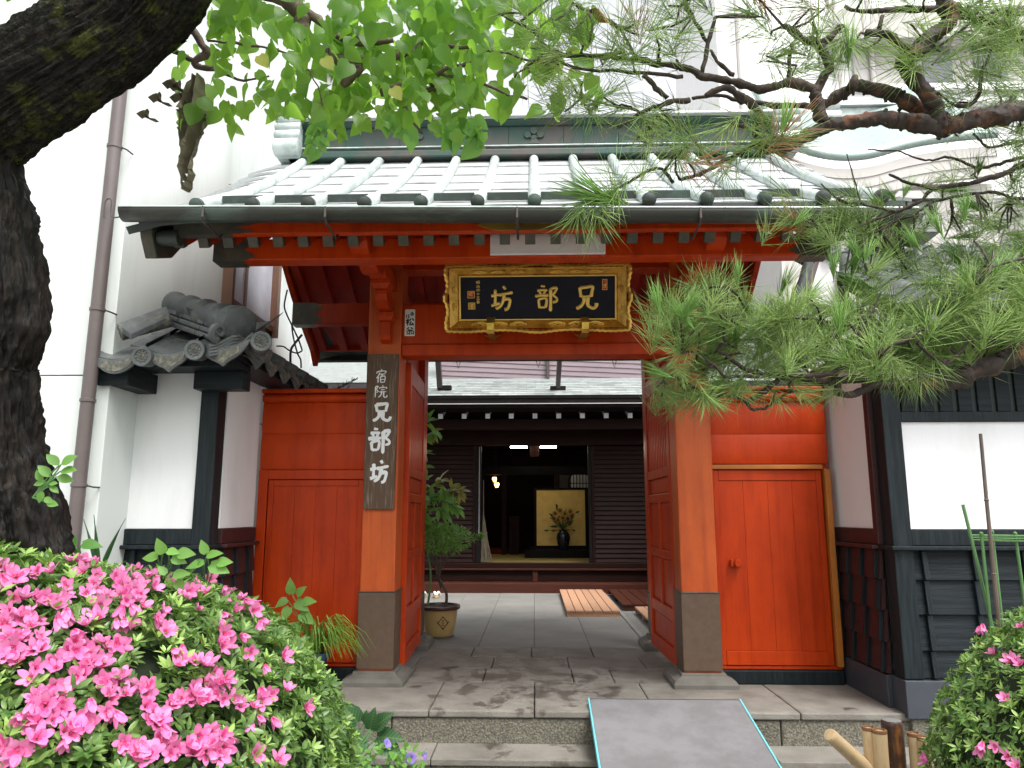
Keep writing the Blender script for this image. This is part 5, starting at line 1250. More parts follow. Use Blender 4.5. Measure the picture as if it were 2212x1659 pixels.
# ================================================================== boarded upper storey behind the hall roof, with struts in front
cn = thing('boarded_storey', 'pale mauve boarded upper storey wall behind the hall roof', 'wall', (0, 7.6, 3.4))
for i in range(14):
    z0 = i * .092
    A = Vector((-1.72, 7.25, 3.70 + z0)); Bq = Vector((2.9, 7.25, 3.475 + z0)); h_ = Vector((0, 0, .096)); t_ = Vector((0, .03, 0)); l_ = Vector((0, .016, 0))
    q = [A, Bq, Bq + h_ + l_, A + h_ + l_]
    MB().add(q + [p + t_ for p in q], [(0, 1, 2, 3), (7, 6, 5, 4), (0, 4, 5, 1), (1, 5, 6, 2), (2, 6, 7, 3), (3, 7, 4, 0)]).build('siding_board', 'siding', cn)
MB().beam((.25, 7.22, 3.56), (.27, 7.22, 4.9), .10, .05).build('cover_strip', 'steel_brown', cn)
MB().box(-1.7, 2.9, 7.32, 7.6, 3.75, 5.0).build('wall_core', 'far_wall', cn)
for (x0, x1, wd, lb_) in ((-1.60, -1.30, .085, 'wide brown strut standing on the hall roof at the left of the opening'), (.40, .45, .07, 'slim brown strut standing on the hall roof in the middle of the opening')):
    zb = 3.38 if x0 < 0 else 3.36
    st_ = thing('roof_strut', lb_, 'strut', (x0, 6.35, zb))
    MB().beam((x0, 6.35, zb + .05), (x1 - (.25 if x0 < 0 else 0), 5.2, 4.45), wd, .15).build('shaft', 'steel_brown', st_, bev=.004)
    MB().box(x0 - (.03 if x0 < 0 else .13), x0 + (.20 if x0 < 0 else .13), 6.28, 6.40, zb - .02, zb + .055).build('strut_foot', 'blackish_wood', st_, bev=.004)
# ================================================================== SMALL THINGS
rp_ = thing('access_ramp', 'grey access ramp with bright blue edge strips laid over the steps', 'ramp', (.88, -1.4, STREET))
def rz(y): return .046 + (y + .60) * (.172 / .80)
RX0, RX1 = .352, 1.408
b = MB()
nn = 16
b.prism([(-.60, rz(-.60)), (-2.45, rz(-2.45)), (-2.45, rz(-2.45) - .03), (-.60, rz(-.60) - .03)], (RX0 + .019, 0, 0), (0, 1, 0), (0, 0, 1), (RX1 - RX0 - .038, 0, 0)); b.build('board', 'ramp_grey', rp_, bev=.003)
for x in (RX0 + .006, RX1 - .018):
    MB().prism([(-.59, rz(-.59) + .004), (-2.46, rz(-2.46) + .004), (-2.46, rz(-2.46) - .04), (-.59, rz(-.59) - .04)], (x, 0, 0), (0, 1, 0), (0, 0, 1), (.012, 0, 0)).build('edge_strip', 'cyan_edge', rp_, bev=.002)
MB().box(RX0 + .02, RX1 - .02, -.599, -.585, .020, .046).build('lip', 'grey_metal', rp_)
for x in (RX0 + .05, RX1 - .09):
    MB().prism([(-.78, rz(-.78) - .034), (-2.2, rz(-2.2) - .034), (-2.2, STREET + .002), (-1.10, STREET + .002), (-1.10, -.206), (-.78, -.206)], (x, 0, 0), (0, 1, 0), (0, 0, 1), (.04, 0, 0)).build('support_rib', 'joint', rp_)
# ---- bamboo fence at the foot of the right bush
bf = thing('bamboo_fence', 'low fence of cut bamboo around a dark round log post at the bottom right', 'fence', (1.5, -2.65, STREET))
def bamboo(top, r, zb, lean=(0, 0)):
    t = Vector(top); base = Vector((t.x + lean[0], t.y + lean[1], zb)); L_ = t.z - zb
    pts = []; rad = []; n = 14
    for k in range(n + 1):
        pts.append(base.lerp(t, k / n)); rad.append(r * (1.0 if k not in (5, 10, n) else 1.06))
    o = MB().tube(pts, rad, 18, cap=False).build('bamboo_pole', 'bamboo', bf, smooth=True)
    ax = (t - base).normalized()
    MB().lathe([(r * 1.05, -.012), (r * 1.09, -.006), (r * 1.06, .002), (r * .80, .003), (r * .72, -.006), (r * .35, -.008), (.0005, -.008)], t, 18, ax).build('cut_node', 'bamboo_ring', o, smooth=True)
    MB().lathe([(r * .70, -.004), (r * .2, -.003), (.0005, -.003)], t, 14, ax).build('cut_face', 'bamboo', o)
FY = -2.65
q = [atY(1876, 1571, FY), atY(1899, 1577, FY - .03), atY(1974, 1584, FY), atY(1996, 1593, FY - .03)]
for p, r in zip(q, (.026, .0285, .0245, .026)): bamboo(p, r, STREET)
p = atY(1926, 1556, FY + .05); 
b = MB(); rr = .043; n = 20
b.lathe([(rr * 1.0, STREET - p.z), (rr, -.02), (rr * .97, -.004), (rr * .90, 0), (.0005, .001)], p, 20); lg = b.build('log_post', 'charred_log', bf, smooth=True)
MB().lathe([(rr * .88, .0015), (rr * .5, .003), (.0005, .003)], p, 20).build('cut_face', 'hopper_grey', lg)
a = atY(1793, 1588, -2.75); c = atY(1905, 1690, -2.62); 
o = MB().tube([a.lerp(c, k / 8) for k in range(9)], [.0275, .028, .028, .0285, .030, .0285, .0285, .029, .029], 18).build('rail_pole', 'bamboo', bf, smooth=True)
MB().lathe([(.0275, -.002), (.024, .006), (.012, .009), (.0005, .009)], a, 16, (a - c)).build('cut_face', 'bamboo', o, smooth=True)
sk = MB().tube([atY(674, 1598, -3.55), atY(664, 1700, -3.60)], .014, 10).build('bamboo_stake', 'bamboo'); tag(sk, 'short split bamboo stake at the right foot of the pink azalea', 'stake')
# ---- plant supports behind the right bush
def stake(pts, r, m, label):
    P = [atY(x, y, Y) for x, y, Y in pts]; o = MB().tube(smoothpoly(P, 3), r, 8).build('garden_stake', m); return tag(o, label, 'stake')
cane = thing('garden_cane', 'tall dark brown cane standing in front of the white plaster panel', 'stake', atY(2163, 1400, -2.3))
P = [atY(2118, 937, -2.3), atY(2131, 1080, -2.3), atY(2147, 1240, -2.3), atY(2163, 1400, -2.3)]; MB().tube(P, [.008, .009, .010, .010], 8).build('shaft', 'stake_brown', cane, smooth=True)
for k in (1, 2): MB().lathe([(.009, -.006), (.0125, 0), (.009, .006)], P[k], 8).build('node', 'stake_brown', cane)
stake([(2080, 1090, -2.25), (2112, 1220, -2.25), (2152, 1390, -2.25)], .008, 'stake_green', 'leaning green stake beside the tall brown cane')
tr = thing('ring_support', 'green wire ring plant support on thin stakes behind the right bush', 'plant support', atY(2150, 1390, -2.2))
for (x0, y0, x1, y1, Y) in ((2120, 1155, 2145, 1390, -2.28), (2193, 1155, 2225, 1390, -2.28), (2143, 1150, 2170, 1390, -2.08)):
    a = atY(x0, y0, Y); MB().tube([a, atY(x1, y1, Y)], .0075, 8).build('stake', 'stake_green', tr, smooth=True); MB().lathe([(.0005, .016), (.009, .010), (.010, -.004), (.0076, -.008)], a, 8).build('stake_cap', 'stake_green', tr, smooth=True)
ca = atY(2158, 1163, -2.2)
for dz in (0, .012, .024): MB().tube([ca + Vector((.125 * math.cos(t * math.pi / 12), .10 * math.sin(t * math.pi / 12), dz - .01)) for t in range(25)], .003, 5).build('ring', 'stake_green', tr)
# ---- duckboards in the courtyard
def duck(name, label, m, x0, x1, y0, y1, n, z1=.08):
    t = thing(name, label, 'duckboard', ((x0 + x1) / 2, (y0 + y1) / 2, 0), 'duckboards in the courtyard'); w_ = (x1 - x0) / n
    for i in range(n): MB().box(x0 + i * w_ + .005, x0 + (i + 1) * w_ - .005, y0, y1, z1 - .025, z1).build('plank', m, t, bev=.003)
    for yy in (y0 + .01, (y0 + y1) / 2, y1 - .06): MB().box(x0 + .01, x1 - .01, yy, yy + .05, .002, z1 - .0255).build('bearer', m, t)
duck('duckboard', 'pale cedar duckboard of six planks on the paving before the hall', 'cedar', .395, 1.09, 3.85, 6.55, 6)
duck('duckboard', 'dark brown duckboard beside the pale cedar one', 'reddish_wood', 1.19, 2.6, 4.55, 6.6, 9)
duck('duckboard', 'short pale duckboard partly hidden behind the right door leaf', 'cedar', 1.32, 2.1, 2.85, 4.3, 6)
# ---- sandals
sd = thing('sandals', 'pair of sandals with white straps on the courtyard floor', 'sandals', (-1.66, 6.0, 0))
for dx in (-.11, .11):
    o = MB().prism([(.045 * math.cos(t * math.pi / 8) + dx, .12 * math.sin(t * math.pi / 8)) for t in range(16)], (-1.66, 6.0, .002), (1, 0, 0), (0, 1, 0), (0, 0, .035)).build('sole', 'pot_ochre', sd, bev=.004)
    for s_ in (-1, 1): MB().tube(smoothpoly([(-1.66 + dx, 5.93, .045), (-1.66 + dx + s_ * .03, 5.97, .085), (-1.66 + dx + s_ * .045, 6.04, .045)], 4), .02, 8).build('strap', 'white_paint', o, smooth=True)
# ================================================================== LEAF AND FLOWER TEMPLATES
def leaf_t(w=.30, fold=.06, droop=.10, ser=0.0, n=5, tipw=1.0, heart=False):
    """leaf along +x, length 1; returns verts, triangles"""
    v = []; f = []
    def wd(t):
        if heart: return w * float(np.interp(t, [0, .08, .2, .33, .48, .62, .75, .87, .95, 1], [.45, .84, 1.0, .99, .88, .70, .48, .25, .09, 0]))
        return w * math.sin(math.pi * t ** .85) ** .9
    for i in range(n + 1):
        t = i / n; z = -droop * t * t; ww = max(0, wd(t)) * (1 + (ser if i % 2 else -ser)) if 0 < i < n else 0
        if heart and i == 0: ww = w * .45
        v += [(t, 0, z), (t - (.06 if heart and i == 0 else 0), ww, z + fold * (ww / max(w, 1e-4))), (t - (.06 if heart and i == 0 else 0), -ww, z + fold * (ww / max(w, 1e-4)))]
    for i in range(n):
        a = 3 * i; c = a + 3
        f += [(a, c, c + 1), (a, c + 1, a + 1), (a, c + 2, c), (a, a + 2, c + 2)]
    return np.array(v), f
def tri_mesh(name, v, f, m=None, smooth=True):
    me = bpy.data.meshes.new(name); me.from_pydata([tuple(p) for p in v], [], [tuple(q) for q in f])
    if smooth: me.shade_smooth()
    if m: me.materials.append(MATS[m])
    return me
def blend_leaves(name, tv, tf, Ms, m, parent, kind='stuff', origin=None):
    me = inst_mesh(name, tv, tf, Ms); me.materials.append(MATS[m])
    o = bpy.data.objects.new(name, me); COL.objects.link(o)
    if parent is not None: o.parent = parent; o.location = -wpos(parent)
    if kind: o['kind'] = kind
    return o
def rvec(r): 
    while True:
        v = Vector((r.uniform(-1, 1), r.uniform(-1, 1), r.uniform(-1, 1)))
        if .05 < v.length < 1: return v.normalized()
# ================================================================== AZALEA BUSHES
def make_flower(rg, droop=False):
    """five petal funnel flower, radius about 1, facing +z; slot 0 petal, 1 blotch, 2 stamen"""
    v = []; f = []; mi = []
    for k in range(5):
        a0 = 2 * math.pi * k / 5 + rg.uniform(-.12, .12); wmax = rg.uniform(.30, .40); curl = rg.uniform(-.05, .25); tw = rg.uniform(-.15, .15); lift = rg.uniform(-.12, .12)
        n0 = len(v); nu, nv = 4, 5
        for j in range(nv + 1):
            t = j / nv; r = (.10 + .92 * t) * (1 if not droop else .55 + .15 * t)
            z = (-.62 + .85 * t ** .75 - curl * t ** 3 + lift * t) if not droop else (-.95 + 1.35 * t - .15 * t ** 3)
            ww = (.10 + (wmax - .10) * math.sin(math.pi * min(1, (t * .92 + .04)) ** .9) ** .8) if t < 1 else wmax * .16
            for i in range(nu + 1):
                u = (i / nu - .5) * 2; w_ = u * ww
                zz = z + .10 * abs(u) ** 2 * t + .035 * math.sin(u * 5 + k) * t * t + tw * u * t * .5
                v.append((r * math.cos(a0) - w_ * math.sin(a0), r * math.sin(a0) + w_ * math.cos(a0), zz))
        for j in range(nv):
            for i in range(nu):
                p = n0 + j * (nu + 1) + i; f.append((p, p + 1, p + nu + 2, p + nu + 1)); mi.append(1 if (j < 1 or (k == 0 and j < 3 and 0 < i < 3)) else 0)
    for k in range(6):
        an = rg.uniform(0, 6.28); s = rg.uniform(.08, .32); n0 = len(v); L_ = rg.uniform(.25, .55)
        e = Vector((s * math.cos(an), s * math.sin(an), L_)); b0 = Vector((0, 0, -.5)); sdv = Vector((-math.sin(an), math.cos(an), 0)) * .018
        v += [tuple(b0 - sdv), tuple(b0 + sdv), tuple(e + sdv), tuple(e - sdv)]; f.append((n0, n0 + 1, n0 + 2, n0 + 3)); mi.append(2)
    me = bpy.data.meshes.new('flower'); me.from_pydata(v, [], f)
    for mm in ('petal', 'petal_deep', 'stamen'): me.materials.append(MATS[mm])
    me.polygons.foreach_set('material_index', mi); me.shade_smooth(); me.update(); return me
frg = random.Random(21)
FLOW = [make_flower(frg) for _ in range(5)]; FDR = [make_flower(frg, True) for _ in range(3)]
LV, LF = leaf_t(.17, .05, .12, n=4)
class Mound:
    def __init__(s, c, r, e=2.4, seed=1):
        s.c = Vector(c); s.r = r; s.e = e; s.seed = seed
        rg = random.Random(seed); s.lumps = [(rvec(rg), rg.uniform(.06, .13), rg.uniform(3, 9)) for _ in range(26)]
    def scale(s, d):
        k = (abs(d.x / s.r[0]) ** s.e + abs(d.y / s.r[1]) ** s.e + abs(d.z / s.r[2]) ** s.e) ** (-1 / s.e)
        dn = d.normalized(); return k * (1 + sum(a * math.exp(-(1 - dn.dot(v)) * q * 6) for v, a, q in s.lumps) * .55)
    def pt(s, d): return s.c + d * s.scale(d)
    def normal(s, d):
        p = s.pt(d) - s.c
        return Vector([math.copysign(abs(p[i] / s.r[i]) ** (s.e - 1), p[i]) / s.r[i] for i in range(3)]).normalized()
    def hit(s, x, y):
        rd = _ray(x, y).normalized(); t = .6; prev = None
        while t < 5:
            p = CAM + rd * t; d = p - s.c
            if d.length < s.scale(d.normalized()): return d.normalized()
            t += .01
        return None
def bush(name, label, mound, nros, flowers, zmin, seed, young=.3, lsize=(.025, .041), extra=0):
    rg = random.Random(seed)
    b = thing(name, label, 'bush', (mound.c.x, mound.c.y, STREET))
    # dark twiggy core
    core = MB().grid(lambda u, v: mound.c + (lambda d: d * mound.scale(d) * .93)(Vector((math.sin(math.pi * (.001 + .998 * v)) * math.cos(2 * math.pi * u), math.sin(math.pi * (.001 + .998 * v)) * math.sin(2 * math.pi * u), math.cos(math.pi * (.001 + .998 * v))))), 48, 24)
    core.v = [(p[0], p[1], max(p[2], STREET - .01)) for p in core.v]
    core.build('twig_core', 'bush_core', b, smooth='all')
    A = []; Bm = []; near = []
    cnt = 0
    while cnt < nros:
        d = rvec(rg); p = mound.pt(d)
        if p.z < zmin: continue
        if (p - CAM).normalized().dot(mound.normal(d)) > .55: continue
        cnt += 1
        nrm = mound.normal(d); dep = rg.random() ** 1.5; p = p - nrm * (dep * .085) + rvec(rg) * .012
        ax = (nrm + Vector((0, 0, .45)) + rvec(rg) * .55).normalized()
        t1 = ax.orthogonal().normalized(); t2 = ax.cross(t1); ph = rg.uniform(0, 6.28); n = rg.randint(5, 8)
        yg = rg.random() < young and dep < .4; sz = rg.uniform(*lsize) * (1.0 if not yg else .8)
        ros = []
        for k in range(n):
            an = ph + k * 2.4; el = rg.uniform(.15, .75) if not yg else rg.uniform(.5, 1.0)
            x = (t1 * math.cos(an) + t2 * math.sin(an)) * math.cos(el) + ax * math.sin(el)
            ros.append(frame(p + x * .004, x, ax, sz * rg.uniform(.75, 1.2)))
        if (p - CAM).length < 2.0 and dep < .25 and len(near) < 900: near.append(((p - CAM).length, ros, yg))
        else: (Bm if yg else A).extend(ros)
    near.sort(key=lambda q: q[0])
    # the nearest leaf rosettes are separate pieces
    for q in near[:240]:
        M0 = q[1][0]; o0 = M0.translation.copy(); T = Matrix.Translation(-o0)
        me = inst_mesh('leaf_rosette', LV, LF, [T @ m for m in q[1]]); me.materials.append(MATS['leaf_azalea_young' if q[2] else 'leaf_azalea'])
        place('leaf_rosette', me, Matrix.Translation(o0), b)
    for q in near[240:]: (Bm if q[2] else A).extend(q[1])
    blend_leaves('foliage', LV, LF, A, 'leaf_azalea', b)
    if Bm: blend_leaves('young_foliage', LV, LF, Bm, 'leaf_azalea_young', b)
    nf = 0
    def put(d, s, dr=False):
        nrm = mound.normal(d); p = mound.pt(d) + nrm * rg.uniform(.008, .03)
        toC = (CAM - p).normalized()
        if dr: ax = (Vector((0, 0, -1)) + nrm * .5 + rvec(rg) * .35).normalized()
        else: ax = (nrm * .8 + toC * .35 + rvec(rg) * .55 + Vector((0, 0, -.05))).normalized()
        me = rg.choice(FDR if dr else FLOW); up = ax
        x = ax.orthogonal().normalized(); x = Matrix.Rotation(rg.uniform(0, 6.28), 3, ax) @ x
        place('flower', me, frame(p, x, up, s), b)
    flowers = list(flowers)
    if len(flowers) > 40:
        for (x, y, dr) in list(flowers):
            if rg.random() < .55 and x < 560: flowers.append((x + rg.uniform(-24, 24), y + rg.uniform(-20, 20), rg.random() < .12))
    for (x, y, dr) in flowers:
        d = mound.hit(x + rg.uniform(-4, 4), y + rg.uniform(-4, 4))
        if d is None: continue
        put(d, rg.uniform(.016, .0265) * (1 if not dr else 1.1), dr); nf += 1
    k = 0
    while k < extra:
        d = rvec(rg); p = mound.pt(d)
        if p.z < zmin + .1: continue
        pj = p - CAM; dep = pj.dot(_fw); X = 1106 + FOC * pj.dot(_rt) / max(dep, .1)
        if dep > 0 and -60 < X < 2270: continue          # only where the photograph does not show the bush
        put(d, rg.uniform(.020, .027), rg.random() < .2); k += 1
    return b
zl = lambda x, y: (x * .33333, 1106.1 + y * .33333)
FL = [(30,480),(70,470),(40,720),(180,760),(90,580),(150,610),(300,420),(215,440),(470,330),(540,300),(590,290),(520,400),(600,380),(660,350),(450,360),(500,290),(620,330),(560,350),(900,340),(930,370),(410,530),(420,620),(440,580),(380,600),(570,690),(540,760),(640,640),(590,500),(620,540),(660,560),(740,480),(790,500),(860,480),(820,590),(880,560),(930,620),(900,510),(980,460),(1090,490),(1000,540),(760,580),(800,650),(940,470),(840,530),(780,450),(480,880),(640,880),(690,900),(740,920),(1020,780),(1040,820),(1010,740),(1200,570),(1300,560),(1250,690),(1180,540),(1330,480),(1420,380),(1400,420),(1510,400),(1680,400),(1450,570),(1540,580),(1280,460),(1360,440),(1560,640),(1430,920),(1470,880),(1560,980),(1830,1150),(1930,1290),(1800,980),(1980,900),(1110,1020),(1180,990),(1230,1020),(1280,1030),(470,970),(540,1010),(430,950),(520,1070),(380,1020),(350,1060),(230,1050),(560,960),(330,1180),(390,1210),(300,1240),(260,1200),(380,1330),(350,1370),(400,1290),(640,1000),(600,1030),(680,1140),(740,1120),(720,1230),(640,1130),(690,1200),(790,1200),(860,1150),(900,1180),(930,1310),(980,1350),(1000,1370),(1170,1220),(1230,1200),(1300,1230),(1330,1140),(1440,1140),(1400,1210),(1480,1240),(1550,1260),(1600,1270),(1120,1260),(1380,1130),(1260,1260),(1010,1500),(1080,1510),(1130,1560),(890,1540),(860,1580),(920,1600),(760,1540),(1060,1600),(1180,1530),(1260,1500),(1330,1470),(1390,1480),(1350,1560),(1410,1600),(1290,1590),(1310,1520),(1650,1580),(1760,1610),(60,1590),(110,1600),(20,1560),(160,1370),(240,1480),(180,1400),(100,900),(40,880),(60,960),(150,870),(230,890),(20,1010),(80,830),(190,930),(490,1450),(530,1380),(560,1400),(450,1420),(270,1300),(120,760),(240,730),(270,620),(40,420),(110,500),(250,860),(20,780)]
FD = [(740,720),(780,790),(720,800),(850,720),(410,760),(370,780),(1450,740),(1580,650),(1620,640),(1680,770),(1640,800),(1570,840),(1690,1060),(1680,1230),(1660,1390),(1740,1400),(700,1370),(740,1400),(1050,1460),(1480,1520),(1160,960),(480,860),(400,1550),(170,1340),(1100,990)]
LB = Mound((-1.60, -3.88, .22), (1.045, .92, .92), 2.75, 4)
bush('azalea_bush', 'large azalea bush covered in pink flowers at the lower left', LB, 11500, [(*zl(*p), False) for p in FL] + [(*zl(*p), True) for p in FD], -.2, 11, .28, extra=14)
z9 = lambda x, y: (1474.8 + x * .33333, 1106.1 + y * .33333)
RB = Mound((2.145, -3.62, .24), (.90, .80, .88), 2.3, 9)
bush('azalea_bush', 'clipped green azalea bush with few pink flowers at the lower right', RB, 8000, [(*z9(*p), False) for p in [(2180, 960), (2195, 1000), (2150, 980), (2140, 1230), (2070, 1540), (2150, 1610), (2195, 1640), (2205, 760), (2050, 940), (1600, 1610)]] + [(*z9(*p), True) for p in [(2000, 1560), (1970, 1580), (1990, 800), (1960, 810)]], -.3, 12, .42, (.022, .034), extra=6)
# ================================================================== LEFT TREE
from mathutils import noise as mn
def bark_tube(pts, rads, nu, name, par, ax_amp=.05, m='bark', knots=()):
    P = smoothpoly(pts, 24); n = len(P); Rr = smoothpoly([(r, 0, 0) for r in rads], 24)
    b = MB(); prev = None; n0 = 0; lens = 0
    rows = []
    for i, p in enumerate(P):
        t = (P[min(i + 1, n - 1)] - P[max(i - 1, 0)]).normalized()
        if prev is None: prev = t.orthogonal()
        prev = (prev - t * prev.dot(t)).normalized(); q_ = t.cross(prev)
        if i: lens += (p - P[i - 1]).length
        row = []
        for k in range(nu):
            an = 2 * math.pi * k / nu; off = prev * math.cos(an) + q_ * math.sin(an); r = Rr[i].x
            base = p + off * r
            # ridged bark: furrows run along the limb
            c = Vector((math.cos(an) * 11.0, math.sin(an) * 11.0, lens * 3.2)) + mn.noise_vector(base * 5) * .5
            a = mn.ridged_multi_fractal(c * 1.6, 1.0, 2.1, 4, .9, 2.0)
            d2 = mn.fractal(base * 9, .9, 2.0, 4)
            dd = (a - 1.0) * ax_amp * .60 + d2 * ax_amp * .30
            for kp, kr, kh_ in knots: dd += kh_ * math.exp(-((base - kp).length / kr) ** 2)
            row.append(base + off * dd)
        rows.append(row)
    for row in rows: b.v += [tuple(x) for x in row]
    for i in range(n - 1):
        for k in range(nu):
            k2 = (k + 1) % nu; b.f.append((i * nu + k, i * nu + k2, (i + 1) * nu + k2, (i + 1) * nu + k))
    return b.build(name, m, par, smooth='all', recalc=True)
TD = 2.35
lt = thing('broadleaf_tree', 'old leaning tree with thick dark bark and heart-shaped green leaves at the left', 'tree', (-1.95, -3.7, STREET))
tp = lambda x, y, D=TD: atD(x, y, D)
trunk_pts = [tp(-60, 1750), tp(-40, 1400), tp(-38, 1230), tp(-42, 1150), tp(-68, 1060), tp(-92, 940), tp(-98, 790), tp(-72, 690), tp(-74, 610), tp(-104, 480), tp(-150, 330), tp(-210, 120), tp(-260, -150)]
bark_tube(trunk_pts, [.28, .255, .242, .242, .235, .228, .222, .222, .224, .226, .23, .23, .21], 230, 'trunk', lt, .040, m='bark_red', knots=[(tp(95, 690), .05, .022), (tp(80, 730), .06, .02), (tp(118, 1190), .07, .03)])
bark_tube([tp(-200, 380), tp(-100, 285), tp(20, 205), tp(160, 118), tp(290, 22), tp(370, -90, 2.3), tp(430, -260, 2.25)], [.21, .185, .168, .158, .152, .146, .135], 230, 'limb', lt, .030, m='bark_mossy')
# moss patches hugging the bark
moss = MB(); rg = random.Random(14)
# thin branches
def branch(par, pts, r0, r1, m, name='branch', D=2.6, jag=.0, seg=7, res=4, mode='D'):
    P = [atD(x, y, (D + (rest[0] if rest else 0))) for x, y, *rest in pts]
    P = smoothpoly(P, res); n = len(P)
    rj = random.Random(len(pts) * 31 + int(pts[0][0]))
    rad = [(r0 + (r1 - r0) * (i / max(1, n - 1))) * (1 + rj.uniform(-.16, .22)) for i in range(n)]
    if jag: P = [p + Vector((rj.uniform(-1, 1), rj.uniform(-1, 1), rj.uniform(-1, 1))) * jag for p in P]
    return MB().tube(P, rad, seg).build(name, m, par, smooth='all')
z1 = lambda *L_: [(x * .33333, y * .33333) for x, y in L_]
z2 = lambda *L_: [(737.4 + x * .33333, y * .33333) for x, y in L_]
br_ = [(z1((1180, 120), (1290, 260), (1340, 340), (1260, 400), (1290, 440), (1380, 440)), .016, .008), (z1((1130, 330), (1240, 390), (1290, 440)), .010, .007), (z1((1290, 440), (1420, 470), (1580, 520), (1740, 500)), .006, .003),
       (z1((1840, -60), (1880, 20), (1950, 80), (1960, 150), (1955, 260)), .030, .026), (z1((1960, 60), (2060, 130), (2150, 200), (2240, 270), (2330, 240)), .016, .010), (z1((1700, -40), (1860, 10), (1940, 60)), .018, .02),
       (z2((-60, 230), (80, 270), (200, 280), (330, 265)), .014, .008), (z2((60, 440), (130, 390), (280, 380), (400, 350), (500, 310), (520, 210)), .018, .008), (z2((-100, 380), (0, 400), (70, 430)), .03, .022),
       (z2((260, 600), (380, 560), (470, 600), (580, 585), (660, 570)), .014, .007), (z2((590, 550), (640, 460), (740, 430), (850, 400)), .012, .006), (z2((410, 700), (450, 770), (520, 870)), .009, .004), (z2((0, 560), (120, 440), (60, 430)), .015, .012),
       (z1((1340, 260), (1600, 290), (1800, 330), (2000, 380)), .005, .003), (z1((1960, 400), (2060, 560), (2100, 800), (2060, 960)), .003, .002), (z2((640, 480), (860, 520), (1050, 600), (1200, 640)), .006, .004), (z2((560, 320), (760, 300), (1000, 330), (1300, 420)), .008, .004)]
for pts, r0, r1 in br_: branch(lt, pts, r0, r1, 'twig', D=2.55, jag=.004, name='branch')
HV, HF = leaf_t(.43, .10, .22, n=9, heart=True); HV2, HF2 = leaf_t(.38, .14, .35, ser=.04, n=9, heart=True)
LM = [tri_mesh('leaf', HV, HF, 'leaf_tree_veined'), tri_mesh('leaf', HV2, HF2, 'leaf_tree_veined')]
regs = [((375, 540), (95, 285), 42, .9), ((455, 660), (-40, 100), 75, 1), ((560, 760), (60, 255), 110, 1), ((700, 1060), (-40, 130), 150, 1), ((720, 1050), (100, 235), 120, 1), ((820, 1010), (215, 292), 34, .8), ((690, 800), (215, 300), 16, .9), ((1000, 1290), (-20, 250), 95, 1), ((940, 1050), (255, 310), 9, .7)]
rg = random.Random(77); cand = []
for (x0, x1), (y0, y1), n, s in regs:
    for _ in range(int(n * 1.35)):
        x, y = rg.uniform(x0, x1), rg.uniform(y0, y1)
        # keep the sky gaps of the photograph open
        if any(((x - gx) / rx) ** 2 + ((y - gy) / ry) ** 2 < 1 for gx, gy, rx, ry in ((560, 85, 28, 34), (570, 150, 40, 14), (612, 118, 26, 30), (515, 130, 16, 40), (755, 110, 16, 12), (600, 175, 22, 18))): continue
        cand.append((x, y, rg.uniform(2.3, 3.0), s))
mats_l = []
for x, y, D, s in cand:
    p = atD(x, y, D); ax = (Vector((0, 0, -1)) * rg.uniform(.3, 1.2) + _rt * rg.uniform(-.9, .9) + _fw * rg.uniform(-.6, .4)).normalized()
    nrm = (-_fw * rg.uniform(.15, 1.0) + rvec(rg) * .75 + Vector((0, 0, .5))).normalized()
    sz = s * rg.uniform(.048, .092) * (D / 2.6)
    mats_l.append(frame(p - ax * sz * .5, ax, nrm, (sz, sz * rg.uniform(.8, 1.1), sz)))
rg.shuffle(mats_l)
for i, M in enumerate(mats_l[:300]): place('leaf', LM[i % 2], M, lt)
blend_leaves('foliage', HV, HF, mats_l[300:], 'leaf_tree', lt)
# unseen foliage of the same crown, added overhead and above the frame for shade
over = []
for _ in range(2600):
    p = Vector((rg.uniform(-3.6, .9), rg.uniform(-5.2, -2.2), rg.uniform(2.75, 3.9)))
    q = p - CAM; dep = q.dot(_fw)
    if dep > .1:
        Y_ = 829.5 - FOC * q.dot(_up) / dep
        if Y_ > -40: continue
    elif q.length < .8: continue
    over.append(frame(p, (rvec(rg) + Vector((0, 0, -.6))).normalized(), Vector((rg.uniform(-.6, .6), rg.uniform(-.6, .6), 1)), rg.uniform(.07, .10)))
blend_leaves('overhead_foliage', HV, HF, over, 'leaf_tree', lt)
YV, YF = leaf_t(.45, .05, .1, heart=True, n=6); YM = tri_mesh('leaf', YV, YF, 'leaf_yellow')
for x, y in ((848, 190), (700, 125), (560, 120)): place('leaf', YM, frame(atD(x, y, 2.28), Vector((.5, 0, -.7)), -_fw + Vector((0, 0, .3)), .05), lt)
# curling light vine tendril on the ridge end and hanging tips
LVV, LVF = leaf_t(.42, .12, .3, heart=True, n=6); LVM = tri_mesh('leaf', LVV, LVF, 'leaf_light')
for (x0, y0, x1, y1, n, s) in ((695, 255, 680, 325, 22, .05), (830, 245, 885, 285, 10, .06), (1005, 265, 1050, 300, 8, .075), (965, 265, 985, 305, 6, .07), (1030, 250, 1020, 320, 3, .09)):
    for k in range(n):
        t = rg.random(); place('leaf', LVM, frame(atD(x0 + (x1 - x0) * t + rg.uniform(-13, 13), y0 + (y1 - y0) * t + rg.uniform(-5, 5), 2.45), Vector((rg.uniform(-1, 1), 0, -.8)), -_fw + rvec(rg) * .9, s * rg.uniform(.6, 1.1)), lt)
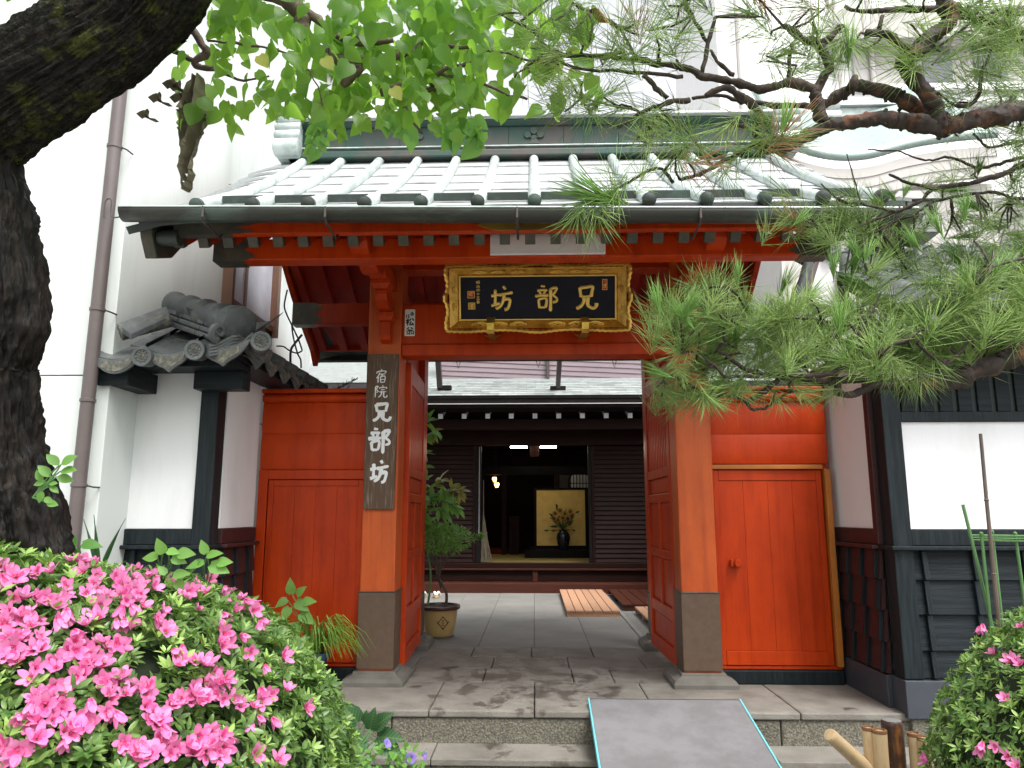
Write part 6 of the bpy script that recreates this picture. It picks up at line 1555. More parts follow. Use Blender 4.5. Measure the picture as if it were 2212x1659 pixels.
# big withered leaf hanging from the twig
b = MB(); rgd = random.Random(6)
cl = [(428, 165), (415, 230), (420, 250), (410, 300), (402, 350), (405, 385), (400, 412)]; wl = [.012, .035, .042, .040, .030, .020, .004]
C = smoothpoly([atD(x, y, 2.42) for x, y in cl], 5); W = smoothpoly([(w_, 0, 0) for w_ in wl], 5); n = len(C)
for i in range(n):
    for k in range(9):
        u = k / 8 * 2 - 1; w_ = W[i].x * (1 + .35 * mn.noise(Vector((i * .6, k * .9, 3))))
        b.v.append(tuple(C[i] + _rt * (u * w_) + _fw * (.030 * math.cos(u * 5 + i * .25) + .018 * mn.noise(Vector((i * .5, k * .7, 0)))) + _up * .012 * mn.noise(Vector((i * .8, k, 9)))))
for i in range(n - 1):
    for k in range(8):
        if rgd.random() < .06 and i > n * .6: continue
        a = i * 9 + k; b.f.append((a, a + 1, a + 10, a + 9))
b.build('withered_leaf', 'leaf_dry', lt, recalc=False)
for x0, y0, s in ((375, 185, .05), (345, 215, .05), (318, 250, .045), (395, 215, .06), (388, 190, .05)):
    b = MB(); b.grid(lambda u, v: atD(x0, y0, 2.42) + _rt * ((v - .5) * s * 1.2 + .01 * math.sin(v * 7)) + _up * ((u - .5) * s * .5 * math.sin(math.pi * min(1, v + .1)) + s * .35 * math.sin(v * 5)) + _fw * (.02 * math.cos(u * 6 + v * 4)), 4, 8); b.build('withered_leaf', 'leaf_dry', lt, recalc=False)
# ================================================================== PINE
pn = thing('pine_tree', 'pine tree reaching in from the right with long green needles', 'tree', (3.1, -3.2, STREET))
z3 = lambda *L_: [(1474.8 + x * .33333, y * .33333) for x, y in L_]
z6 = lambda *L_: [(1474.8 + x * .33333, 552.8 + y * .33333) for x, y in L_]
PD = 2.30
allpts = []
def pbr(pts, r0, r1, D=PD, m=None, res=4, seg=9, jag=.003):
    m = m or ('pine_bark' if r0 > .02 else 'pine_twig')
    res = 9 if r0 > .012 else res
    P = smoothpoly([atD(x, y, D) for x, y in pts], res); n = len(P); rj = random.Random(int(pts[0][0] * 7 + pts[0][1]))
    P = [p + rvec(rj) * (jag if res < 9 else .0008) for p in P]; kj = rj.uniform(0, 99); rad = [(r0 + (r1 - r0) * i / max(1, n - 1)) * (1 + (rj.uniform(-.14, .2) if res < 9 else .24 * mn.noise(Vector((kj, i * .22, 0))) + rj.uniform(-.03, .03))) for i in range(n)]
    seg = 18 if r0 > .02 else seg
    b = MB().tube(P, rad, seg); rr = (r0 + r1) / 2
    nv_ = []
    for v_ in b.v:
        q_ = Vector(v_); q_ = q_ + mn.noise_vector(q_ * 28) * rr * .38 + mn.noise_vector(q_ * 75) * rr * .22; nv_.append(tuple(q_))
    b.v = nv_; o = b.build('branch', m, pn, smooth='all')
    for x, y in pts: allpts.append((x, y, D))
    # knots and twig stubs
    if r0 > .018:
        for k in range(int(n * .35)):
            i = rj.randrange(1, n - 1); d = rvec(rj); MB().tube([P[i], P[i] + d * (rad[i] * rj.uniform(1.1, 1.5))], [rad[i] * .45, rad[i] * .22], 7).build('knot', m, pn, smooth='all')
    return P
px = .33333 / FOC * PD          # metres for one unit of the radius notes below
pbr(z3((2700, 690), (2400, 700), (2212, 720), (2060, 740), (1900, 770), (1740, 810), (1650, 820), (1500, 790), (1380, 780)), 68 * px, 52 * px)
pbr(z3((1380, 780), (1250, 770), (1100, 790), (960, 810), (870, 850), (760, 900), (640, 950), (540, 960), (470, 930)), 50 * px, 34 * px)
pbr(z3((470, 930), (370, 985), (200, 1080), (80, 1140), (-20, 1165)), 20 * px, 11 * px)
pbr(z2((2150, 1180), (2090, 1110), (2020, 1095), (1900, 1160), (1800, 1220), (1700, 1280), (1620, 1330)), 11 * px, 8 * px)
pbr(z3((1650, 800), (1640, 690), (1560, 590), (1470, 470), (1440, 400), (1500, 350), (1600, 250), (1700, 170), (1730, 100), (1680, 0), (1660, -120)), 52 * px, 46 * px)
pbr(z3((1460, 340), (1380, 270), (1300, 220), (1180, 220)), 30 * px, 24 * px); pbr(z3((1260, 220), (1290, 100)), 18 * px, 12 * px)
pbr(z3((1680, 50), (1560, 60), (1400, 60), (1250, 70), (1120, 70), (1050, 40)), 26 * px, 10 * px)
pbr(z3((1560, 740), (1430, 650), (1330, 600), (1200, 570), (1100, 570), (1010, 620), (930, 670), (850, 690)), 50 * px, 30 * px, 2.36); pbr(z3((1090, 580), (1120, 490)), 34 * px, 18 * px)
pbr(z3((850, 690), (700, 690), (500, 670), (380, 660), (250, 620), (60, 640)), 22 * px, 10 * px, 2.4)
pbr(z3((900, 790), (880, 680), (860, 600), (910, 500), (950, 430), (920, 350), (880, 280), (780, 250), (700, 190), (650, 170)), 40 * px, 18 * px); pbr(z3((880, 290), (960, 240), (1030, 160)), 26 * px, 20 * px)
pbr(z3((860, 590), (840, 570), (700, 540), (600, 560), (480, 580), (380, 540), (250, 510), (130, 500), (60, 450), (-20, 440)), 30 * px, 22 * px)
pbr(z2((2250, 440), (2200, 430), (2050, 410), (1900, 385), (1700, 370), (1550, 360), (1400, 345), (1330, 300), (1230, 200), (1150, 150), (1020, 90)), 20 * px, 8 * px)
pbr(z2((1370, 345), (1270, 380), (1200, 430), (1120, 500)), 10 * px, 6 * px); pbr(z2((1920, 380), (1860, 280), (1810, 180), (1780, 150)), 12 * px, 7 * px); pbr(z2((1800, 180), (1720, 130), (1600, 70), (1500, 20)), 12 * px, 10 * px)
pbr(z3((130, 470), (160, 290), (210, 110)), 16 * px, 12 * px); pbr(z3((160, 280), (60, 100), (20, 0)), 14 * px, 10 * px); pbr(z3((330, 490), (230, 400), (180, 320)), 16 * px, 9 * px); pbr(z3((690, 530), (690, 420), (710, 290)), 14 * px, 9 * px)
pbr(z3((490, 920), (480, 800), (500, 740), (430, 660), (370, 620), (270, 570), (150, 620)), 32 * px, 20 * px); pbr(z3((480, 830), (360, 810), (310, 780)), 12 * px, 8 * px)
pbr(z2((2260, 650), (2130, 660), (2050, 690), (1930, 740), (1850, 790), (1790, 830)), 18 * px, 8 * px); pbr(z2((1930, 720), (1800, 690), (1650, 660), (1560, 630)), 9 * px, 5 * px); pbr(z2((1960, 480), (2040, 570), (2110, 640)), 16 * px, 14 * px); pbr(z2((1380, 380), (1560, 450), (1800, 460), (2000, 480), (2212, 500)), 9 * px, 12 * px); pbr(z2((1920, 900), (2000, 830), (2100, 740)), 8 * px, 12 * px)
pbr(z3((2600, 40), (2212, 70), (2070, 80), (1950, 130), (1900, 100), (1770, 50)), 34 * px, 26 * px, 2.5); pbr(z3((2600, 330), (2212, 220), (2050, 160), (1940, 130)), 38 * px, 30 * px, 2.5); pbr(z3((2400, 330), (2212, 260), (2080, 240), (1970, 190)), 30 * px, 20 * px, 2.5); pbr(z3((1740, 110), (1900, 110), (2050, 60)), 14 * px, 8 * px)
pbr(z3((1780, 690), (1900, 640), (1950, 440), (2010, 300), (2040, 230)), 14 * px, 8 * px); pbr(z3((1560, 340), (1750, 240), (1890, 110), (1940, 0)), 9 * px, 7 * px)
pbr(z3((2600, 950), (2212, 1060), (2120, 1110), (2000, 1150), (1850, 1190), (1700, 1210), (1620, 1220), (1450, 1180), (1340, 1130)), 26 * px, 8 * px, 2.55); pbr(z3((1620, 1220), (1540, 1300), (1450, 1350), (1380, 1370), (1280, 1350), (1150, 1320), (1000, 1290), (900, 1190)), 14 * px, 6 * px, 2.55); pbr(z3((1380, 1370), (1200, 1440), (1080, 1490), (950, 1490), (860, 1460)), 10 * px, 5 * px, 2.55)
pbr(z3((2600, 980), (2212, 1020), (2060, 1060), (1900, 1090), (1790, 1030), (1700, 1020), (1600, 1040), (1480, 1010), (1390, 980), (1200, 970)), 14 * px, 5 * px, 2.6); pbr(z3((2600, 1300), (2212, 1290), (2130, 1290), (2050, 1250), (1900, 1250), (1740, 1280), (1600, 1320), (1500, 1390), (1400, 1430), (1280, 1490), (1180, 1520), (1090, 1510), (1000, 1480)), 13 * px, 6 * px, 2.6)
pbr(z3((2500, 880), (2212, 910), (2120, 930), (1980, 960), (1920, 900), (1880, 870)), 13 * px, 7 * px, 2.6); pbr(z3((1150, 1300), (1120, 1200), (1060, 1000)), 6 * px, 4 * px, 2.55)
pbr(z6((2700, 480), (2400, 560), (2212, 620), (2050, 690), (1880, 750), (1780, 800), (1650, 820), (1500, 830), (1380, 850)), 74 * px, 48 * px, 2.3); pbr(z6((1420, 840), (1300, 830), (1200, 810), (1080, 800), (900, 820), (700, 790), (560, 770)), 38 * px, 18 * px, 2.3)
pbr(z6((1330, 610), (1200, 650), (1080, 700), (990, 750), (850, 780), (700, 770), (580, 770), (480, 765), (420, 740), (360, 700), (290, 650), (230, 600), (270, 540)), 20 * px, 10 * px, 2.22)
pbr(z6((1590, 450), (1450, 540), (1340, 580), (1290, 620)), 10 * px, 16 * px, 2.22); pbr(z6((1290, 630), (1210, 580), (1170, 530), (1120, 490)), 15 * px, 11 * px, 2.2); pbr(z6((1210, 595), (1080, 570), (980, 510)), 12 * px, 8 * px, 2.2)
pbr(z6((1380, 850), (1250, 840), (1150, 880), (1080, 900), (980, 880)), 26 * px, 20 * px, 2.25); pbr(z6((1010, 880), (980, 790), (1000, 740)), 24 * px, 16 * px, 2.25)
pbr(z6((640, 780), (560, 850), (500, 900), (420, 940), (350, 910), (250, 900), (130, 890), (60, 840), (0, 810), (-120, 760)), 18 * px, 7 * px, 2.25); pbr(z6((420, 940), (440, 990), (530, 990), (600, 940), (700, 880)), 10 * px, 6 * px, 2.25)
pbr(z6((500, 780), (380, 780), (280, 780), (200, 710), (100, 630), (0, 620)), 12 * px, 6 * px, 2.2); pbr(z6((1690, 680), (1640, 760), (1500, 800), (1370, 800)), 16 * px, 12 * px, 2.2); pbr(z6((1680, 690), (1600, 640), (1530, 570), (1540, 530)), 12 * px, 7 * px, 2.2); pbr(z6((1650, 760), (1780, 640), (1870, 550), (2000, 530)), 9 * px, 5 * px, 2.2)
pbr(z6((2500, 420), (2212, 400), (2130, 360), (2040, 360), (1900, 370)), 26 * px, 12 * px, 2.35); pbr(z6((2300, 0), (2000, 70), (1870, 170), (1800, 260), (1700, 330)), 9 * px, 9 * px, 2.2); pbr(z6((270, 540), (280, 400), (290, 200)), 8 * px, 5 * px, 2.15); pbr(z6((2212, 60), (2100, 180), (1930, 240), (1700, 300), (1560, 360)), 30 * px, 14 * px, 2.5)
pbr(z6((1300, 610), (1150, 480), (900, 420), (700, 400), (560, 440)), 8 * px, 5 * px, 2.3); pbr(z6((820, 780), (760, 640), (640, 560), (500, 540)), 8 * px, 5 * px, 2.3)
# trunk outside the frame that carries the limbs
tk = [Vector((3.3, -3.1, STREET)), Vector((3.25, -3.15, .6)), Vector((3.05, -3.2, 1.6)), Vector((2.95, -3.3, 2.6)), Vector((3.1, -3.4, 3.6))]
bark_tube(tk, [.17, .155, .14, .13, .11], 60, 'trunk', pn, .02, m='pine_bark')
for lp in (z3((2700, 690)), z6((2700, 480)), z3((2600, 950)), z3((2600, 330)), z3((2600, 40))):
    a = atD(*lp[0], 2.45); t = min(max((a.z + .1 - STREET) / 4.0, 0), .98); c = tk[min(4, int(t * 4) + 1)]; MB().tube(smoothpoly([a - _rt * .05, (a + c) / 2, c], 4), [.03, .035, .036, .038, .04, .042, .045, .047, .05], 10).build('branch', 'pine_bark', pn, smooth='all')
# ---- needle tufts
def tuft(rg, n, spread, Lr, wd, brush=.35):
    """needles along a short shoot (+x); triangles"""
    v = []; f = []
    for k in range(n):
        t = rg.random() * brush; an = rg.uniform(0, 6.28); sp = rg.uniform(*spread)
        d = Vector((math.cos(sp), math.sin(sp) * math.cos(an), math.sin(sp) * math.sin(an))); L_ = rg.uniform(*Lr)
        p0 = Vector((-t, 0, 0)); bend = rvec(rg) * .05 - Vector((0, 0, 0))
        s1 = d.orthogonal().normalized(); s1 = Matrix.Rotation(rg.uniform(0, 6.28), 3, d) @ s1; s2 = d.cross(s1)
        m1 = p0 + d * L_ * .55 + bend; e = p0 + d * L_ + bend * 2.4; a = len(v)
        for q, w_ in ((p0, .7), (m1, 1.0)):
            for c, s in ((1, 0), (-.5, .87), (-.5, -.87)): v.append(tuple(q + (s1 * c + s2 * s) * wd * w_))
        v.append(tuple(e))
        for i in range(3):
            j = (i + 1) % 3; f += [(a + i, a + j, a + 3 + j), (a + i, a + 3 + j, a + 3 + i), (a + 3 + i, a + 3 + j, a + 6)]
    return np.array(v), f
rgp = random.Random(99)
T_OPEN = [tuft(rgp, 32, (.2, 1.2), (.8, 1.25), .0080, .55) for _ in range(4)]
T_DENSE = [tuft(rgp, 50, (.2, 1.3), (.75, 1.2), .0090, .7) for _ in range(4)]
T_BRUSH = [tuft(rgp, 34, (.03, .42), (.6, 1.05), .0095, .3) for _ in range(3)]
ME = {}
for nm, L_, mm in (('open', T_OPEN, 'needle'), ('dense', T_DENSE, 'needle'), ('brush', T_BRUSH, 'needle_new')): ME[nm] = [tri_mesh('needle_tuft', *t, mm) for t in L_]
items = []
def near_pt(x, y):
    return min(allpts, key=lambda q: (q[0] - x) ** 2 + (q[1] - y) ** 2)
twl = MB()
def add_tuft(x, y, D, ax, s, kind, twig=True):
    p = atD(x, y, D); ax = Vector(ax).normalized()
    items.append((kind, rgp.randrange(len(ME[kind])), frame(p, ax, rvec(rgp), s), p))
    if twig:
        q = near_pt(x, y); d2 = math.hypot(q[0] - x, q[1] - y)
        c = atD(q[0], q[1], q[2])
        if d2 < 130:
            mid = p.lerp(c, .5) - ax * .015 + rvec(rgp) * .012; twl.tube([p - ax * (s * .3), mid, c], [.0028, .0035, .0045], 5)
        else: twl.tube([p, p - ax * (s * .8)], [.0028, .0035], 5)
def inpoly(x, y, P):
    c = False; j = len(P) - 1
    for i in range(len(P)):
        if (P[i][1] > y) != (P[j][1] > y) and x < (P[j][0] - P[i][0]) * (y - P[i][1]) / (P[j][1] - P[i][1]) + P[i][0]: c = not c
        j = i
    return c
def fill(P, n, Dr, sr, kinds, upb=.6, side=.7):
    xs = [p[0] for p in P]; ys = [p[1] for p in P]; k = 0
    while k < n:
        x, y = rgp.uniform(min(xs), max(xs)), rgp.uniform(min(ys), max(ys))
        if not inpoly(x, y, P): continue
        ax = Vector((0, 0, 1)) * rgp.uniform(upb - .5, upb + .5) + _rt * rgp.uniform(-side - .25, side - .1) + _fw * rgp.uniform(-.7, .4)
        D = rgp.uniform(*Dr); add_tuft(x, y, D, ax, rgp.uniform(*sr) * D / 2.3, rgp.choice(kinds)); k += 1
pad = [(1410, 690), (1440, 650), (1520, 610), (1620, 610), (1700, 625), (1800, 640), (1900, 645), (2000, 630), (2120, 600), (2260, 580), (2260, 740), (2080, 770), (1980, 785), (1850, 790), (1700, 800), (1560, 800), (1460, 780), (1420, 740)]
fill(pad, 200, (2.1, 2.6), (.095, .135), ['dense'] * 9 + ['brush'], .55, .8)
fill([(1400, 800), (1440, 790), (1560, 830), (1640, 850), (1560, 870), (1470, 880), (1420, 860)], 22, (2.15, 2.35), (.08, .11), ['dense', 'open'], -.1, .9)
fill([(1600, 830), (1760, 830), (1840, 850), (1800, 860), (1660, 870)], 8, (2.1, 2.3), (.08, .10), ['open'], -.6, .5); fill([(1880, 800), (2060, 770), (2060, 790), (1940, 850)], 8, (2.1, 2.3), (.10, .12), ['open'], -.9, .5)
fill([(1690, 470), (1760, 430), (1860, 420), (2000, 380), (2260, 330), (2260, 560), (2060, 560), (1900, 545), (1800, 540), (1720, 500)], 66, (2.4, 2.9), (.085, .12), ['open', 'open', 'dense', 'open', 'brush'], .3, .7)
fill([(1780, 560), (2000, 560), (2260, 540), (2260, 620), (2000, 620), (1850, 630)], 34, (2.3, 2.7), (.09, .12), ['open', 'dense', 'brush'], .5, .6)
fill([(1080, 0), (1300, -20), (1500, -20), (1600, 40), (1560, 130), (1400, 170), (1250, 150), (1120, 120)], 30, (2.05, 2.35), (.11, .15), ['open'], .4, 1.0)
fill([(1150, 150), (1300, 190), (1500, 230), (1600, 300), (1560, 400), (1420, 330), (1280, 250), (1150, 230)], 26, (2.05, 2.35), (.11, .15), ['open'], -.2, 1.0)
fill([(1600, -20), (2260, -20), (2260, 200), (2100, 200), (1900, 130), (1700, 150), (1620, 100)], 44, (2.05, 2.6), (.12, .16), ['open'], .1, .9)
fill([(2020, 150), (2260, 130), (2260, 330), (2060, 330), (2000, 260)], 22, (2.2, 2.7), (.10, .14), ['open'], .0, .9)
fill([(1560, 270), (1720, 230), (1760, 290), (1680, 330), (1580, 330)], 7, (2.1, 2.3), (.11, .14), ['open'], .3, .8)
# single notable tufts: the long bright fan over the gutter, upright candles
for (x, y, ax, s, kd) in ((1300, 425, (-1.0, -.1, .55), .20, 'brush'), (1310, 432, (-1.0, 0, .30), .19, 'brush'), (1325, 432, (-1, -.2, .12), .16, 'brush'), (1320, 420, (-.6, 0, -.7), .14, 'open'), (1290, 470, (.1, -.2, -1), .14, 'open'), (1330, 400, (.2, -.2, .9), .12, 'open'), (1390, 380, (.4, 0, .8), .11, 'open'), (1250, 470, (-.1, 0, -1), .13, 'open'),
                          (1690, 270, (.2, 0, .9), .13, 'brush'), (1700, 280, (.6, -.2, .7), .14, 'open'), (1420, 660, (-.25, 0, .9), .10, 'brush'), (1800, 590, (.05, 0, 1), .10, 'brush'), (1870, 560, (.35, 0, .8), .09, 'brush'), (1850, 545, (-.3, 0, .9), .09, 'brush'), (1595, 605, (.1, 0, 1), .09, 'brush'), (2030, 500, (-.35, 0, .9), .10, 'brush'), (2085, 470, (.05, 0, 1), .10, 'brush'), (1980, 530, (-.5, 0, .8), .10, 'brush'),
                          (1830, 105, (0, 0, -.6), .13, 'open'), (1835, 120, (.05, -.2, .9), .14, 'brush'), (1440, 810, (-.9, 0, .35), .10, 'brush'), (1700, 420, (-.7, 0, .5), .10, 'open'), (1660, 500, (.3, 0, .6), .09, 'open'), (1720, 480, (.5, 0, .5), .09, 'brush')):
    add_tuft(x, y, 2.08, Vector(ax), s, kd, twig=False)
twl.build('twiglets', 'pine_twig', pn, smooth='all', recalc=False)['kind'] = 'stuff'
items.sort(key=lambda q: (q[3] - CAM).length / q[2].to_scale().x)
DRY = [tri_mesh('needle_tuft', *t, 'needle_dry') for t in T_OPEN[:2]]
for n_, (kd, i, M, p) in enumerate(items[:300]): place('needle_tuft', DRY[n_ % 2] if (n_ % 23 == 7 and kd == 'open') else ME[kd][i], M, pn)
rest = items[300:]; src = {'open': T_OPEN, 'dense': T_DENSE, 'brush': T_BRUSH}
for kd in ('open', 'dense', 'brush'):
    Ms = [M for k_, i, M, p in rest if k_ == kd]
    if Ms: blend_leaves('needles', src[kd][0][0], src[kd][0][1], Ms, 'needle_new' if kd == 'brush' else 'needle', pn)
# dry brown leaf caught in the pine
b = MB(); b.grid(lambda u, v: atD(1300, 38, 2.25) + _rt * ((u - .5) * .075) + _up * ((.5 - u) * .05 + (v - .5) * .03 * math.sin(math.pi * u)) + _fw * .012 * math.sin(u * 6 + v * 3), 8, 4); b.build('caught_leaf', 'needle_dry', pn, recalc=False)
# ================================================================== POTTED AND SMALL PLANTS
def lmesh(nm, m, **k): return tri_mesh(nm, *leaf_t(**k), m)
# --- ochre pot with two shrubs
pc = Vector((-1.03, 2.27, 0))
op = thing('potted_shrub', 'two small shrubs in an ochre pot with brown rim beside the left door leaf', 'potted plant', pc)
pot = MB().lathe([(.001, .0), (.13, .0), (.145, .012), (.175, .14), (.19, .27), (.193, .285), (.193, .29)], pc + Vector((0, 0, .002)), 32).build('pot', 'pot_ochre', op, smooth=True)
MB().lathe([(.175, .285), (.215, .290), (.222, .305), (.218, .325), (.195, .335), (.178, .332), (.172, .30)], pc, 32).build('rim', 'pot_brown', pot, smooth=True)
MB().lathe([(.15, .001), (.16, .004), (.155, .018), (.146, .02)], pc, 24).build('pot_foot', 'joint', pot, smooth=True)
MB().lathe([(.174, .315), (.08, .325), (.0005, .327)], pc, 20).build('soil', 'soil', op)
em = MB(); ea = R(-72); eo = Vector((math.cos(ea), math.sin(ea), .12)).normalized(); ec = pc + Vector((math.cos(ea) * .181, math.sin(ea) * .181, .165)); eu = Vector((-math.sin(ea), math.cos(ea), 0))
def e2(a, c): return ec + eu * a + Vector((0, 0, 1)) * c + eo * (.001 + abs(c) * .02)
for a0, c0, a1, c1 in ((-.055, 0, 0, .06), (0, .06, .055, 0), (.055, 0, 0, -.06), (0, -.06, -.055, 0), (-.062, .012, -.048, -.012), (.062, .012, .048, -.012), (-.012, .066, .012, .054), (.012, -.066, -.012, -.054), (-.014, .022, .014, .022), (-.010, 0, .010, 0), (-.014, -.022, .014, -.022)):
    em.tube([e2(a0, c0), e2(a1, c1)], .0035, 6)
em.build('emblem', 'black_ink', pot)
rk = random.Random(31)
s1 = pc + Vector((-.13, -.02, .32)); top1 = atY(893, 900, 2.25)
MB().tube(smoothpoly([s1, s1 + Vector((.02, 0, .4)), s1.lerp(top1, .55) + Vector((-.03, 0, 0)), top1], 5), [.012 - .0004 * k for k in range(16)], 8).build('stem', 'stake_green', op, smooth=True)
lm_a = lmesh('leaf', 'leaf_light', w=.20, fold=.06, droop=.25, n=5); lm_b = lmesh('leaf', 'leaf_bronze', w=.19, fold=.06, droop=.3, n=5); lm_c = lmesh('leaf', 'leaf_light', w=.20, fold=.06, droop=.25, n=5)
def sprig(par, x, y, Y, n, s, ms, ang, spread=.9, out=None):
    c = atY(x, y, Y); ax = Vector((math.cos(ang), rk.uniform(-.5, .2), math.sin(ang))).normalized()
    MB().tube([c - ax * s * 1.6, c], [.004, .003], 5).build('twig', 'stake_green', par)
    for k in range(n):
        d = (ax * rk.uniform(.1, 1.0) + rvec(rk) * spread + Vector((0, 0, -.15))).normalized(); place('leaf', rk.choice(ms), frame(c - ax * s * rk.uniform(0, .8), d, Vector((0, -.5, 1)) + rvec(rk) * .5, s * rk.uniform(.75, 1.15)), par)
for (x, y, n, ms, a) in ((925, 905, 7, [lm_a, lm_c], 1.2), (940, 930, 7, [lm_c, lm_b], .4), (915, 945, 7, [lm_a], .2), (918, 985, 7, [lm_a], -.4), (915, 1010, 6, [lm_a], -.8), (925, 1030, 8, [lm_a, lm_b], .8), (955, 1035, 8, [lm_b, lm_c], .7), (975, 1055, 8, [lm_b, lm_a], .3), (1000, 1060, 7, [lm_b], .1), (960, 1080, 8, [lm_a], .1), (985, 1095, 6, [lm_a], -.3), (935, 1075, 8, [lm_a], 0), (915, 1060, 8, [lm_a], 1.0), (930, 1110, 7, [lm_a, lm_c], -.2), (960, 1110, 6, [lm_a], -.6), (912, 1120, 7, [lm_a], .3), (925, 1135, 6, [lm_a, lm_b], -.4), (900, 1000, 6, [lm_a], 1.5), (900, 1090, 6, [lm_a], 1.5)):
    sprig(op, x, y, 2.25 + rk.uniform(-.15, .2), n + 4, .15, ms, a)
# second shrub: forked trunk with a fine rounded crown
b0 = pc + Vector((.07, -.05, .32)); tr_ = MB(); fk = atY(945, 1245, 2.22)
tr_.tube(smoothpoly([b0, b0 + Vector((0, 0, .15)), fk], 4), [.017 - .0006 * k for k in range(9)], 8)
ccn = atY(950, 1170, 2.22)
for k in range(11):
    e = ccn + Vector((rk.uniform(-.26, .30), rk.uniform(-.2, .2), rk.uniform(-.08, .10))); m_ = fk.lerp(e, .5) + Vector((rk.uniform(-.03, .03), 0, rk.uniform(.0, .05))); st = b0.lerp(fk, rk.uniform(.55, 1)); tr_.tube(smoothpoly([st, m_, e], 4), [.007 - .0005 * q_ for q_ in range(9)], 6)
tr_.build('trunk', 'twig', op, smooth='all', recalc=False)
SV, SF = leaf_t(.22, .05, .12, n=4); sm = [[], []]
for _ in range(1700):
    d = rvec(rk); rr = rk.random() ** .4; p = ccn + Vector((d.x * .33 * rr + .02, d.y * .26 * rr, d.z * .17 * rr + .03)); 
    if d.z < 0 and rk.random() < .55: continue
    sm[0 if rk.random() < .6 else 1].append(frame(p, (d + Vector((0, 0, -.3)) + rvec(rk) * .8).normalized(), Vector((0, -.3, 1)) + rvec(rk) * .6, rk.uniform(.035, .06)))
for k in range(10):
    e = ccn + Vector((.36 + .012 * k, -.02, .03 + .005 * k)); 
    for q_ in range(8): sm[1].append(frame(e + rvec(rk) * .03, rvec(rk), Vector((0, 0, 1)), .045))
blend_leaves('crown', SV, SF, sm[0], 'leaf_light', op); blend_leaves('crown', SV, SF, sm[1], 'leaf_light', op)
# --- navy pot with broad leaves and arching grass by the left panel
npc = Vector((-1.68, -.16, 0))
npt = thing('potted_grass', 'arching yellow-green grass and broad leaves in a navy pot before the left red panel', 'potted plant', npc)
MB().lathe([(.001, .0), (.075, .0), (.08, .01), (.10, .21), (.118, .215), (.122, .235), (.118, .262), (.108, .262), (.10, .23), (.001, .22)], npc + Vector((0, 0, .003)), 28).build('pot', 'pot_blue', npt, smooth=True)
gb = MB()
for k in range(150):
    an = rk.uniform(-.6, 2.2) if k % 3 else rk.uniform(0, 6.28); L_ = rk.uniform(.25, .55); o0 = npc + Vector((rk.uniform(-.05, .05), rk.uniform(-.05, .05), .23)); d = Vector((math.cos(an) * .8, -abs(math.sin(an)) * .25, 0)); h = rk.uniform(.14, .34); pts = [o0 + d * (L_ * t) + Vector((0, 0, h * math.sin(t * 2.5) / .95 - .10 * t * t)) for t in (0, .2, .4, .6, .8, 1)]
    sdv = Vector((-d.y, d.x, 0)).normalized() if d.length > .01 else Vector((1, 0, 0)); sdv = (sdv + Vector((0, 0, .5))).normalized(); n0 = len(gb.v)
    for i, p in enumerate(pts): w_ = .0055 * (1 - (i / 5) ** 2) + .0008; gb.v += [tuple(p - sdv * w_), tuple(p + sdv * w_)]
    for i in range(5): gb.f.append((n0 + 2 * i, n0 + 2 * i + 1, n0 + 2 * i + 3, n0 + 2 * i + 2))
stuff(gb.build('grass_blades', 'grass_blade', npt, recalc=False))
bl = lmesh('leaf', 'leaf_light', w=.34, fold=.08, droop=.25, n=7, heart=True)
for (x, y, dx, dz, s) in ((630, 1282, -.1, .9, .12), (640, 1300, .6, -.3, .13), (625, 1312, -.3, -.7, .12), (650, 1325, .7, -.4, .14), (642, 1285, .5, .5, .10), (640, 1345, .1, -.8, .12), (655, 1300, .8, .1, .11), (620, 1295, -.5, -.3, .10)):
    p = atY(x, y, -.2); place('leaf', bl, frame(p, Vector((dx, -.3, dz)), Vector((0, -1, .4)), s), npt); MB().tube(smoothpoly([p, p.lerp(npc + Vector((0, 0, .25)), .5) + Vector((0, 0, .04)), npc + Vector((-.02, 0, .24))], 3), .004, 5).build('stalk', 'stake_green', npt)
# --- hydrangea leaves and petunias at the steps
hy = thing('potted_hydrangea', 'dark green broad-leaved plant in a pot at the foot of the steps', 'potted plant', Vector((-1.12, -1.55, STREET)))
hc = Vector((-1.12, -1.55, STREET)); MB().lathe([(.001, 0), (.075, 0), (.105, .16), (.112, .165), (.112, .185), (.098, .185), (.09, .17), (.001, .165)], hc + Vector((0, 0, .003)), 20).build('pot', 'pot_green', hy, smooth=True)
hm = lmesh('leaf', 'leaf_dark_veined', w=.36, fold=.07, droop=.22, n=8, heart=True, ser=.04)
for (x, y, dx, dz, s) in ((760, 1568, -.8, .35, .17), (772, 1560, -.5, .75, .16), (800, 1575, .15, .8, .13), (812, 1570, .6, .6, .14), (815, 1592, .95, .1, .16), (790, 1600, -.75, -.3, .17), (775, 1610, -.6, -.7, .16), (820, 1605, .8, -.25, .16), (790, 1560, .05, 1, .07), (770, 1590, -.95, 0, .17)):
    p = atY(x, y, -1.5); place('leaf', hm, frame(p, Vector((dx, -.35, dz)), Vector((0, -.9, .7)), s), hy); MB().tube([p, p.lerp(hc + Vector((.0, 0, .25)), .6), hc + Vector((0, 0, .18))], .005, 5).build('stalk', 'stake_green', hy)
pe = thing('petunia_plant', 'trailing petunia with lilac flowers beside the lower step', 'plant', Vector((-.93, -1.75, STREET)))
pm = lmesh('leaf', 'leaf_light', w=.34, fold=.08, droop=.2, n=5)
for _ in range(130):
    x = rk.uniform(750, 915); y = rk.uniform(1605, 1690) + (abs(x - 830) * .15); p = atY(x, y, -1.75 + rk.uniform(-.08, .08)); place('leaf', pm, frame(p, rvec(rk) + Vector((0, -.3, .2)), Vector((0, -.8, 1)) + rvec(rk) * .4, rk.uniform(.028, .05)), pe)
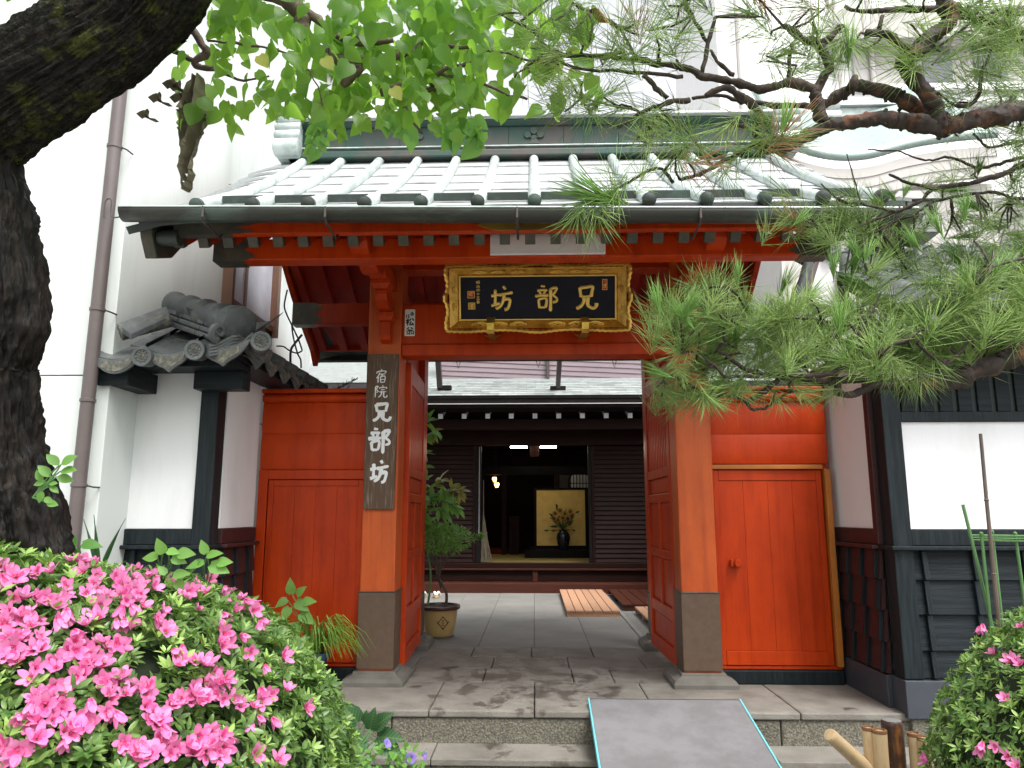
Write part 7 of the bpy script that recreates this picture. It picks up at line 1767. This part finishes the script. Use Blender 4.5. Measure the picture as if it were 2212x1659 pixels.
for _ in range(14):
    x = rk.uniform(770, 910); p = atY(x, rk.uniform(1620, 1660), -1.75); MB().tube([p, Vector((-.93 + rk.uniform(-.05, .05), -1.75, STREET))], .003, 5).build('stalk', 'stake_green', pe)
def pet():
    b = MB(); n = 20; prof = [(.06, -1.0), (.10, -.7), (.20, -.35), (.45, -.1), (.8, .02), (1.0, .0)]
    for r, z in prof:
        for k in range(n):
            an = 2 * math.pi * k / n; w_ = 1 + (.07 * math.cos(5 * an) if r > .4 else 0); b.v.append((r * w_ * math.cos(an), r * w_ * math.sin(an), z + (.05 * math.sin(10 * an) if r > .7 else 0)))
    for i in range(len(prof) - 1):
        for k in range(n): b.f.append((i * n + k, i * n + (k + 1) % n, (i + 1) * n + (k + 1) % n, (i + 1) * n + k))
    me = b.mesh('petunia_flower', smooth='all', recalc=False); me.materials.append(MATS['petunia']); return me
PET = pet()
for x, y, ax, s in ((887, 1638, (.1, -.9, .2), .030), (918, 1631, (.95, -.3, .1), .024), (838, 1607, (.9, -.3, .5), .030), (760, 1655, (-.4, -.8, .3), .022)): place('petunia_flower', PET, frame(atY(x, y, -1.78), Vector(ax).orthogonal(), Vector(ax), s), pe)
# --- sprigs around the left bush
def sprout(name, label, cat, base, leaves, m, D, s, w=.34, heart=True, grp=None):
    t = thing(name, label, cat, base); me = lmesh('leaf', m, w=w, fold=.06, droop=.12, n=6, heart=heart)
    for (x, y, dx, dy, ss) in leaves:
        p = atD(x, y, D); ax = _rt * dx - _up * dy + _fw * rk.uniform(-.3, .1); place('leaf', me, frame(p, ax, -_fw + Vector((0, 0, .8)) + rvec(rk) * .3, s * ss), t)
        MB().tube(smoothpoly([p, p.lerp(Vector(base), .35) + _rt * rk.uniform(-.01, .01), Vector(base)], 3), .0022, 5).build('stalk', 'stake_green', t)
    return t
sprout('leafy_sprout', 'pale round-leaved sprout growing up through the top of the pink azalea', 'plant', atD(352, 1260, 2.2), [(352, 1195, -.3, -1, 1.1), (362, 1190, .9, .1, .9), (340, 1203, -1, .05, 1.1), (372, 1205, .9, .35, 1.0), (385, 1195, 1, 0, 1.2), (358, 1240, -.4, -.4, .8), (375, 1242, .8, -.1, 1.1), (380, 1255, .7, .9, 1.0), (362, 1250, .2, .6, .7)], 'leaf_light', 2.12, .044)
sprout('leafy_sprout', 'darker green sprout right of the pale sprout on the azalea top', 'plant', atD(445, 1275, 2.4), [(445, 1195, -.4, -.9, .9), (448, 1200, .9, -.2, 1.0), (440, 1215, -.9, .2, 1.1), (455, 1220, .9, .3, 1.3), (470, 1215, 1, -.1, 1.0), (430, 1212, -.6, .7, 1.0)], 'leaf_light', 2.35, .052)
sprout('leafy_sprout', 'small sprout with two broad leaves right of the trunk foot', 'plant', atD(172, 1215, 2.5), [(158, 1178, -.5, -1, 1.0), (160, 1180, -.9, .3, 1.0), (178, 1175, .9, .1, 1.2), (165, 1185, .1, .9, .7)], 'leaf_mid', 2.5, .056)
tw = sprout('twig_shoot', 'leafy shoot sprouting from the dark trunk', 'shoot', atD(70, 1075, 2.12), [(128, 1005, -.9, -.9, 1.2), (132, 1003, .75, -.45, 1.3), (130, 1018, 1, -.15, 1.3), (122, 1030, 1, .25, 1.2), (110, 1030, -.6, -.7, 1.2), (100, 1040, -.9, .2, .9), (108, 1050, .7, .5, .8), (92, 1060, -.2, .9, .9), (105, 1045, .8, -.1, .7), (95, 1075, .6, .3, .8), (100, 1085, 1, .2, .9), (90, 1040, -.3, -.9, .9)], 'leaf_light', 2.12, .040, .30, False)
sb = thing('striped_blades', 'three stiff upright striped leaf blades behind the azalea', 'plant', atD(210, 1260, 2.9))
for (x0, y0, x1, y1) in ((212, 1235, 180, 1122), (212, 1240, 202, 1112), (215, 1240, 254, 1120)):
    a = atD(x0, y0, 2.9); c = atD(x1, y1, 2.9); b = MB(); b.grid(lambda u, v: a.lerp(c, v) + _rt * ((u - .5) * .022 * (1 - v ** 3) * math.sin(math.pi * (.25 + .75 * v)) + (.03 * v * v if x1 > x0 else 0)) + _fw * (.01 * abs(u - .5)), 4, 10); b.build('blade', 'leaf_dark', sb, recalc=False)
